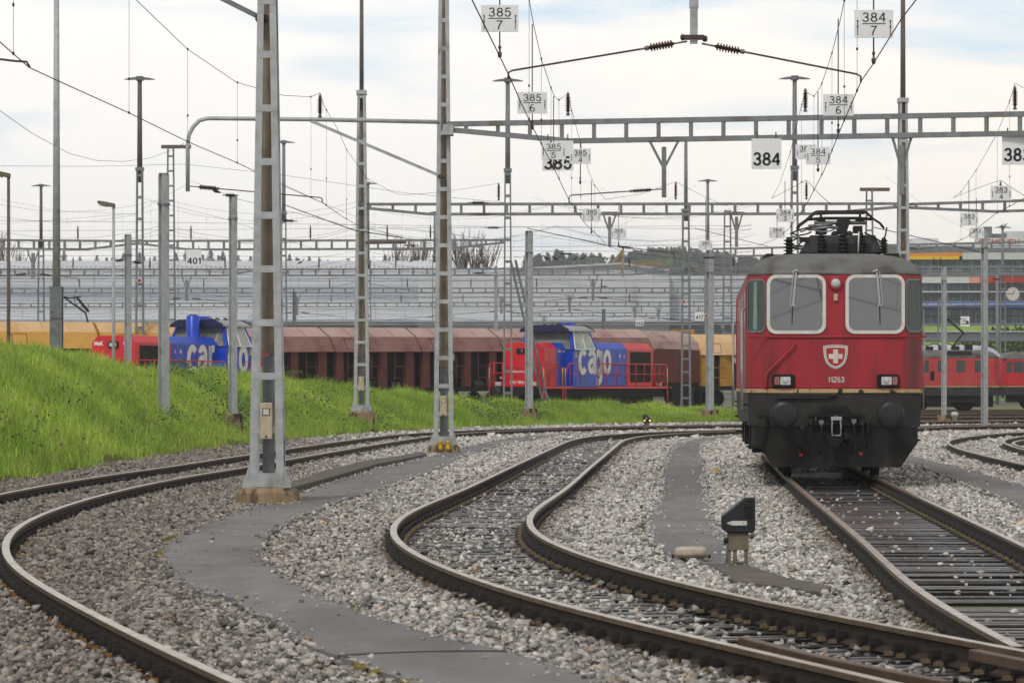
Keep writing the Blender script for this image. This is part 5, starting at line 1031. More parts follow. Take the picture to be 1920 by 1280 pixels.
wire('slack cable hanging in a deep curve from the left edge to the tapering lattice tower', pth([(-40, 180, 120), (0, 208, 125), (60, 250, 135), (130, 288, 148), (180, 301, 160), (230, 303, 172), (280, 297, 186), (318, 283, 198), (346, 268, 205)]), 0.012)
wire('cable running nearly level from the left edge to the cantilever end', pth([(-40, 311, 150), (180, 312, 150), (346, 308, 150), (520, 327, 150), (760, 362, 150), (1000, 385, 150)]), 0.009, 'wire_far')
wire('dark cable slanting from the second gantry bracket to the locomotive roof', pth([(1303, 428, 150), (1440, 462, 150)]) , 0.014)
wire('dark cable slanting from the big pantograph to the tall bluish post', pth([(1637, 426, 118), (1700, 440, 119), (1760, 454, 121), (1846, 475, 123)]), 0.016)
wire('dark cable between the post by the red nose and the second gantry bracket', pth([(989, 428, 138), (1060, 443, 128), (1135, 459, 116)]), 0.018)
wire('dark rod slanting from the middle mast to the third gantry', pth([(531, 383, 118), (612, 413, 112), (665, 432, 110), (755, 446, 115)]), 0.018)
b0 = [Vector((9.5, -110, HC)), Vector((7.5, -85, HC)), Vector((5.4, -62, HC)), Vector((2.0, -30, HC)), Vector((1.0, -10.1, HC))]; b1 = [Vector((-1.0, -110, HC)), Vector((3.4, -62, HC)), Vector((3.9, -10.1, HC))]
for pts_, lb in ((b0, 'overhead line behind the viewer, over the middle track, mirrored in the locomotive windscreens'), (b1, 'overhead line behind the viewer, over the locomotive track, mirrored in its windscreens')):
    line(lb, pts_, [p + Vector((0, 0, 1.6)) for p in pts_], [(pts_[1] + Vector((0, 0, 1.6)), pts_[1])], 0.03)
k = 0
FW = [(368, 386, 150), (392, 381, 160), (420, 428, 150), (432, 420, 170), (437, 442, 160), (470, 470, 165), (478, 480, 150), (492, 489, 184), (516, 522, 184), (526, 530, 225), (532, 521, 200), (549, 553, 225), (556, 548, 250), (577, 574, 266), (582, 583, 266), (592, 590, 280), (598, 600, 300), (604, 603, 300)]
FL = ('highest, under the second gantry at the left', 'crossing just under the highest one', 'level with the top of the yellowish sky', 'just above the third gantry', 'skimming the third gantry', 'below the third gantry', 'along the skyline trees', 'along the warehouse roof edge', 'between the fourth gantry and the roof edge', 'just under the fourth gantry', 'third under the fourth gantry', 'just under the fifth gantry', 'skimming the fifth gantry', 'just under the sixth gantry', 'second under the sixth gantry', 'above the shunting locomotive roofs', 'second lowest over the wagon roofs', 'lowest over the wagon roofs')
for y0, y1, Y in FW:
    n = 8; dz = RNG.uniform(0.2, 0.9); a, b = W(-60, y0, Y), W(1410, y1, Y); pts = []
    for s in range(4): pts += sag(a.lerp(b, s/4), a.lerp(b, (s+1)/4), dz, 6)[(0 if s == 0 else 1):]
    lo = a + Vector((0, 0.3, -1.1)); hi = b + Vector((0, .3, -1.1)); dl = []
    for s in range(28): q = lo.lerp(hi, (s+.5)/28); p = min(pts, key=lambda v: abs(v.x-q.x)); dl.append((Vector((q.x, q.y, p.z)), q))
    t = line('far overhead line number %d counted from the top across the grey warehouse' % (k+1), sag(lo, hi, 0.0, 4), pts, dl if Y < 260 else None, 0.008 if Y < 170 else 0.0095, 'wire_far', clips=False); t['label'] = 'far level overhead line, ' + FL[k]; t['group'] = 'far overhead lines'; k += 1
for (y0, y1, Y), lq in zip(((545, 541, 260), (584, 590, 260), (600, 596, 260), (612, 608, 230)), ('through the clock', 'under the blue band', 'above the lawn', 'along the lawn')):
    a, b = W(1695, y0, Y), W(2000, y1, Y); t = line('x', [a, b], sag(a+Vector((0, 0, .7)), b+Vector((0, 0, .7)), .3, 6), None, 0.011, 'wire_far', clips=False); t['label'] = 'thin overhead line before the office building, ' + lq; t['group'] = 'far overhead lines by the office'
SL = ('from the left edge to the square posts', 'from the post among brambles past the tube topped mast', 'lowest one at the left edge', 'from the curved cantilever end', 'sagging up to the second gantry insulator', 'between the two posts on the bank', 'right of the locomotive pantograph', 'between the largest mast and the red nose mast', 'behind the 385 plates'); sk_i = 0
for l in ([(0, 374, 200), (110, 395, 190), (250, 402, 170), (360, 340, 150), (430, 366, 96)], [(440, 372, 96), (640, 420, 120), (860, 440, 150)], [(0, 420, 210), (130, 410, 205), (255, 400, 150)], [(270, 373, 149), (420, 410, 140), (600, 470, 130)], [(1000, 370, 200), (1160, 425, 180), (1310, 345, 240)], [(1000, 440, 138), (1200, 470, 150), (1326, 478, 149)], [(1660, 330, 205), (1760, 405, 220), (1900, 470, 240)], [(520, 345, 150), (700, 420, 160), (940, 452, 149)], [(1000, 300, 300), (1310, 430, 280), (1420, 440, 240)]):
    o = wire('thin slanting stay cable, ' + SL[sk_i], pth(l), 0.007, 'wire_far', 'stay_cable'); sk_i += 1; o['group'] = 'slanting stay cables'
# insulator beads in the level wires
def bead(px, py, Y, L_, label, tilt=0.0):
    a, b = W(px-L_/2, py-tilt, Y), W(px+L_/2, py+tilt, Y); d = b-a; m = MB(); u = d.normalized(); n = d.length; m.cur = 0; m.lathe(a+u*n*.2, u, [(t_, r_) for t_, r_ in ins_prof(n*.6, .03, .075, 8)], 8); m.cur = 1; m.tube([a, a+u*n*.2], .02, 6); m.tube([b-u*n*.2, b], .02, 6); o = m.build('wire_insulator', ['insulator_dark', 'metal_cap']); tag(o, label, 'insulator')
for px, py, Y, L_, nm, tl in ((432, 366, 95.5, 30, 'ribbed insulator lying on top of the post among brambles', 0), (541, 414, 118, 34, 'ribbed insulator just right of the largest mast', 1), (925, 427, 149.3, 36, 'ribbed insulator left of the floodlight mast at the red nose', 0), (897, 380, 114.6, 40, 'rust pale insulator on the top chord of the second gantry', 0), (1062, 476, 149, 34, 'thick dark insulator in the line right of the post by the red nose', 0), (1330, 483, 148.5, 34, 'thick dark insulator across the post left of the shield bearing locomotive', 0), (224, 488, 121.6, 22, 'dark insulator left of the shorter post', -1), (257, 492, 121.4, 22, 'dark insulator right of the shorter post', 2), (770, 460, 150, 30, 'dark insulator under the brown bar behind the tube topped mast', 0), (898, 512, 184, 26, 'small dark insulator in the wires left of the thin twin post', 0), (1715, 466, 200, 40, 'dark insulator in the line right of the shield bearing locomotive roof', 2), (1868, 523, 200, 22, 'dark insulator in front of the red office band', 1), (1132, 537, 220, 20, 'small dark insulator on the fifth gantry', 0)): bead(px, py, Y, L_, nm, tl)
q0, q1 = W(685, 455, 114.5), W(762, 454, 114.5); m = MB(); m.beam(q0, q1, .08, .11); o = m.build('bracket_bar', 'pole_brown'); tag(o, 'brown horizontal bar fixed to the tube topped mast', 'bracket bar')
# ================================================================ dwarf signals, point machine box
def dwarf(base, mirror, back, label):
    t = thing('dwarf_signal', label, 'dwarf signal', tuple(base)); k = -1 if mirror else 1; f_ = ((0, 0, 0), (k, 0, 0), (0, 0, 1), (0, -1, 0))
    head = [(-0.155, 0.33), (-0.10, 0.295), (0.13, 0.295), (0.155, 0.325), (0.155, 0.625), (0.055, 0.625), (-0.155, 0.455)]
    m = MB(); m.prism(head, f_, -0.09, 0.09); hd = m.build('signal_head', 'signal_black', t, True, bevel=0.012)
    if back:
        m = MB(); m.prism([(-0.115, .387), (-.065, .408), (.075, .408), (.075, .366), (-.065, .366)], f_, .09, .095); ar = m.build('arrow_plate', 'white_paint', hd, True)
        m = MB(); m.lathe((-.075, -.095, .387), (0, -1, 0), [(0, .006), (.004, .004)], 6); m.lathe((.045, -.095, .387), (0, -1, 0), [(0, .006), (.004, .004)], 6); m.build('rivet', 'black_ink', ar, True)
        m = MB(); m.box(.055, .13, -.10, -.09, .43, .55); m.box(.08, .135, -.097, -.09, .58, .6); m.build('cover', 'under_dark', hd, True, bevel=0.004)
    else:
        for x, z, mm in ((-.105, .385, 'lamp_glow'), (.095, .385, 'lamp_glow'), (.03, .475, 'lamp_glow_white'), (.09, .57, 'lens')):
            m = MB(); m.lathe((k*x, -.09, z), (0, -1, 0), [(0, .045), (.03, .04), (.035, .03)], 12); m.cur = 1; m.lathe((k*x, -.122, z), (0, -1, 0), [(0, .036 if z < .4 else .02), (.008, .03 if z < .4 else .015)], 12); m.build('lamp', ['under_dark', mm], hd, True)
    m = MB(); m.box(-.10*1, .095, -.06, .06, .135, .295); m.build('case', 'drab', t, True, bevel=0.005)
    for x in (-.085, -.03, .075): m = MB(); m.box(x-.016, x+.016, -.045, .03, 0, .135); m.build('leg', 'drab', t, True)
    m = MB(); m.tube([(-.115, -.06, 0), (-.115, -.06, .2)], .008, 6); m.cur = 1; m.lathe((-.118, -.06, .2), (0, 0, 1), [(0, .012), (.01, .022), (.045, .024), (.055, .01)], 8); m.box(-.135, -.12, -.07, -.05, .18, .22); m.build('cable_pipe', ['metal_cap', 'signal_black'], t, True)
    return t
b0 = G(1384, 1057, -0.12); ds = dwarf((b0.x, b0.y, -0.12), False, True, 'near black dwarf signal seen from behind, with a white arrow plate'); 
b1 = G(1213, 807.5, -0.15); d2 = dwarf((b1.x, b1.y, -0.15), True, False, 'far black dwarf signal with two glowing lamps beside the curved tracks')
q = G(1295, 1052, -0.13); t = thing('point_machine', 'low pale capped junction box standing on the end of the narrow path', 'junction box', (q.x, q.y, -0.14)); s_ = q.y/F
m = MB(); m.box(-.125, .125, -.1, .1, 0, .055); m.box(-.14, .10, -.13, -.1, .0, .03); m.build('base', 'cap_white', t, True, bevel=0.008)
m = MB(); m.box(-.165, .165, -.13, .13, .055, .075); m.cur = 1; m.lathe((-.165, -.1, .065), (-1, 0, 0), [(0, .02), (.02, .02)], 8); m.lathe((.165, -.1, .065), (1, 0, 0), [(0, .02), (.02, .02)], 8); m.build('rim', ['drab', 'under_dark'], t, True, bevel=0.004)
m = MB(); m.loft([[(x, y*0.8, z) for x, y in rrect(w_, .25*w_/.3, .06*w_/.3, 5)] for w_, z in ((.30, .075), (.305, .10), (.30, .125), (.27, .143), (.21, .150))]); m.build('cap', 'cap_white', t, True, bevel=0.006)
m = MB(); m.prism([(-.045, .02), (-.025, .05), (.025, .05), (.045, .02), (.03, .008), (-.03, .008)], ((0.015, 0, 0), (1, 0, 0), (0, 0, 1), (0, -1, 0)), .13, .14); m.build('plate', 'frame_white', t, True)
m = MB(); m.box(-.13, .06, -.15, -.1, -.02, .0); m.tube([(-.1, -.12, .045), (-.06, -.14, .03), (-.02, -.15, .0)], .012, 6); m.build('linkage', 'under_dark', t, True)
q = G(1240, 806.5, -0.15); m = MB(); m.box(q.x-.22, q.x+.22, q.y-.15, q.y+.15, -.2, -.03); m.box(q.x-.13, q.x+.13, q.y-.12, q.y+.12, -.03, .01); o = m.build('junction_box', 'drab', bevel=0.02); tag(o, 'low brown box beside the far dwarf signal', 'junction box')
q = G(1790, 791, -0.1); m = MB(); m.lathe((q.x, q.y, -.18), (0, 0, 1), [(0, .1), (.35, .1), (.36, .16), (.5, .16), (.53, .1)], 10); o = m.build('track_marker', 'white_paint'); tag(o, 'small white and black marker beside the post with the concrete block', 'marker')
# crows
def crow(px, py, Y, k, label):
    O = W(px, py, Y); t = MB(); sx = k; t.smooth = True
    t.loft([[(O.x+sx*x+r_*.8*math.cos(a)*(.35), O.y+r_*math.sin(a), O.z+z+r_*math.cos(a)*.9) for a in (0, 1.05, 2.1, 3.14, 4.19, 5.24)] for x, z, r_ in ((-.24, -.02, .01), (-.16, .01, .035), (-.06, .05, .07), (.05, .10, .075), (.11, .16, .045), (.15, .20, .045), (.19, .205, .03), (.26, .19, .006))])
    t.smooth = False; t.box(O.x-.01, O.x+.0, O.y-.02, O.y-.01, O.z-.03, O.z+.05); t.box(O.x+.02, O.x+.03, O.y+.01, O.y+.02, O.z-.03, O.z+.05)
    o = t.build('crow', 'signal_black'); tag(o, label, 'bird')
for px, py, Y, k, lb in ((403, 361, 118, -.9, 'crow perched on the wire by the cantilever arm'), (564, 494, 184, .9, 'crow on the fourth gantry right of the largest mast'), (907, 493, 184, .9, 'crow on the fourth gantry left of the thin twin post'), (773, 490, 184, .9, 'crow on the fourth gantry beside the mast with yellow capsules'), (1024, 486, 184, -.9, 'leftmost crow of the flock right of the post by the red nose'), (1041, 487, 184, -.9, 'second crow of the flock, beside the insulator'), (1080, 487, 184, .9, 'third crow of the flock on the roof line'), (1093, 486, 184, .9, 'fourth crow of the flock, farthest right'), (1878, 425, 259, .9, 'crow on the far floodlight mast before the office'), (1885, 424, 259, .9, 'second crow on the far floodlight mast before the office')): crow(px, py, Y, k, lb)
# ================================================================ blue and red shunting locomotives
mat('cargo_blue', '#0c4bd0', '#0a42c0', scale=2, rough=0.3, c3='#22378c', s3=1.2)
mat('cargo_blue_dark', '#141f4e', '#101a40', scale=3, rough=0.6)
mat('cargo_red', '#dd2030', '#c91d2c', scale=2, rough=0.3)
mat('cab_grey', '#a9acb0', '#94979b', scale=3, rough=0.6)
mat('cab_glass', '#b9c2bd', '#98a19b', scale=1.5, rough=0.08, spec=0.6)
mat('cab_glass_dark', '#8b8d86', '#6a6c66', scale=1.2, rough=0.08, spec=0.6)
mat('letter_white', '#f2f2f0', '#e8e8e6', scale=4, rough=0.5)
mat('grille_black', '#241d1b', '#151110', scale=20, rough=0.8, stretch=(1, 1, 12))
mat('rail_yellow', '#d6b264', '#c19d50', scale=6, rough=0.5)
def shunter(label, loc, rz, near_long):
    t = thing('shunting_locomotive', label, 'locomotive', loc, rz); Ln = 14.0
    m = MB(); m.box(-1.5, 1.5, 0.0, Ln, 1.18, 1.30); m.build('deck_edge', 'cargo_red', t, True)
    m = MB(); m.box(-1.35, 1.35, 0.15, Ln-.15, 0.75, 1.18); m.box(-1.2, 1.2, 5.2, 9.0, .35, .75); 
    for yc in (2.9, 11.0): m.box(-1.15, 1.15, yc-1.9, yc+1.9, .45, .75)
    m.build('underframe', 'under_dark', t, True)
    for yc in (1.7, 4.1, 9.8, 12.2):
        m = MB(); 
        for s_ in (-1, 1): m.lathe((s_*.69, yc, .5), (s_, 0, 0), [(0, .52), (.03, .5), (.13, .48), (.14, .3)], 20)
        m.tube([(-.7, yc, .5), (.7, yc, .5)], .08, 8); m.build('wheelset', 'under_dark', t, True)
    def hood(y0, y1, hw, zt, ch, name, mats, split):
        m = MB(); pr = [(-hw, 1.3), (-hw, zt-ch), (-hw+ch, zt), (hw-ch, zt), (hw, zt-ch), (hw, 1.3)]
        for k, (a, b) in enumerate(split): m.cur = k; m.prism(pr, ((0, 0, 0), (1, 0, 0), (0, 0, 1), (0, 1, 0)), a, b)
        return m.build(name, mats, t, True, bevel=0.03)
    sh = hood(0.75, 3.2, 1.12, 3.42, .3, 'short_hood', ['cargo_red', 'cargo_blue'], [(0.75, 2.1), (2.102, 3.2)])
    lh = hood(5.7, 13.1, 1.08, 3.48, .3, 'long_hood', ['cargo_blue', 'cargo_red'], [(5.7, 10.0), (10.002, 13.1)])
    for s_ in (-1, 1):
        m = MB(); m.box(min(s_*1.06, s_*1.10), max(s_*1.06, s_*1.10), 10.35, 12.75, 1.5, 3.05); m.build('radiator_grille', 'grille_black', lh, True)
        m = MB()
        for yy in (6.7, 7.7, 8.8, 9.7): m.box(min(s_*1.082, s_*1.086), max(s_*1.082, s_*1.086), yy, yy+.015, 1.4, 3.1)
        m.build('door_seams', 'cargo_blue_dark', lh, True)
        for ya, yb in ((9.1, 9.22), (9.62, 9.68)): m = MB(); m.box(min(s_*1.082, s_*1.088), max(s_*1.082, s_*1.088), ya, yb, 2.74, 2.9); m.build('notice', 'letter_white', lh, True)
        m = MB(); m.box(min(s_*1.12, s_*1.126), max(s_*1.12, s_*1.126), 1.3, 1.315, 1.4, 3.05); m.box(min(s_*1.12, s_*1.126), max(s_*1.12, s_*1.126), 1.85, 1.865, 1.4, 3.05); m.build('door_seams', 'shield_red', sh, True)
    # cab: lower walls, posts, glass, sloping roof
    m = MB(); m.box(-1.5, 1.5, 3.1, 5.72, 1.2, 3.05); cab = m.build('cab', 'cargo_blue', t, True, bevel=0.02)
    z0, z1 = 3.05, 4.0; bt = [(-1.48, 3.12), (1.48, 3.12), (1.48, 5.70), (-1.48, 5.70)]; tp = [(-1.2, 3.5), (1.2, 3.5), (1.2, 5.35), (-1.2, 5.35)]
    m = MB()
    for (a, b), (c, d) in zip(bt, tp): m = MB(); m.beam((a*.97, b, z0), (c*.97, d, z1), .16, .14); m.build('cab_post', 'cargo_blue', cab, True)
    def pane(i, j, k0, k1, name, mm):
        A, B, C, D = [Vector((*bt[i], z0+.05)), Vector((*bt[j], z0+.05)), Vector((*tp[j], z1)), Vector((*tp[i], z1))]; a = A.lerp(B, k0); b = A.lerp(B, k1); c = D.lerp(C, k1); d = D.lerp(C, k0); nn = (b-a).cross(d-a).normalized()*.02; m = MB()
        m.add([a, b, c, d, a+nn, b+nn, c+nn, d+nn], [(0, 1, 2, 3), (7, 6, 5, 4), (0, 4, 5, 1), (1, 5, 6, 2), (2, 6, 7, 3), (3, 7, 4, 0)]); return m.build(name, mm, cab, True)
    pane(0, 1, .04, .96, 'windscreen', 'cab_glass_dark'); pane(2, 3, .04, .96, 'windscreen', 'cab_glass_dark')
    for i, j in ((1, 2), (3, 0)): 
        pane(i, j, .1, .9, 'side_window', 'cab_glass'); 
        A, B, C, D = [Vector((*bt[i], z0+.05)), Vector((*bt[j], z0+.05)), Vector((*tp[j], z1)), Vector((*tp[i], z1))]; m = MB(); o_ = Vector((.03 if i == 1 else -.03, 0, 0))
        for k in (.08, .52, .92): m.beam(A.lerp(B, k)+o_, D.lerp(C, k)+o_, .06, .05)
        m.beam(A.lerp(B, .08)+o_, A.lerp(B, .92)+o_, .06, .05); m.build('window_frame', 'letter_white', cab, True)
    m = MB(); m.cur = 0; m.loft([[(-1.35, 2.95, 3.98), (1.35, 2.95, 3.98), (1.35, 5.75, 3.98), (-1.35, 5.75, 3.98)], [(-1.32, 3.0, 4.06), (1.32, 3.0, 4.06), (1.32, 5.7, 4.06), (-1.32, 5.7, 4.06)], [(-.9, 3.15, 4.27), (.9, 3.15, 4.27), (.9, 5.55, 4.27), (-.9, 5.55, 4.27)]]); rf = m.build('cab_roof', 'cab_grey', cab, True)
    for yy in (2.93, 5.72):
        m = MB(); m.prism([(-1.36, 3.96), (1.36, 3.96), (1.33, 4.09), (.92, 4.3), (-.92, 4.3), (-1.33, 4.09)], ((0, yy, 0), (1, 0, 0), (0, 0, 1), (0, 1, 0)), 0, 0.06); m.build('sun_visor', 'cargo_blue_dark', rf, True)
    m = MB()
    for x, yy in ((-.5, 3.9), (-.3, 4.3), (.2, 3.9), (.4, 4.3)): m.tube([(x, yy-.15, 4.32), (x+.08, yy, 4.38), (x, yy+.15, 4.34)], .05, 6)
    m.build('air_horns', 'drab', rf, True); m = MB(); m.box(-.2, .5, 4.8, 5.4, 4.25, 4.45); m.build('roof_box', 'cargo_blue', rf, True, bevel=.01)
    if near_long: m = MB(); m.lathe((-0.1, 6.25, 3.45), (0, 0, 1), [(0, .33), (.05, .30), (.98, .30), (1.0, .28), (1.01, .25)], 20); m.cur = 1; m.lathe((-0.1, 6.25, 4.45), (0, 0, 1), [(0, .2), (.06, .2)], 10); m.build('exhaust_stack', ['cargo_blue', 'drab'], t, True)
    # railings
    def railing(pts, posts, name='railing'):
        m = MB(); m.tube(pts, .028, 6); m.tube([Vector(p)-Vector((0, 0, .5)) for p in pts[1:-1]] if len(pts) > 3 else [Vector(p)-Vector((0, 0, .5)) for p in pts], .022, 6)
        for x, y in posts: m.tube([(x, y, 1.3), (x, y, pts[1][2])], .022, 6)
        m.build(name, 'cargo_red', t, True)
    for s_ in (-1, 1):
        x = s_*1.47; railing([(x, 5.9, 1.35), (x, 5.9, 2.42), (x, 13.7, 2.42), (x, 13.7, 1.35)], [(x, yy) for yy in (6.9, 8.0, 9.1, 10.2, 11.2, 12.2, 13.0)]); railing([(x, .5, 1.35), (x, .5, 2.42), (x, 1.5, 2.42), (x, 2.0, 1.9)], [(x, .5), (x, 1.5)]); railing([(x+.02*s_, 2.35, 1.9), (x+.02*s_, 2.7, 2.42), (x+.02*s_, 3.9, 2.42), (x+.02*s_, 3.9, 1.4)], [(x+.02*s_, 2.8), (x+.02*s_, 3.4)])
        for yy in (0.05, 2.05, 2.35, 13.95):
            m = MB(); m.cur = 0; m.tube([(x, yy, 1.25), (x, yy, 2.2)], .035, 6); m.cur = 1; m.tube([(x, yy, .35), (x, yy, 1.25)], .04, 6); m.build('step_rail', ['rail_yellow', 'cargo_red'], t, True)
    for yy, zt in ((0.05, 2.42), (13.95, 2.42)):
        m = MB()
        for z in (zt, 1.95, 1.5): m.tube([(-1.45, yy, z), (-.75, yy, z)], .025, 6); m.tube([(.75, yy, z), (1.45, yy, z)], .025, 6)
        for x in (-1.45, -.75, .75, 1.45): m.tube([(x, yy, 1.3), (x, yy, zt)], .025, 6)
        m.build('end_railing', 'cargo_red', t, True)
        m = MB(); m.box(-1.42, 1.42, yy-.08 if yy < 1 else yy-.05, yy+.08, .85, 1.28); m.build('headstock', 'under_dark', t, True)
        for x in (-.875, .875):
            m = MB(); d_ = -1 if yy < 1 else 1; m.lathe((x, yy, 1.05), (0, d_, 0), [(0, .12), (.35, .1), (.36, .22), (.42, .21), (.43, .1)], 16); m.build('buffer', 'buffer_steel', t, True)
        for x in (-.95, .95): m = MB(); m.box(x-.16, x+.16, yy-.12 if yy < 1 else yy, yy if yy < 1 else yy+.12, 1.32, 1.5); m.build('headlight', 'lens', t, True, bevel=.02)
    m = MB(); m.box(-.75, .75, .1, .72, 1.3, 2.3); m.build('end_cabinet', 'cargo_red', sh, True, bevel=.03)
    # lettering on both sides
    for s_ in (-1, 1):
        Rv = (0, s_, 0); Nv = (s_, 0, 0); U_ = (0, 0, 1)
        f_ = lambda y, z, x: ((s_*x, y, z), Rv, U_, Nv)
        cs = [('c', 4.13, 1.5), ('a', 5.18, 1.5), ('r', 6.05, 1.08), ('g', 6.72, 1.08), ('o', 7.72, 1.08)] if s_ > 0 else [('c', 8.15, 1.08), ('a', 7.15, 1.08), ('r', 6.32, 1.08), ('g', 5.15, 1.5), ('o', 4.1, 1.5)]
        for ch, yc, x in cs:
            text(ch, f_(yc, 2.5 if ch != 'g' else 2.24, x+.003), 1.28 if ch != 'g' else 1.8, 'letter_white', t, wd=.9 if ch != 'r' else .55, th=.26, local=True)
        text('MaK 1700', f_(2.62, 3.0, 1.122), .13, 'letter_white', t, wd=.75, bold=.02, local=True)
        m = MB(); m.prism([(-.17, -.14), (.17, -.14), (0, .16)], f_(3.42, 2.85, 1.5), 0, .01); m.build('warning_sign', 'rail_yellow', cab, True)
        m = MB(); m.box(min(s_*1.2, s_*1.24), max(s_*1.2, s_*1.24), 5.9, 9.0, .3, 1.15); tk = m.build('fuel_tank', 'under_dark', t, True); m = MB(); m.box(min(s_*1.24, s_*1.246), max(s_*1.24, s_*1.246), 5.9 if s_ > 0 else 8.2, 6.7 if s_ > 0 else 9.0, .3, .62); m.build('red_field', 'cargo_red', tk, True)
        text('SBB CFF FFS Cargo', f_(7.9 if s_ > 0 else 7.0, .46, 1.246), .24, 'letter_white', t, wd=1.9, bold=.01, local=True); text('Am 843 066-2', f_(8.1 if s_ > 0 else 6.8, .95, 1.246), .15, 'letter_white', t, wd=1.1, bold=.01, local=True)
    fe = ((0, .745, 0), (1, 0, 0), (0, 0, 1), (0, -1, 0))
    m = MB(); m.prism(rrect(.5, .26, .05), ((-.1, .75, 3.0), (1, 0, 0), (0, 0, 1), (0, -1, 0)), 0, .06); lb = m.build('lamp_panel', 'under_dark', sh, True); text('V', ((-.05, .69, 3.0), (1, 0, 0), (0, 0, 1), (0, -1, 0)), .17, 'rail_yellow', lb, bold=.03, local=True)
    text('www.sbbcargo.com', ((0, .098, 2.0), (1, 0, 0), (0, 0, 1), (0, -1, 0)), .15, 'letter_white', t, wd=1.35, bold=.02, local=True); m = MB(); m.box(-.98, -.72, .10, .13, 1.62, 1.82); nb = m.build('number_patch', 'under_dark', t, True); text('44', ((-.85, .098, 1.72), (1, 0, 0), (0, 0, 1), (0, -1, 0)), .14, 'letter_white', t, bold=.03, local=True)
    text('843 066-2', ((.1, .098, 1.5), (1, 0, 0), (0, 0, 1), (0, -1, 0)), .15, 'letter_white', t, wd=.95, bold=.03, local=True)
    m = MB(); m.prism(rrect(.48, .3, .06), ((.0, 13.1, 3.08), (-1, 0, 0), (0, 0, 1), (0, 1, 0)), 0, .07); lb = m.build('lamp_panel', 'under_dark', lh, True); m = MB(); m.prism(rrect(.34, .17, .04), ((0, 13.17, 3.08), (-1, 0, 0), (0, 0, 1), (0, 1, 0)), 0, .02); m.build('lens', 'lens', lb, True)
    text('MaK', ((.72, 13.105, 3.14), (-1, 0, 0), (0, 0, 1), (0, 1, 0)), .17, 'letter_white', lh, wd=.46, bold=.05, local=True); text('1700', ((-.66, 13.105, 3.14), (-1, 0, 0), (0, 0, 1), (0, 1, 0)), .15, 'letter_white', lh, wd=.4, bold=.05, local=True)
    m = MB()
    for x in (-.6, -.25, .1, .45): m.box(x, x+.012, 13.1, 13.106, 1.4, 2.75)
    m.box(-.8, .8, 13.1, 13.106, 2.75, 2.765); m.build('door_seams', 'shield_red', lh, True)
    return t
shunter('blue and red shunting locomotive showing its red nose with a V lamp', (0.19, 154.0, 0.2), R(-28), False)
far0 = Vector((190, 0, 0)); nx = (193-960)/F*136; ph = R(23)
shunter('blue and red shunting locomotive with a thick blue exhaust stack, half hidden by the bank', (nx + 14*math.sin(ph), 136+14*math.cos(ph), 0.2), math.pi - ph, True)
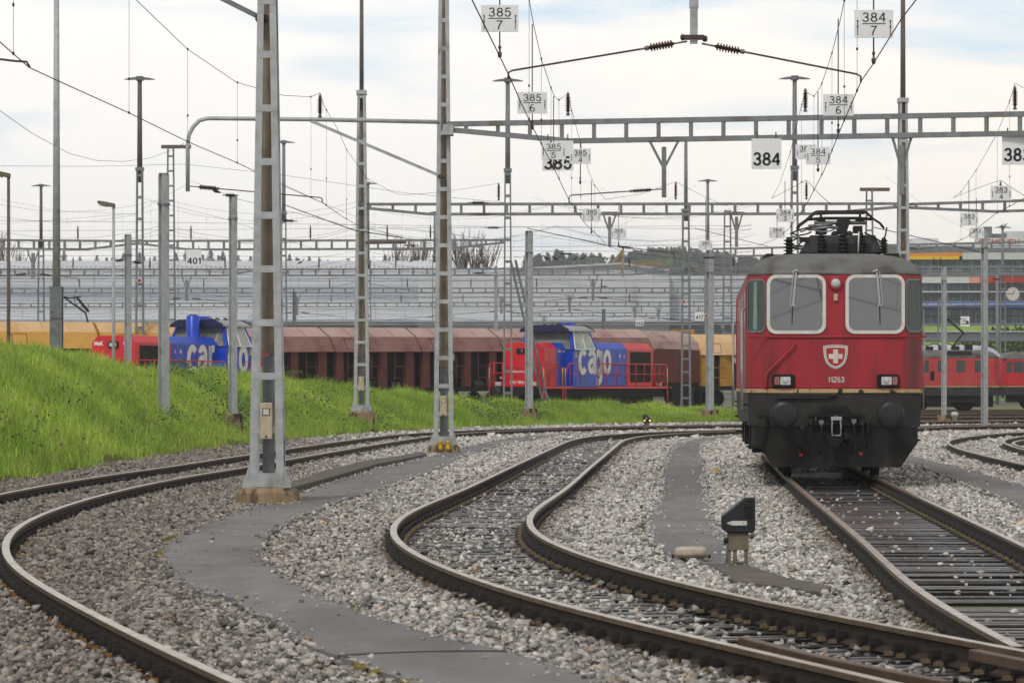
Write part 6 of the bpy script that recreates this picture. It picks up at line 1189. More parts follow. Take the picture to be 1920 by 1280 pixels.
# ================================================================ hopper wagons
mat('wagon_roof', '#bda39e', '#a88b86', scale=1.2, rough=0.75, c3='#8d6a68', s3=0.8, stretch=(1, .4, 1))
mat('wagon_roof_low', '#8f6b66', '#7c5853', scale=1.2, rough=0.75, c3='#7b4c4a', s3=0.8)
mat('wagon_wall', '#74403c', '#603230', scale=2, rough=0.8, c3='#75443f', s3=1)
mat('wagon_dark', '#1a1313', '#110c0c', scale=3, rough=0.85)
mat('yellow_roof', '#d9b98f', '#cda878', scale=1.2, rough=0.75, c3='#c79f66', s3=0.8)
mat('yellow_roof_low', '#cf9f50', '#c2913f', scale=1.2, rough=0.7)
mat('yellow_wall', '#b78a2c', '#a07624', scale=2, rough=0.7, c3='#7d5d20', s3=1)
def hopper(label, loc, rz, Ln, col, slope=0.0, cat='goods wagon', group=None, solid=False):
    t = thing('hopper_wagon', label, cat, loc, rz, group); t.rotation_euler = (slope, 0, rz)
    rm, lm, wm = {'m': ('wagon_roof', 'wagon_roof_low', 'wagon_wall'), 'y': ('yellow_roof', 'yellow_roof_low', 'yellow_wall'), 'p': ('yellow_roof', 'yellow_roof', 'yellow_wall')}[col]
    g_ = 0.07; m = MB(); L0, L1 = g_, Ln-g_
    if solid: pr = [(-1.5, 3.15), (-1.35, 3.6), (-1.0, 3.95), (-.5, 4.18), (0, 4.25), (.5, 4.18), (1.0, 3.95), (1.35, 3.6), (1.5, 3.15)]
    else: pr = [(-1.55, 3.05), (-1.1, 3.82), (-.35, 4.3), (.35, 4.3), (1.1, 3.82), (1.55, 3.05)]
    n = len(pr); vs = [(x, L0, z) for x, z in pr]+[(x, L1, z) for x, z in pr]
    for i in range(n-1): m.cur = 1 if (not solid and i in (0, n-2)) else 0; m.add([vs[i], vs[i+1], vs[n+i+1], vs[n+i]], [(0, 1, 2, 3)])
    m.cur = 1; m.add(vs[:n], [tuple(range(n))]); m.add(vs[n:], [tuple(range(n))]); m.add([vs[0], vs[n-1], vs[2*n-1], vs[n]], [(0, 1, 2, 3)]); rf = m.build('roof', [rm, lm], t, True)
    m = MB()
    for k in range(1, 4): 
        y = L0+(L1-L0)*k/4
        for i in range(n-1): m.beam((pr[i][0], y, pr[i][1]+.005), (pr[i+1][0], y, pr[i+1][1]+.005), .03, .012)
    m.build('roof_seams', lm, rf, True)
    if not solid:
        m = MB(); s_ = 1; m.beam((1.16, L0+.9, 3.73), (1.48, L0+.9, 3.18), .02, .02); m.beam((1.16, L0+1.6, 3.73), (1.48, L0+1.6, 3.18), .02, .02); m.beam((1.16, L0+.9, 3.73), (1.16, L0+1.6, 3.73), .02, .02); m.beam((1.48, L0+.9, 3.18), (1.48, L0+1.6, 3.18), .02, .02); m.build('roof_hatch', 'wagon_dark', rf, True)
    hw = 1.48 if solid else 1.15
    m = MB(); m.box(-hw, hw, L0+.02, L1-.02, 1.2, 3.12); m.build('body', wm if solid else 'wagon_dark', t, True)  # open wagons: recess shade put into the near-black wall colour
    if not solid:
        for a, b in ((.02, .10), (.24, .37), (.53, .61), (.84, .93)):
            for s_ in (-1, 1):
                m = MB(); m.box(min(s_*1.12, s_*1.42), max(s_*1.12, s_*1.42), L0+(L1-L0)*a, L0+(L1-L0)*b, 1.15, 3.08); m.build('wall_panel', wm, t, True)
        for a in (.15, .42, .7):
            m = MB(); y = L0+(L1-L0)*a
            for s_ in (-1, 1): m.tube([(s_*1.43, y, 1.7), (s_*1.43, y+.9, 1.7)], .02, 5); m.tube([(s_*1.43, y, 2.3), (s_*1.43, y+.9, 2.3)], .02, 5); m.tube([(s_*1.43, y, 1.1), (s_*1.43, y, 3.0)], .02, 5)
            m.build('railing', wm, t, True)
        m = MB(); m.lathe((1.2, L0+(L1-L0)*.44, 1.2), (0, 0, 1), [(0, .16), (1.5, .16), (1.6, .1)], 10); m.lathe((1.2, L0+(L1-L0)*.68, 1.3), (0, 1, 0), [(0, .22), (.6, .22)], 12); m.build('fittings', 'apron', t, True)
        m = MB(); m.box(1.42, 1.44, L0+(L1-L0)*.36, L0+(L1-L0)*.4, 2.55, 2.95); m.build('notice_plate', 'cream', t, True)
    m = MB(); m.box(-1.45, 1.45, L0, L1, .95, 1.2); m.build('frame', 'under_dark', t, True)
    for yc in (Ln*.24, Ln*.76):
        m = MB()
        for s_ in (-1, 1): m.lathe((s_*.69, yc, .48), (s_, 0, 0), [(0, .5), (.03, .48), (.13, .46), (.14, .3)], 18)
        m.tube([(-.7, yc, .48), (.7, yc, .48)], .08, 8); m.build('wheelset', 'under_dark', t, True)
    return t
th = R(48); ax = Vector((math.cos(th), math.sin(th), 0)); rzw = th-math.pi/2; Lw = 6.35; gp = 0.25; base = W(478, 0, 159.5); base.z = 0.12
ords = ('first brown hopper wagon from the left, at the largest lattice mast', 'brown hopper wagon between the largest mast and the tube topped mast', 'brown hopper wagon right of the tube topped mast', 'brown hopper wagon behind the mast with yellow capsules', 'brown hopper wagon whose end disappears behind the red locomotive nose')
p = Vector((base.x, base.y, base.z)) - ax*2.2
for k, lb in enumerate(ords): hopper(lb, (p.x, p.y, .12+.055*k*Lw/6), rzw, Lw, 'm', R(.6), group='row of brown hopper wagons'); p = p + ax*Lw
q = W(1268, 0, 191); hopper('plain brown wagon with a rounded roof behind the locomotive with the V lamp', (q.x - 12.0*math.cos(R(62)), q.y - 12.0*math.sin(R(62)), 0.5), R(62-90), 12.2, 'm', 0.0, solid=True)
p = W(-30, 0, 148)
for k, lb in enumerate(('yellow hopper wagon at the left edge behind the thick round pole', 'yellow hopper wagon behind the red end of the locomotive with the exhaust stack')):
    th2 = R(25); hopper(lb, (p.x, p.y, .2), th2-math.pi/2, 5.15, 'y', 0.0, group='row of yellow hopper wagons'); p = p + Vector((math.cos(th2), math.sin(th2), 0))*5.15
q = W(1290, 0, 192); hopper('yellow service wagon with a pale canopy roof left of the shield bearing locomotive', (q.x, q.y, .3), R(12-90), 6.5, 'p', 0.0, cat='service wagon')
q = W(1274, 640, 200); m = MB(); m.box(q.x-.55, q.x+.9, 199.2, 200.8, 3.4, 5.0); m.cur = 1; m.tube([(q.x+1.1, 200, 3.6), (q.x+1.1, 200, 4.6), (q.x+1.6, 200, 4.4)], .2, 8); m.cur = 2; m.box(q.x-.5, q.x+.8, 199.4, 200.6, 0, 3.4); o = m.build('crane_cab', ['yellow_wall', 'drab', 'under_dark'], bevel=.04); tag(o, 'orange yellow machine cab on legs behind the yellow service wagon', 'machine')
q = W(1318, 640, 201); m = MB(); m.lathe((q.x, 200.2, 4.05), (0, 1, 0), [(0, .55), (.1, .62), (3, .62), (3.1, .5)], 18); m.cur = 1; m.box(q.x-.6, q.x+.6, 200.5, 203, 0, 3.5); o = m.build('tank', ['cap_white', 'under_dark']); tag(o, 'pale round tank on a dark frame behind the yellow service wagon', 'tank')
# ================================================================ parked red locomotives on the right
mat('old_red', '#bd4443', '#ad3938', scale=1.5, rough=0.6, c3='#8f3a38', s3=1)
mat('new_red', '#c81c2c', '#b51828', scale=2, rough=0.45)
mat('blue_white', '#c9cfdf', '#b9bfd0', scale=2, rough=0.5)
mat('deep_blue', '#24346e', '#1e2c5e', scale=2, rough=0.5)
def parked(label, loc, Ln, red, group, raised=False, wins=(), marks=()):
    t = thing('electric_locomotive', label, 'locomotive', loc, 0, group)
    m = MB(); m.loft([[(x, y, z) for x, y in ((0, -1.1), (.3, -1.46), (Ln-.3, -1.46), (Ln, -1.1), (Ln, 1.1), (Ln-.3, 1.46), (.3, 1.46), (0, 1.1))] for z in (1.5, 3.2)]); m.build('body', red, t, True, bevel=.03)
    m = MB(); m.smooth = True; m.loft([[(x, y, z) for x, y in ((i, -1.45+j), (Ln-i, -1.45+j), (Ln-i, 1.45-j), (i, 1.45-j))] for z, i, j in ((3.2, .05, 0), (3.35, .15, .08), (3.5, .35, .22), (3.62, .6, .45), (3.7, .9, .8))]); rf = m.build('roof', 'loco_grey', t, True)
    m = MB(); m.box(.02, Ln-.02, -1.47, 1.47, 1.44, 1.5); m.build('stripe', 'stripe_cream', t, True)
    m = MB(); m.box(.1, Ln-.1, -1.44, 1.44, .92, 1.44); m.build('skirt', 'apron', t, True)
    m = MB(); m.box(.6, Ln-.6, -1.2, 1.2, .5, .92); m.build('bogie_frame', 'under_dark', t, True)
    for xc in (2.0, 4.8, Ln-4.8, Ln-2.0):
        m = MB()
        for s_ in (-1, 1): m.lathe((xc, s_*.7, .62), (0, s_, 0), [(0, .64), (.03, .62), (.13, .6), (.14, .4)], 20)
        m.build('wheelset', 'under_dark', t, True)
    for x, wd in wins: m = MB(); m.box(x, x+wd, -1.475, -1.4, 2.35, 3.05); m.build('window', 'side_glass', t, True)
    for x, wd, z0, z1, mm in marks: m = MB(); m.box(x, x+wd, -1.472, -1.4, z0, z1); m.build('side_panel', mm, t, True)
    for x0, x1 in ((Ln-3.4, Ln-1.6), (1.5, 3.3), (5.4, 6.6)):
        m = MB(); m.prism([(x0, 3.22), (x1, 3.22), (x1-.1, 3.62), (x0+.1, 3.62)], ((0, -1.15, 0), (1, 0, 0), (0, 0, 1), (0, -1, 0)), -.6, .22); m.build('roof_vent', 'pant_dark', rf, True)
    m = MB()
    for x in np.arange(1.5, Ln-1.5, .8): m.box(x, x+.4, -.4, .4, 3.7, 3.9+.12*((x*7) % 1)); m.tube([(x, 0, 3.9), (x+.5, 0, 4.12), (x+.9, 0, 3.95)], .03, 5)
    m.build('roof_equipment', 'pant_dark', rf, True)
    if raised:
        m = MB(); x = raised; m.tube([(x, 0, 3.8), (x+.75, 0, 4.75)], .06, 6); m.tube([(x+.75, .25, 4.75), (x-.2, .25, 5.55)], .035, 6); m.tube([(x+.75, -.25, 4.75), (x-.2, -.25, 5.55)], .035, 6); m.tube([(x-.2, -.8, 5.58), (x-.2, .8, 5.58)], .04, 6); m.tube([(x-.4, -.6, 5.6), (x+.9, .0, 5.58)], .02, 5); m.build('pantograph', 'pant_dark', rf, True)
    return t
q = W(1868, 0, 195.5); parked('faded red parked locomotive side on, with one pantograph raised', (q.x-14.6, 195.5, 0), 14.6, 'old_red', 'parked red locomotives', raised=14.6-2.75, wins=[(14.6-(1868-a)/30.8, (b-a)/30.8) for a, b in ((1726, 1735), (1752, 1767), (1787, 1803), (1821, 1838), (1620, 1636))], marks=[(14.6-(1868-a)/30.8, (b-a)/30.8, z0, z1, mm) for a, b, z0, z1, mm in ((1738, 1746, 1.85, 2.4, 'under_dark'), (1739, 1745, 2.55, 2.75, 'shield_red'), (1749, 1753, 2.0, 2.12, 'shield_red'), (1757, 1761, 2.0, 2.12, 'shield_red'), (1792, 1797, 2.1, 2.25, 'shield_red'), (1818, 1822, 1.98, 2.1, 'shield_red'), (1826, 1830, 1.98, 2.1, 'shield_red'), (1834, 1838, 1.98, 2.1, 'shield_red'), (1853, 1856, 2.0, 3.0, 'new_red'), (1861, 1863, 2.0, 3.0, 'new_red'))])
q = W(1873, 0, 205.5); parked('bright red parked locomotive cut off by the right edge', (q.x, 205.5, 0), 14.6, 'new_red', 'parked red locomotives', wins=((.25, .35), (.72, .85), (2.0, .6)), marks=((2.2, .35, 1.75, 2.3, 'under_dark'),))
t = thing('coach', 'white and blue rounded coach end squeezed between the two parked red locomotives', 'coach', (W(1858, 0, 214).x-12, 214, 0)); m = MB(); m.smooth = True; pr = [(0, .9), (12.6, .9), (12.72, 1.5), (12.70, 3.0), (12.5, 3.5), (12.0, 3.95), (11.3, 4.2), (0, 4.25)]; m.prism(pr, ((0, 0, 0), (1, 0, 0), (0, 0, 1), (0, -1, 0)), -1.45, 1.45); m.build('body', 'blue_white', t, True, bevel=.1)
m = MB(); m.box(0, 12.74, -1.46, 1.46, .85, 2.1); m.build('blue_band', 'deep_blue', t, True); m = MB(); m.box(0, 12.73, -1.46, 1.46, 2.9, 3.05); m.build('upper_band', 'deep_blue', t, True)
m = MB(); m.box(1, 12, -1, 1, 0.1, .86); m.build('underframe', 'under_dark', t, True)
# far raised pantograph on the left, carried by a hidden locomotive roof
q = W(150, 590, 200); t = thing('electric_locomotive', 'far locomotive roof with one raised black pantograph behind the yellow wagons', 'locomotive', (q.x-6, 200, .2)); m = MB(); m.loft([[(x, y, z) for x, y in ((0+i, -1.45+j), (14-i, -1.45+j), (14-i, 1.45-j), (i, 1.45-j))] for z, i, j in ((.9, 0, 0), (3.2, 0, 0), (3.5, .3, .3), (3.7, .8, .8))]); m.build('body', 'loco_grey', t, True)
P_ = lambda px, py: (W(px, py, 200).x-(q.x-6), 0, W(px, py, 200).z-.2)
m = MB(); m.tube([P_(165, 604), P_(160, 585), P_(162, 586)], .06, 6)
for yy in (-.25, .25): m.tube([(P_(160, 586)[0], yy, P_(160, 586)[2]), (P_(121, 558)[0], yy, P_(121, 558)[2])], .05, 6); m.tube([(P_(166, 584)[0], yy, P_(166, 584)[2]), (P_(145, 559)[0], yy, P_(145, 559)[2])], .07, 6)
m.tube([(P_(121, 558)[0], -.8, P_(121, 557)[2]), (P_(121, 558)[0], .8, P_(121, 557)[2])], .05, 6); m.tube([P_(121, 558), P_(134, 559), P_(152, 556)], .05, 6); m.build('pantograph', 'pant_dark', t, True)
# ================================================================ buildings
mat('cladding', '#ced3da', '#c4c9d1', scale=0.25, rough=0.6, c3='#c0c2c6', s3=.08, stretch=(.3, 1, 2.0))
mat('cladding_dark', '#adb4bf', '#a1a9b4', scale=0.25, rough=0.6, stretch=(.3, 1, 2.0))
mat('cladding_pale', '#dde1e7', '#d3d7de', scale=0.25, rough=0.6, stretch=(.3, 1, 2.0))
mat('roof_pale', '#c6c8ca', '#b9bbbd', scale=.4, rough=.7)
mat('seam_line', '#a9abaf', '#9ea0a5', scale=1, rough=.7)
mat('timber', '#b59a74', '#9c8260', scale=1, rough=.8)
def wz(py, Y): return H+(HY-py)/F*Y
def wx(px, Y): return (px-960)/F*Y
Yw = 420.0
t = thing('warehouse', 'long pale grey warehouse with horizontally lined metal walls behind the yard', 'warehouse', (0, Yw, 0))
def vol(name, m_, x0, x1, y0, y1, Y, dep, par=t, seams=0):
    b = MB(); b.box(wx(x0, Y), wx(x1, Y), Y, Y+dep, max(wz(y1, Y), -.2), wz(y0, Y)); o = b.build(name, m_, par)
    if seams:
        b = MB(); zb, zt = wz(y1, Y), wz(y0, Y)
        for k in range(1, seams): z = zb+(zt-zb)*k/seams; b.box(wx(x0, Y), wx(x1, Y), Y-.03, Y, z, z+.05)
        for k in np.linspace(x0, x1, 26)[1:-1]: b.box(wx(k, Y), wx(k, Y)+.05, Y-.03, Y, zb, zt)
        b.build('cladding_lines', 'seam_line', o)
    return o
vol('upper_wall', 'cladding', -400, 1200, 503, 540, Yw, 60, seams=6); vol('roof_band', 'cladding_pale', -400, 850, 489, 503, Yw+1, 58)
vol('middle_band', 'cladding_dark', -400, 980, 536, 565, Yw-4, 10, seams=3); vol('lower_wall', 'cladding_pale', -400, 980, 565, 598, Yw-8, 12, seams=7); vol('lower_wall', 'cladding', 980, 1500, 517, 604, Yw-8, 12, seams=14)
vol('plinth', 'cladding_dark', -400, 1500, 598, 640, Yw-9, 12)
b = MB(); b.box(wx(-400, Yw-12), wx(1500, Yw-12), Yw-13, Yw-4, wz(604, Yw-12), wz(601, Yw-12)); b.build('canopy', 'cladding_dark', t); b = MB(); b.box(wx(-400, 400), wx(1500, 400), 399, 401, wz(609, 400), wz(606.5, 400)); b.build('eaves', 'seam_line', t)
b = MB()
for x in range(-380, 860, 9): b.box(wx(x, Yw), wx(x+4, Yw), Yw-.3, Yw, wz(501.5, Yw), wz(499.5, Yw))
o = b.build('ventilation_slots', 'seam_line', t); 
b = MB(); b.prism([(wx(780, 400), wz(517, 400)), (wx(960, 400), wz(500, 400)), (wx(1170, 400), wz(489, 400)), (wx(1262, 400), wz(502, 400)), (wx(1262, 400), wz(620, 400)), (wx(780, 400), wz(620, 400))], ((0, 409, 0), (1, 0, 0), (0, 0, 1), (0, 1, 0)), 0, 3); b.build('gable_wall', 'cladding', t)
b = MB(); b.beam((wx(960, 400), 409, wz(500, 400)), (wx(1170, 400), 409, wz(489, 400)), 1.2, .25); b.beam((wx(1170, 400), 409, wz(489, 400)), (wx(1262, 400), 409, wz(502, 400)), 1.2, .25); b.build('gable_roof', 'roof_pale', t)
b = MB()
for k in range(22): x = wx(1190+k*2.6, 398); b.box(x, x+.07, 397.6, 398, wz(500, 398), wz(489+(k % 3)*.6, 398))
b.box(wx(1185, 398), wx(1248, 398), 397.5, 398, wz(491, 398), wz(490, 398)); b.box(wx(1185, 398), wx(1248, 398), 397.5, 398, wz(497, 398), wz(496, 398)); o = b.build('timber_scaffold', 'timber', t)
b = MB(); b.box(wx(1166, 405), wx(1170, 405), 404.7, 405.2, wz(520, 405), wz(464, 405)); b.beam((wx(1168, 405), 405, wz(468, 405)), (wx(1145, 405), 405, wz(494, 405)), .15, .15); b.beam((wx(1168, 405), 405, wz(470, 405)), (wx(1149, 405), 405, wz(494, 405)), .15, .15); o = b.build('wooden_frame', 'timber'); tag(o, 'slender timber frame rising beyond the gable of the grey warehouse', 'timber frame')
# office building on the right
mat('office_grey', '#777b82', '#696d74', scale=.5, rough=.7); mat('office_white', '#d3d6d9', '#c6c9cc', scale=.5, rough=.6); mat('office_window', '#2c454f', '#1d2d39', scale=.35, rough=.12, stretch=(1, 1, .3), c3='#6d8890', s3=.5, lo3=.55, hi3=.7)
mat('band_orange', '#e2963f', '#e08a35', scale=.3, rough=.6); mat('band_yellow', '#e6c62f', '#e3b92a', scale=.3, rough=.6); mat('band_red', '#d2453c', '#c43c36', scale=.3, rough=.6); mat('band_pink', '#dca49b', '#d89a90', scale=.3, rough=.6); mat('band_blue', '#4f74c4', '#446ab8', scale=.4, rough=.6); mat('letter_red', '#c0262c', '#b02228', scale=2, rough=.5); mat('letter_blue', '#3a4fae', '#3246a0', scale=2, rough=.5)
Yo = 380.0; t = thing('office_building', 'multi storey office block with orange, white and red bands and red rooftop letters', 'office building', (wx(1800, Yo), Yo, 0))
def ob(name, m_, x0, x1, y0, y1, dy=0.0, dep=30, par=None):
    b = MB(); b.box(wx(x0, Yo), wx(x1, Yo), Yo-dy, Yo+dep, wz(y1, Yo), wz(y0, Yo)); return b.build(name, m_, par or t)
ob('core', 'office_grey', 1560, 2150, 475, 640, 0)
ob('rooftop', 'office_white', 1600, 2150, 455, 475, -4, 20); ob('rooftop_block', 'office_grey', 1856, 1872, 421, 455, -5, 8); ob('rooftop_block', 'office_white', 1900, 2000, 430, 455, -5, 8); ob('rooftop_block', 'office_grey', 1852, 1900, 434, 455, -5.5, 6); ob('rooftop_block', 'office_white', 1720, 1770, 443, 458, -5, 8)
ob('slab', 'office_grey', 1560, 2150, 462, 474, .6, 5)
ob('colour_band', 'band_orange', 1560, 1803, 474, 481, .8, 2); ob('colour_band', 'band_yellow', 1560, 1797, 481, 487, .8, 2); ob('colour_band', 'office_white', 1803, 2150, 474, 487, .8, 2)
for y0, y1 in ((488, 511), (532, 546), (549, 564), (580, 592), (594, 606)):
    wn = ob('window_row', 'office_window', 1560, 2150, y0, y1, .3, 2); b = MB()
    for x in range(1562, 2150, 14): b.box(wx(x, Yo), wx(x+1.6, Yo), Yo-.45, Yo, wz(y1, Yo), wz(y0, Yo))
    b.build('window_bars', 'office_grey', wn)
ob('slab', 'office_grey', 1560, 2150, 511, 518, .9, 4); ob('colour_band', 'office_white', 1560, 1815, 518, 531, .8, 2); ob('colour_band', 'band_pink', 1815, 1835, 518, 531, .8, 2); ob('colour_band', 'band_red', 1835, 2150, 518, 531, .8, 2); ob('slab', 'office_white', 1560, 2150, 546, 548.5, .9, 3)
bb = ob('colour_band', 'band_blue', 1560, 2150, 567, 577, .8, 2); ob('slab', 'office_white', 1560, 2150, 570, 573, .95, 1); ob('slab', 'office_grey', 1560, 2150, 606, 612, .9, 3)
b = MB(); b.box(wx(1828, Yo-5), wx(2020, Yo-5), Yo-5.2, Yo-4.6, wz(468, Yo), wz(450, Yo)); b.build('sign_board', 'office_white', t)
text('OCHSNER S', ((wx(1835, Yo-5), Yo-5.22, wz(457, Yo)), (1, 0, 0), (0, 0, 1), (0, -1, 0)), .75, 'letter_red', t, wd=wx(1927, Yo)-wx(1835, Yo), bold=.05, align='l'); b = MB(); b.box(wx(1846, Yo), wx(1907, Yo), Yo-5.23, Yo-5.2, wz(465.3, Yo), wz(464, Yo)); b.build('blue_line', 'letter_blue', t)
# station clock
q = W(1899, 551, 250); t = thing('station_clock', 'large white station clock in front of the office building', 'clock', tuple(q)); m = MB(); m.lathe((0, 0, 0), (0, -1, 0), [(-.1, .5), (.02, .52)], 32, False); m.build('face', 'white_paint', t, True); m = MB()
for k in range(12): a = math.pi*k/6; m.beam((.40*math.sin(a), -.025, .40*math.cos(a)), (.48*math.sin(a), -.025, .48*math.cos(a)), .03, .01, up=(0, 1, 0))
m.build('hour_marks', 'black_ink', t, True)
for a, l, nm in ((R(270), .42, 'minute_hand'), (R(22), .3, 'hour_hand')): m = MB(); m.beam((0, -.04, 0), (l*math.sin(a), -.04, l*math.cos(a)), .05, .012, up=(0, 1, 0)); m.build(nm, 'black_ink', t, True)
m = MB(); m.tube([(0, .1, .5), (0, .1, 1.5)], .04, 6); m.tube([(0, .1, 1.5), (-1.2, .1, 1.5)], .04, 6); m.tube([(-1.2, .1, 1.5), (-1.2, .1, -q.z)], .12, 8); m.build('bracket', 'galv_far', t, True)
# ================================================================ lawn, hills and trees
mat('lawn', '#8aa94f', '#7b9a48', scale=.5, rough=.9); mat('hill_green', '#4a5d4a', '#3d4e42', scale=.02, rough=1.0)
b = MB(); b.loft([[(wx(1690, 360), 330, -.1), (wx(2100, 360), 330, -.1), (wx(2100, 360), 372, -.1), (wx(1690, 360), 372, -.1)], [(wx(1690, 360), 355, wz(612, 360)), (wx(2100, 360), 355, wz(612, 360)), (wx(2100, 360), 372, wz(608, 360)), (wx(1690, 360), 372, wz(608, 360))]]); tag(b.build('lawn', 'lawn'), kind='structure')
b = MB(); b.box(wx(1690, 300), wx(2100, 300), 296, 304, wz(640, 300), wz(624, 300)); b.cur = 1; b.box(wx(1680, 300), wx(2110, 300), 295, 305, wz(624, 300), wz(622, 300)); o = b.build('platform_shed', ['cladding_dark', 'roof_pale']); tag(o, 'low grey shed roof below the lawn, behind the parked red locomotives', 'shed')
xs = np.linspace(-260, 260, 90); 
def ridge(x): return 19 + 2.5*np.sin(x*.02+1) + 1.2*np.sin(x*.07) + 6.0*np.exp(-((x-45)/28.)**2) + 2*np.exp(-((x-10)/20.)**2)
hv = []; 
HS = 1500/700.0
for yy, k in ((520, -.02), (620, .6), (700, 1.0), (740, 1.0)): hv += [(x*yy/700*HS, yy*HS, 1.55+(float(ridge(x))-1.55)*k*HS) for x in xs]
n = len(xs); hf = [(j*n+i, j*n+i+1, (j+1)*n+i+1, (j+1)*n+i) for j in range(3) for i in range(n-1)]
b = MB(); b.smooth = True; b.add(hv, hf); tag(b.build('hills', 'hill_green'), kind='structure')
mat('conifer', '#33493f', '#24362f', scale=.4, rough=.9, attr='tint', attr_amt=1.0); mat('broadleaf', '#516b33', '#3c5429', scale=.4, rough=.9, attr='tint', attr_amt=1.0); mat('bark', '#4c4238', '#3b332c', scale=2, rough=.9); mat('bare_twigs', '#6f6158', '#594d46', scale=2, rough=.9)
def conifer_mesh(seed, n=800, wide=1.5):
    r = np.random.default_rng(seed); k = np.arange(n); z = r.uniform(.06, 1, n)**.85; rad = (1-z)*.24*wide*(.6+.4*np.sin(z*38+r.uniform(0, 6, n)*.4))+.012; a = r.uniform(0, 2*np.pi, n)
    rr = rad*r.uniform(.35, 1, n); c = np.c_[np.cos(a)*rr, np.sin(a)*rr, z-.25*rr]; s_ = .042*(1.35-z)*r.uniform(.6, 1.4, n); d = np.c_[np.cos(a), np.sin(a), np.full(n, -.35)]; p = np.c_[-np.sin(a), np.cos(a), r.normal(0, .3, n)]
    v = np.stack([c-p*s_[:, None], c+p*s_[:, None], c+d*(s_*2.2)[:, None]], 1).reshape(-1, 3); f = np.c_[k*3, k*3+1, k*3+2]; g_ = r.uniform(.6, 1.35, n); return v, f, np.c_[g_, g_, g_, np.ones(n)]
def tree_from(name, crown, cm, h, x, y, z, label, group, wd=1.0):
    t = thing(name, label, 'tree', (x, y, z), RNG.uniform(0, 6), group); v, f, c = crown; v = v*np.array([h*wd, h*wd, h]); npmesh('crown', v, f, [cm], c, parent=t); m = MB(); m.tube([(0, 0, -1), (0, 0, h*.9)], [h*.016, h*.004], 6); m.build('trunk', 'bark', t, True); return t
protos = []
for k in range(3): protos.append(conifer_mesh(k+5))
first = []
sky_l = [(182, 478), (213, 476), (232, 474), (262, 472), (290, 480), (330, 474), (348, 470), (395, 465), (418, 470), (447, 478), (470, 480), (543, 476), (556, 482), (580, 480), (600, 485), (615, 487), (653, 484), (722, 477), (730, 482), (560, 484), (120, 470), (150, 480), (300, 483), (380, 477), (410, 478), (240, 480), (200, 482), (270, 480)]
for k, (px, py) in enumerate(sky_l):
    Y = 1480+RNG.uniform(-20, 20); zt = wz(py, Y); x = wx(px, Y); h = 13+RNG.uniform(0, 4); z0 = zt-h
    if k < 3: o = tree_from('conifer_tree', protos[k], 'conifer', 1.0, x, Y, z0, 'dark conifer standing on the skyline behind the grey warehouse', 'conifers on the skyline'); first.append(o)
    else: o = copy_tree(first[k % 3]); o.location = (x, Y, z0); o.rotation_euler.z = RNG.uniform(0, 6)
    o.scale = (h*1.1, h*1.1, h)
# wooded hill on the right: one mass
vv, ff, cc = [], [], []; nb = 0
for k in range(330):
    px = RNG.uniform(985, 1440) if k < 250 else RNG.uniform(1640, 2050); top = np.interp(px, [940, 1000, 1045, 1075, 1110, 1135, 1185, 1200, 1240, 1275, 1320, 1360, 1400, 1440, 1640, 2100], [474, 478, 466, 474, 470, 474, 468, 462, 460, 461, 466, 470, 478, 478, 480, 480])
    Y = RNG.uniform(1420, 1560); py = top + RNG.uniform(0, 34)*RNG.random()**.6; zt = wz(py, Y); h = RNG.uniform(15, 24); v, f, c = protos[k % 3]; a = RNG.uniform(0, 6)
    v = v*np.array([h*1.15, h*1.15, h]); R2 = np.array([[math.cos(a), -math.sin(a), 0], [math.sin(a), math.cos(a), 0], [0, 0, 1]]); v = v@R2.T + np.array([wx(px, Y), Y, zt-h]); vv.append(v); ff.append(f+nb); nb += len(v); col = np.array([1, 1, 1]) if RNG.random() < .75 else np.array([1.5, 1.5, .95]); c2 = c.copy(); c2[:, :3] *= col; cc.append(c2)
tag(npmesh('woodland', np.concatenate(vv), np.concatenate(ff), ['conifer'], np.concatenate(cc)), 'dark conifer wood covering the far hill', kind='stuff')
# far wooded slope surface under the mass, broadleaf pale clump
def leafy(seed, n=900):
    r = np.random.default_rng(seed); k = np.arange(n); p = r.normal(size=(n, 3)); p /= np.linalg.norm(p, axis=1)[:, None]; lump = 1+.25*np.sin(p[:, 0]*5+seed)*np.sin(p[:, 2]*4)+.15*np.sin(p[:, 1]*9); p = p*(r.uniform(.55, 1, n)*lump)[:, None]*np.array([.42, .42, .38])+np.array([0, 0, .6]); u = r.normal(size=(n, 3)); u /= np.linalg.norm(u, axis=1)[:, None]; w_ = np.cross(u, r.normal(size=(n, 3))); w_ /= np.linalg.norm(w_, axis=1)[:, None]; s_ = r.uniform(.02, .05, n)[:, None]
    v = np.stack([p-u*s_, p+u*s_, p+w_*s_*1.6], 1).reshape(-1, 3); g_ = r.uniform(.55, 1.5, n); return v, np.c_[k*3, k*3+1, k*3+2], np.c_[g_, g_, g_*.9, np.ones(n)]
for px, py, h, Y, lb, nm in ((1230, 474, 13*2.3, 1390, 'pale green broadleaf tree in front of the wooded hill', 'broadleaf_tree'), (1110, 478, 10*2.3, 1390, 'smaller pale green tree before the warehouse gable roof', 'broadleaf_tree'), (1880, 610, 6.5, 330, 'big olive bush at the end of the lawn before the office building', 'bush'), (1838, 622, 4.2, 320, 'smaller brownish bush left of the big olive bush', 'bush'), (1935, 606, 7, 335, 'dark bush at the right edge behind the clock', 'bush'), (1262, 470, 12*2.3, 1400, 'pale green broadleaf tree on the wooded hill beside the open mast', 'broadleaf_tree')):
    zt = wz(py, Y); tree_from(nm, leafy(int(px)), 'broadleaf', h, wx(px, Y), Y, zt-h, lb, None, 1.2 if nm == 'bush' else 1.0)
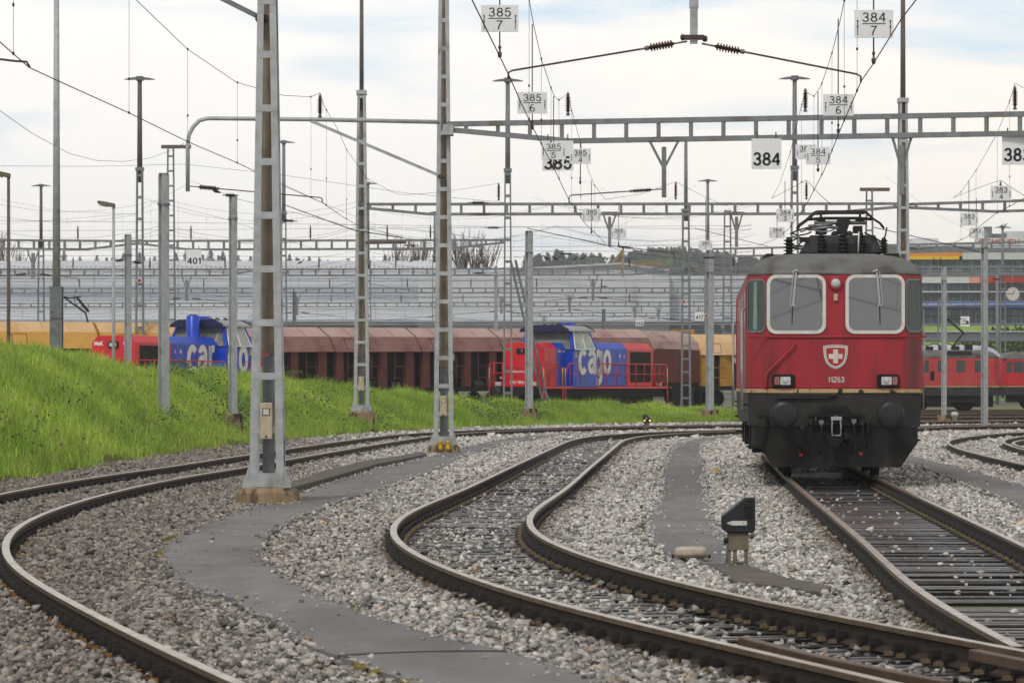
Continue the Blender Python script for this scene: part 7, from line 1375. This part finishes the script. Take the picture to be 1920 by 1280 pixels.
def bare(px, py, Y, h, wd, label, seed):
    r = np.random.default_rng(seed); zt = wz(py, Y); t = thing('bare_tree', label, 'tree', (wx(px, Y), Y, zt-h)); m = MB(); m.tube([(0, 0, -1), (0, 0, h*.5)], [.22, .1], 6); m.build('trunk', 'bare_twigs', t, True); m = MB()
    for k in range(26):
        z0 = h*r.uniform(.08, .5); a = r.uniform(0, 6.3); l = h*r.uniform(.3, .55)*(1-.2*z0/h); e = wd*r.uniform(.2, 1); p1 = Vector((math.cos(a)*e*.6, math.sin(a)*e*.6, z0+l*.45)); p2 = Vector((math.cos(a)*e, math.sin(a)*e, min(z0+l, h*r.uniform(.85, 1)))); m.tube([(0, 0, z0), p1, p2], [.07, .05, .02], 4, False)
        for j in range(7): q = p1.lerp(p2, r.uniform(0, .9)); a2 = a+r.normal(0, 1.2); m.tube([q, q+Vector((math.cos(a2)*.5, math.sin(a2)*.5, r.uniform(.6, 1.7)))], [.03, .012], 3, False)
    m.build('crown', 'bare_twigs', t, True)
for k, (px, py, wd, lb) in enumerate(((745, 432, 1.6, 'leafless tree just right of the tube topped mast'), (772, 440, 1.4, 'lower leafless tree second from the tube topped mast'), (790, 436, 1.4, 'leafless tree left of the thin far floodlight mast'), (857, 425, 1.4, 'leafless tree right of the mast with yellow capsules'), (872, 422, 1.5, 'tallest leafless tree of the middle row'), (893, 424, 1.5, 'leafless tree third right of the mast with yellow capsules'), (914, 426, 1.5, 'leafless tree left of the tall floodlight mast at the red nose'), (6, 430, 2.2, 'bushy leafless tree at the left edge'), (30, 455, 2.2, 'lower leafless tree at the left edge'), (830, 460, 1.2, 'small leafless tree hidden by the mast with yellow capsules'))): bare(px, py, 500, 11 if k < 7 else 9, wd*1.6, lb, 40+k)
# ================================================================ haze in the air
m = bpy.data.materials.new('haze'); m.use_nodes = True; nt = m.node_tree; nt.nodes.clear(); o_ = nt.nodes.new('ShaderNodeOutputMaterial'); v_ = nt.nodes.new('ShaderNodeVolumePrincipled'); v_.inputs['Color'].default_value = (.9, .94, 1, 1); v_.inputs['Density'].default_value = 0.0003; v_.inputs['Anisotropy'].default_value = 0.2
nt.links.new(v_.outputs[0], o_.inputs['Volume'])
b = MB(); b.box(-600, 600, -70, 1640, -1.3, 75); hz = b.build('haze', m); tag(hz, kind='stuff')
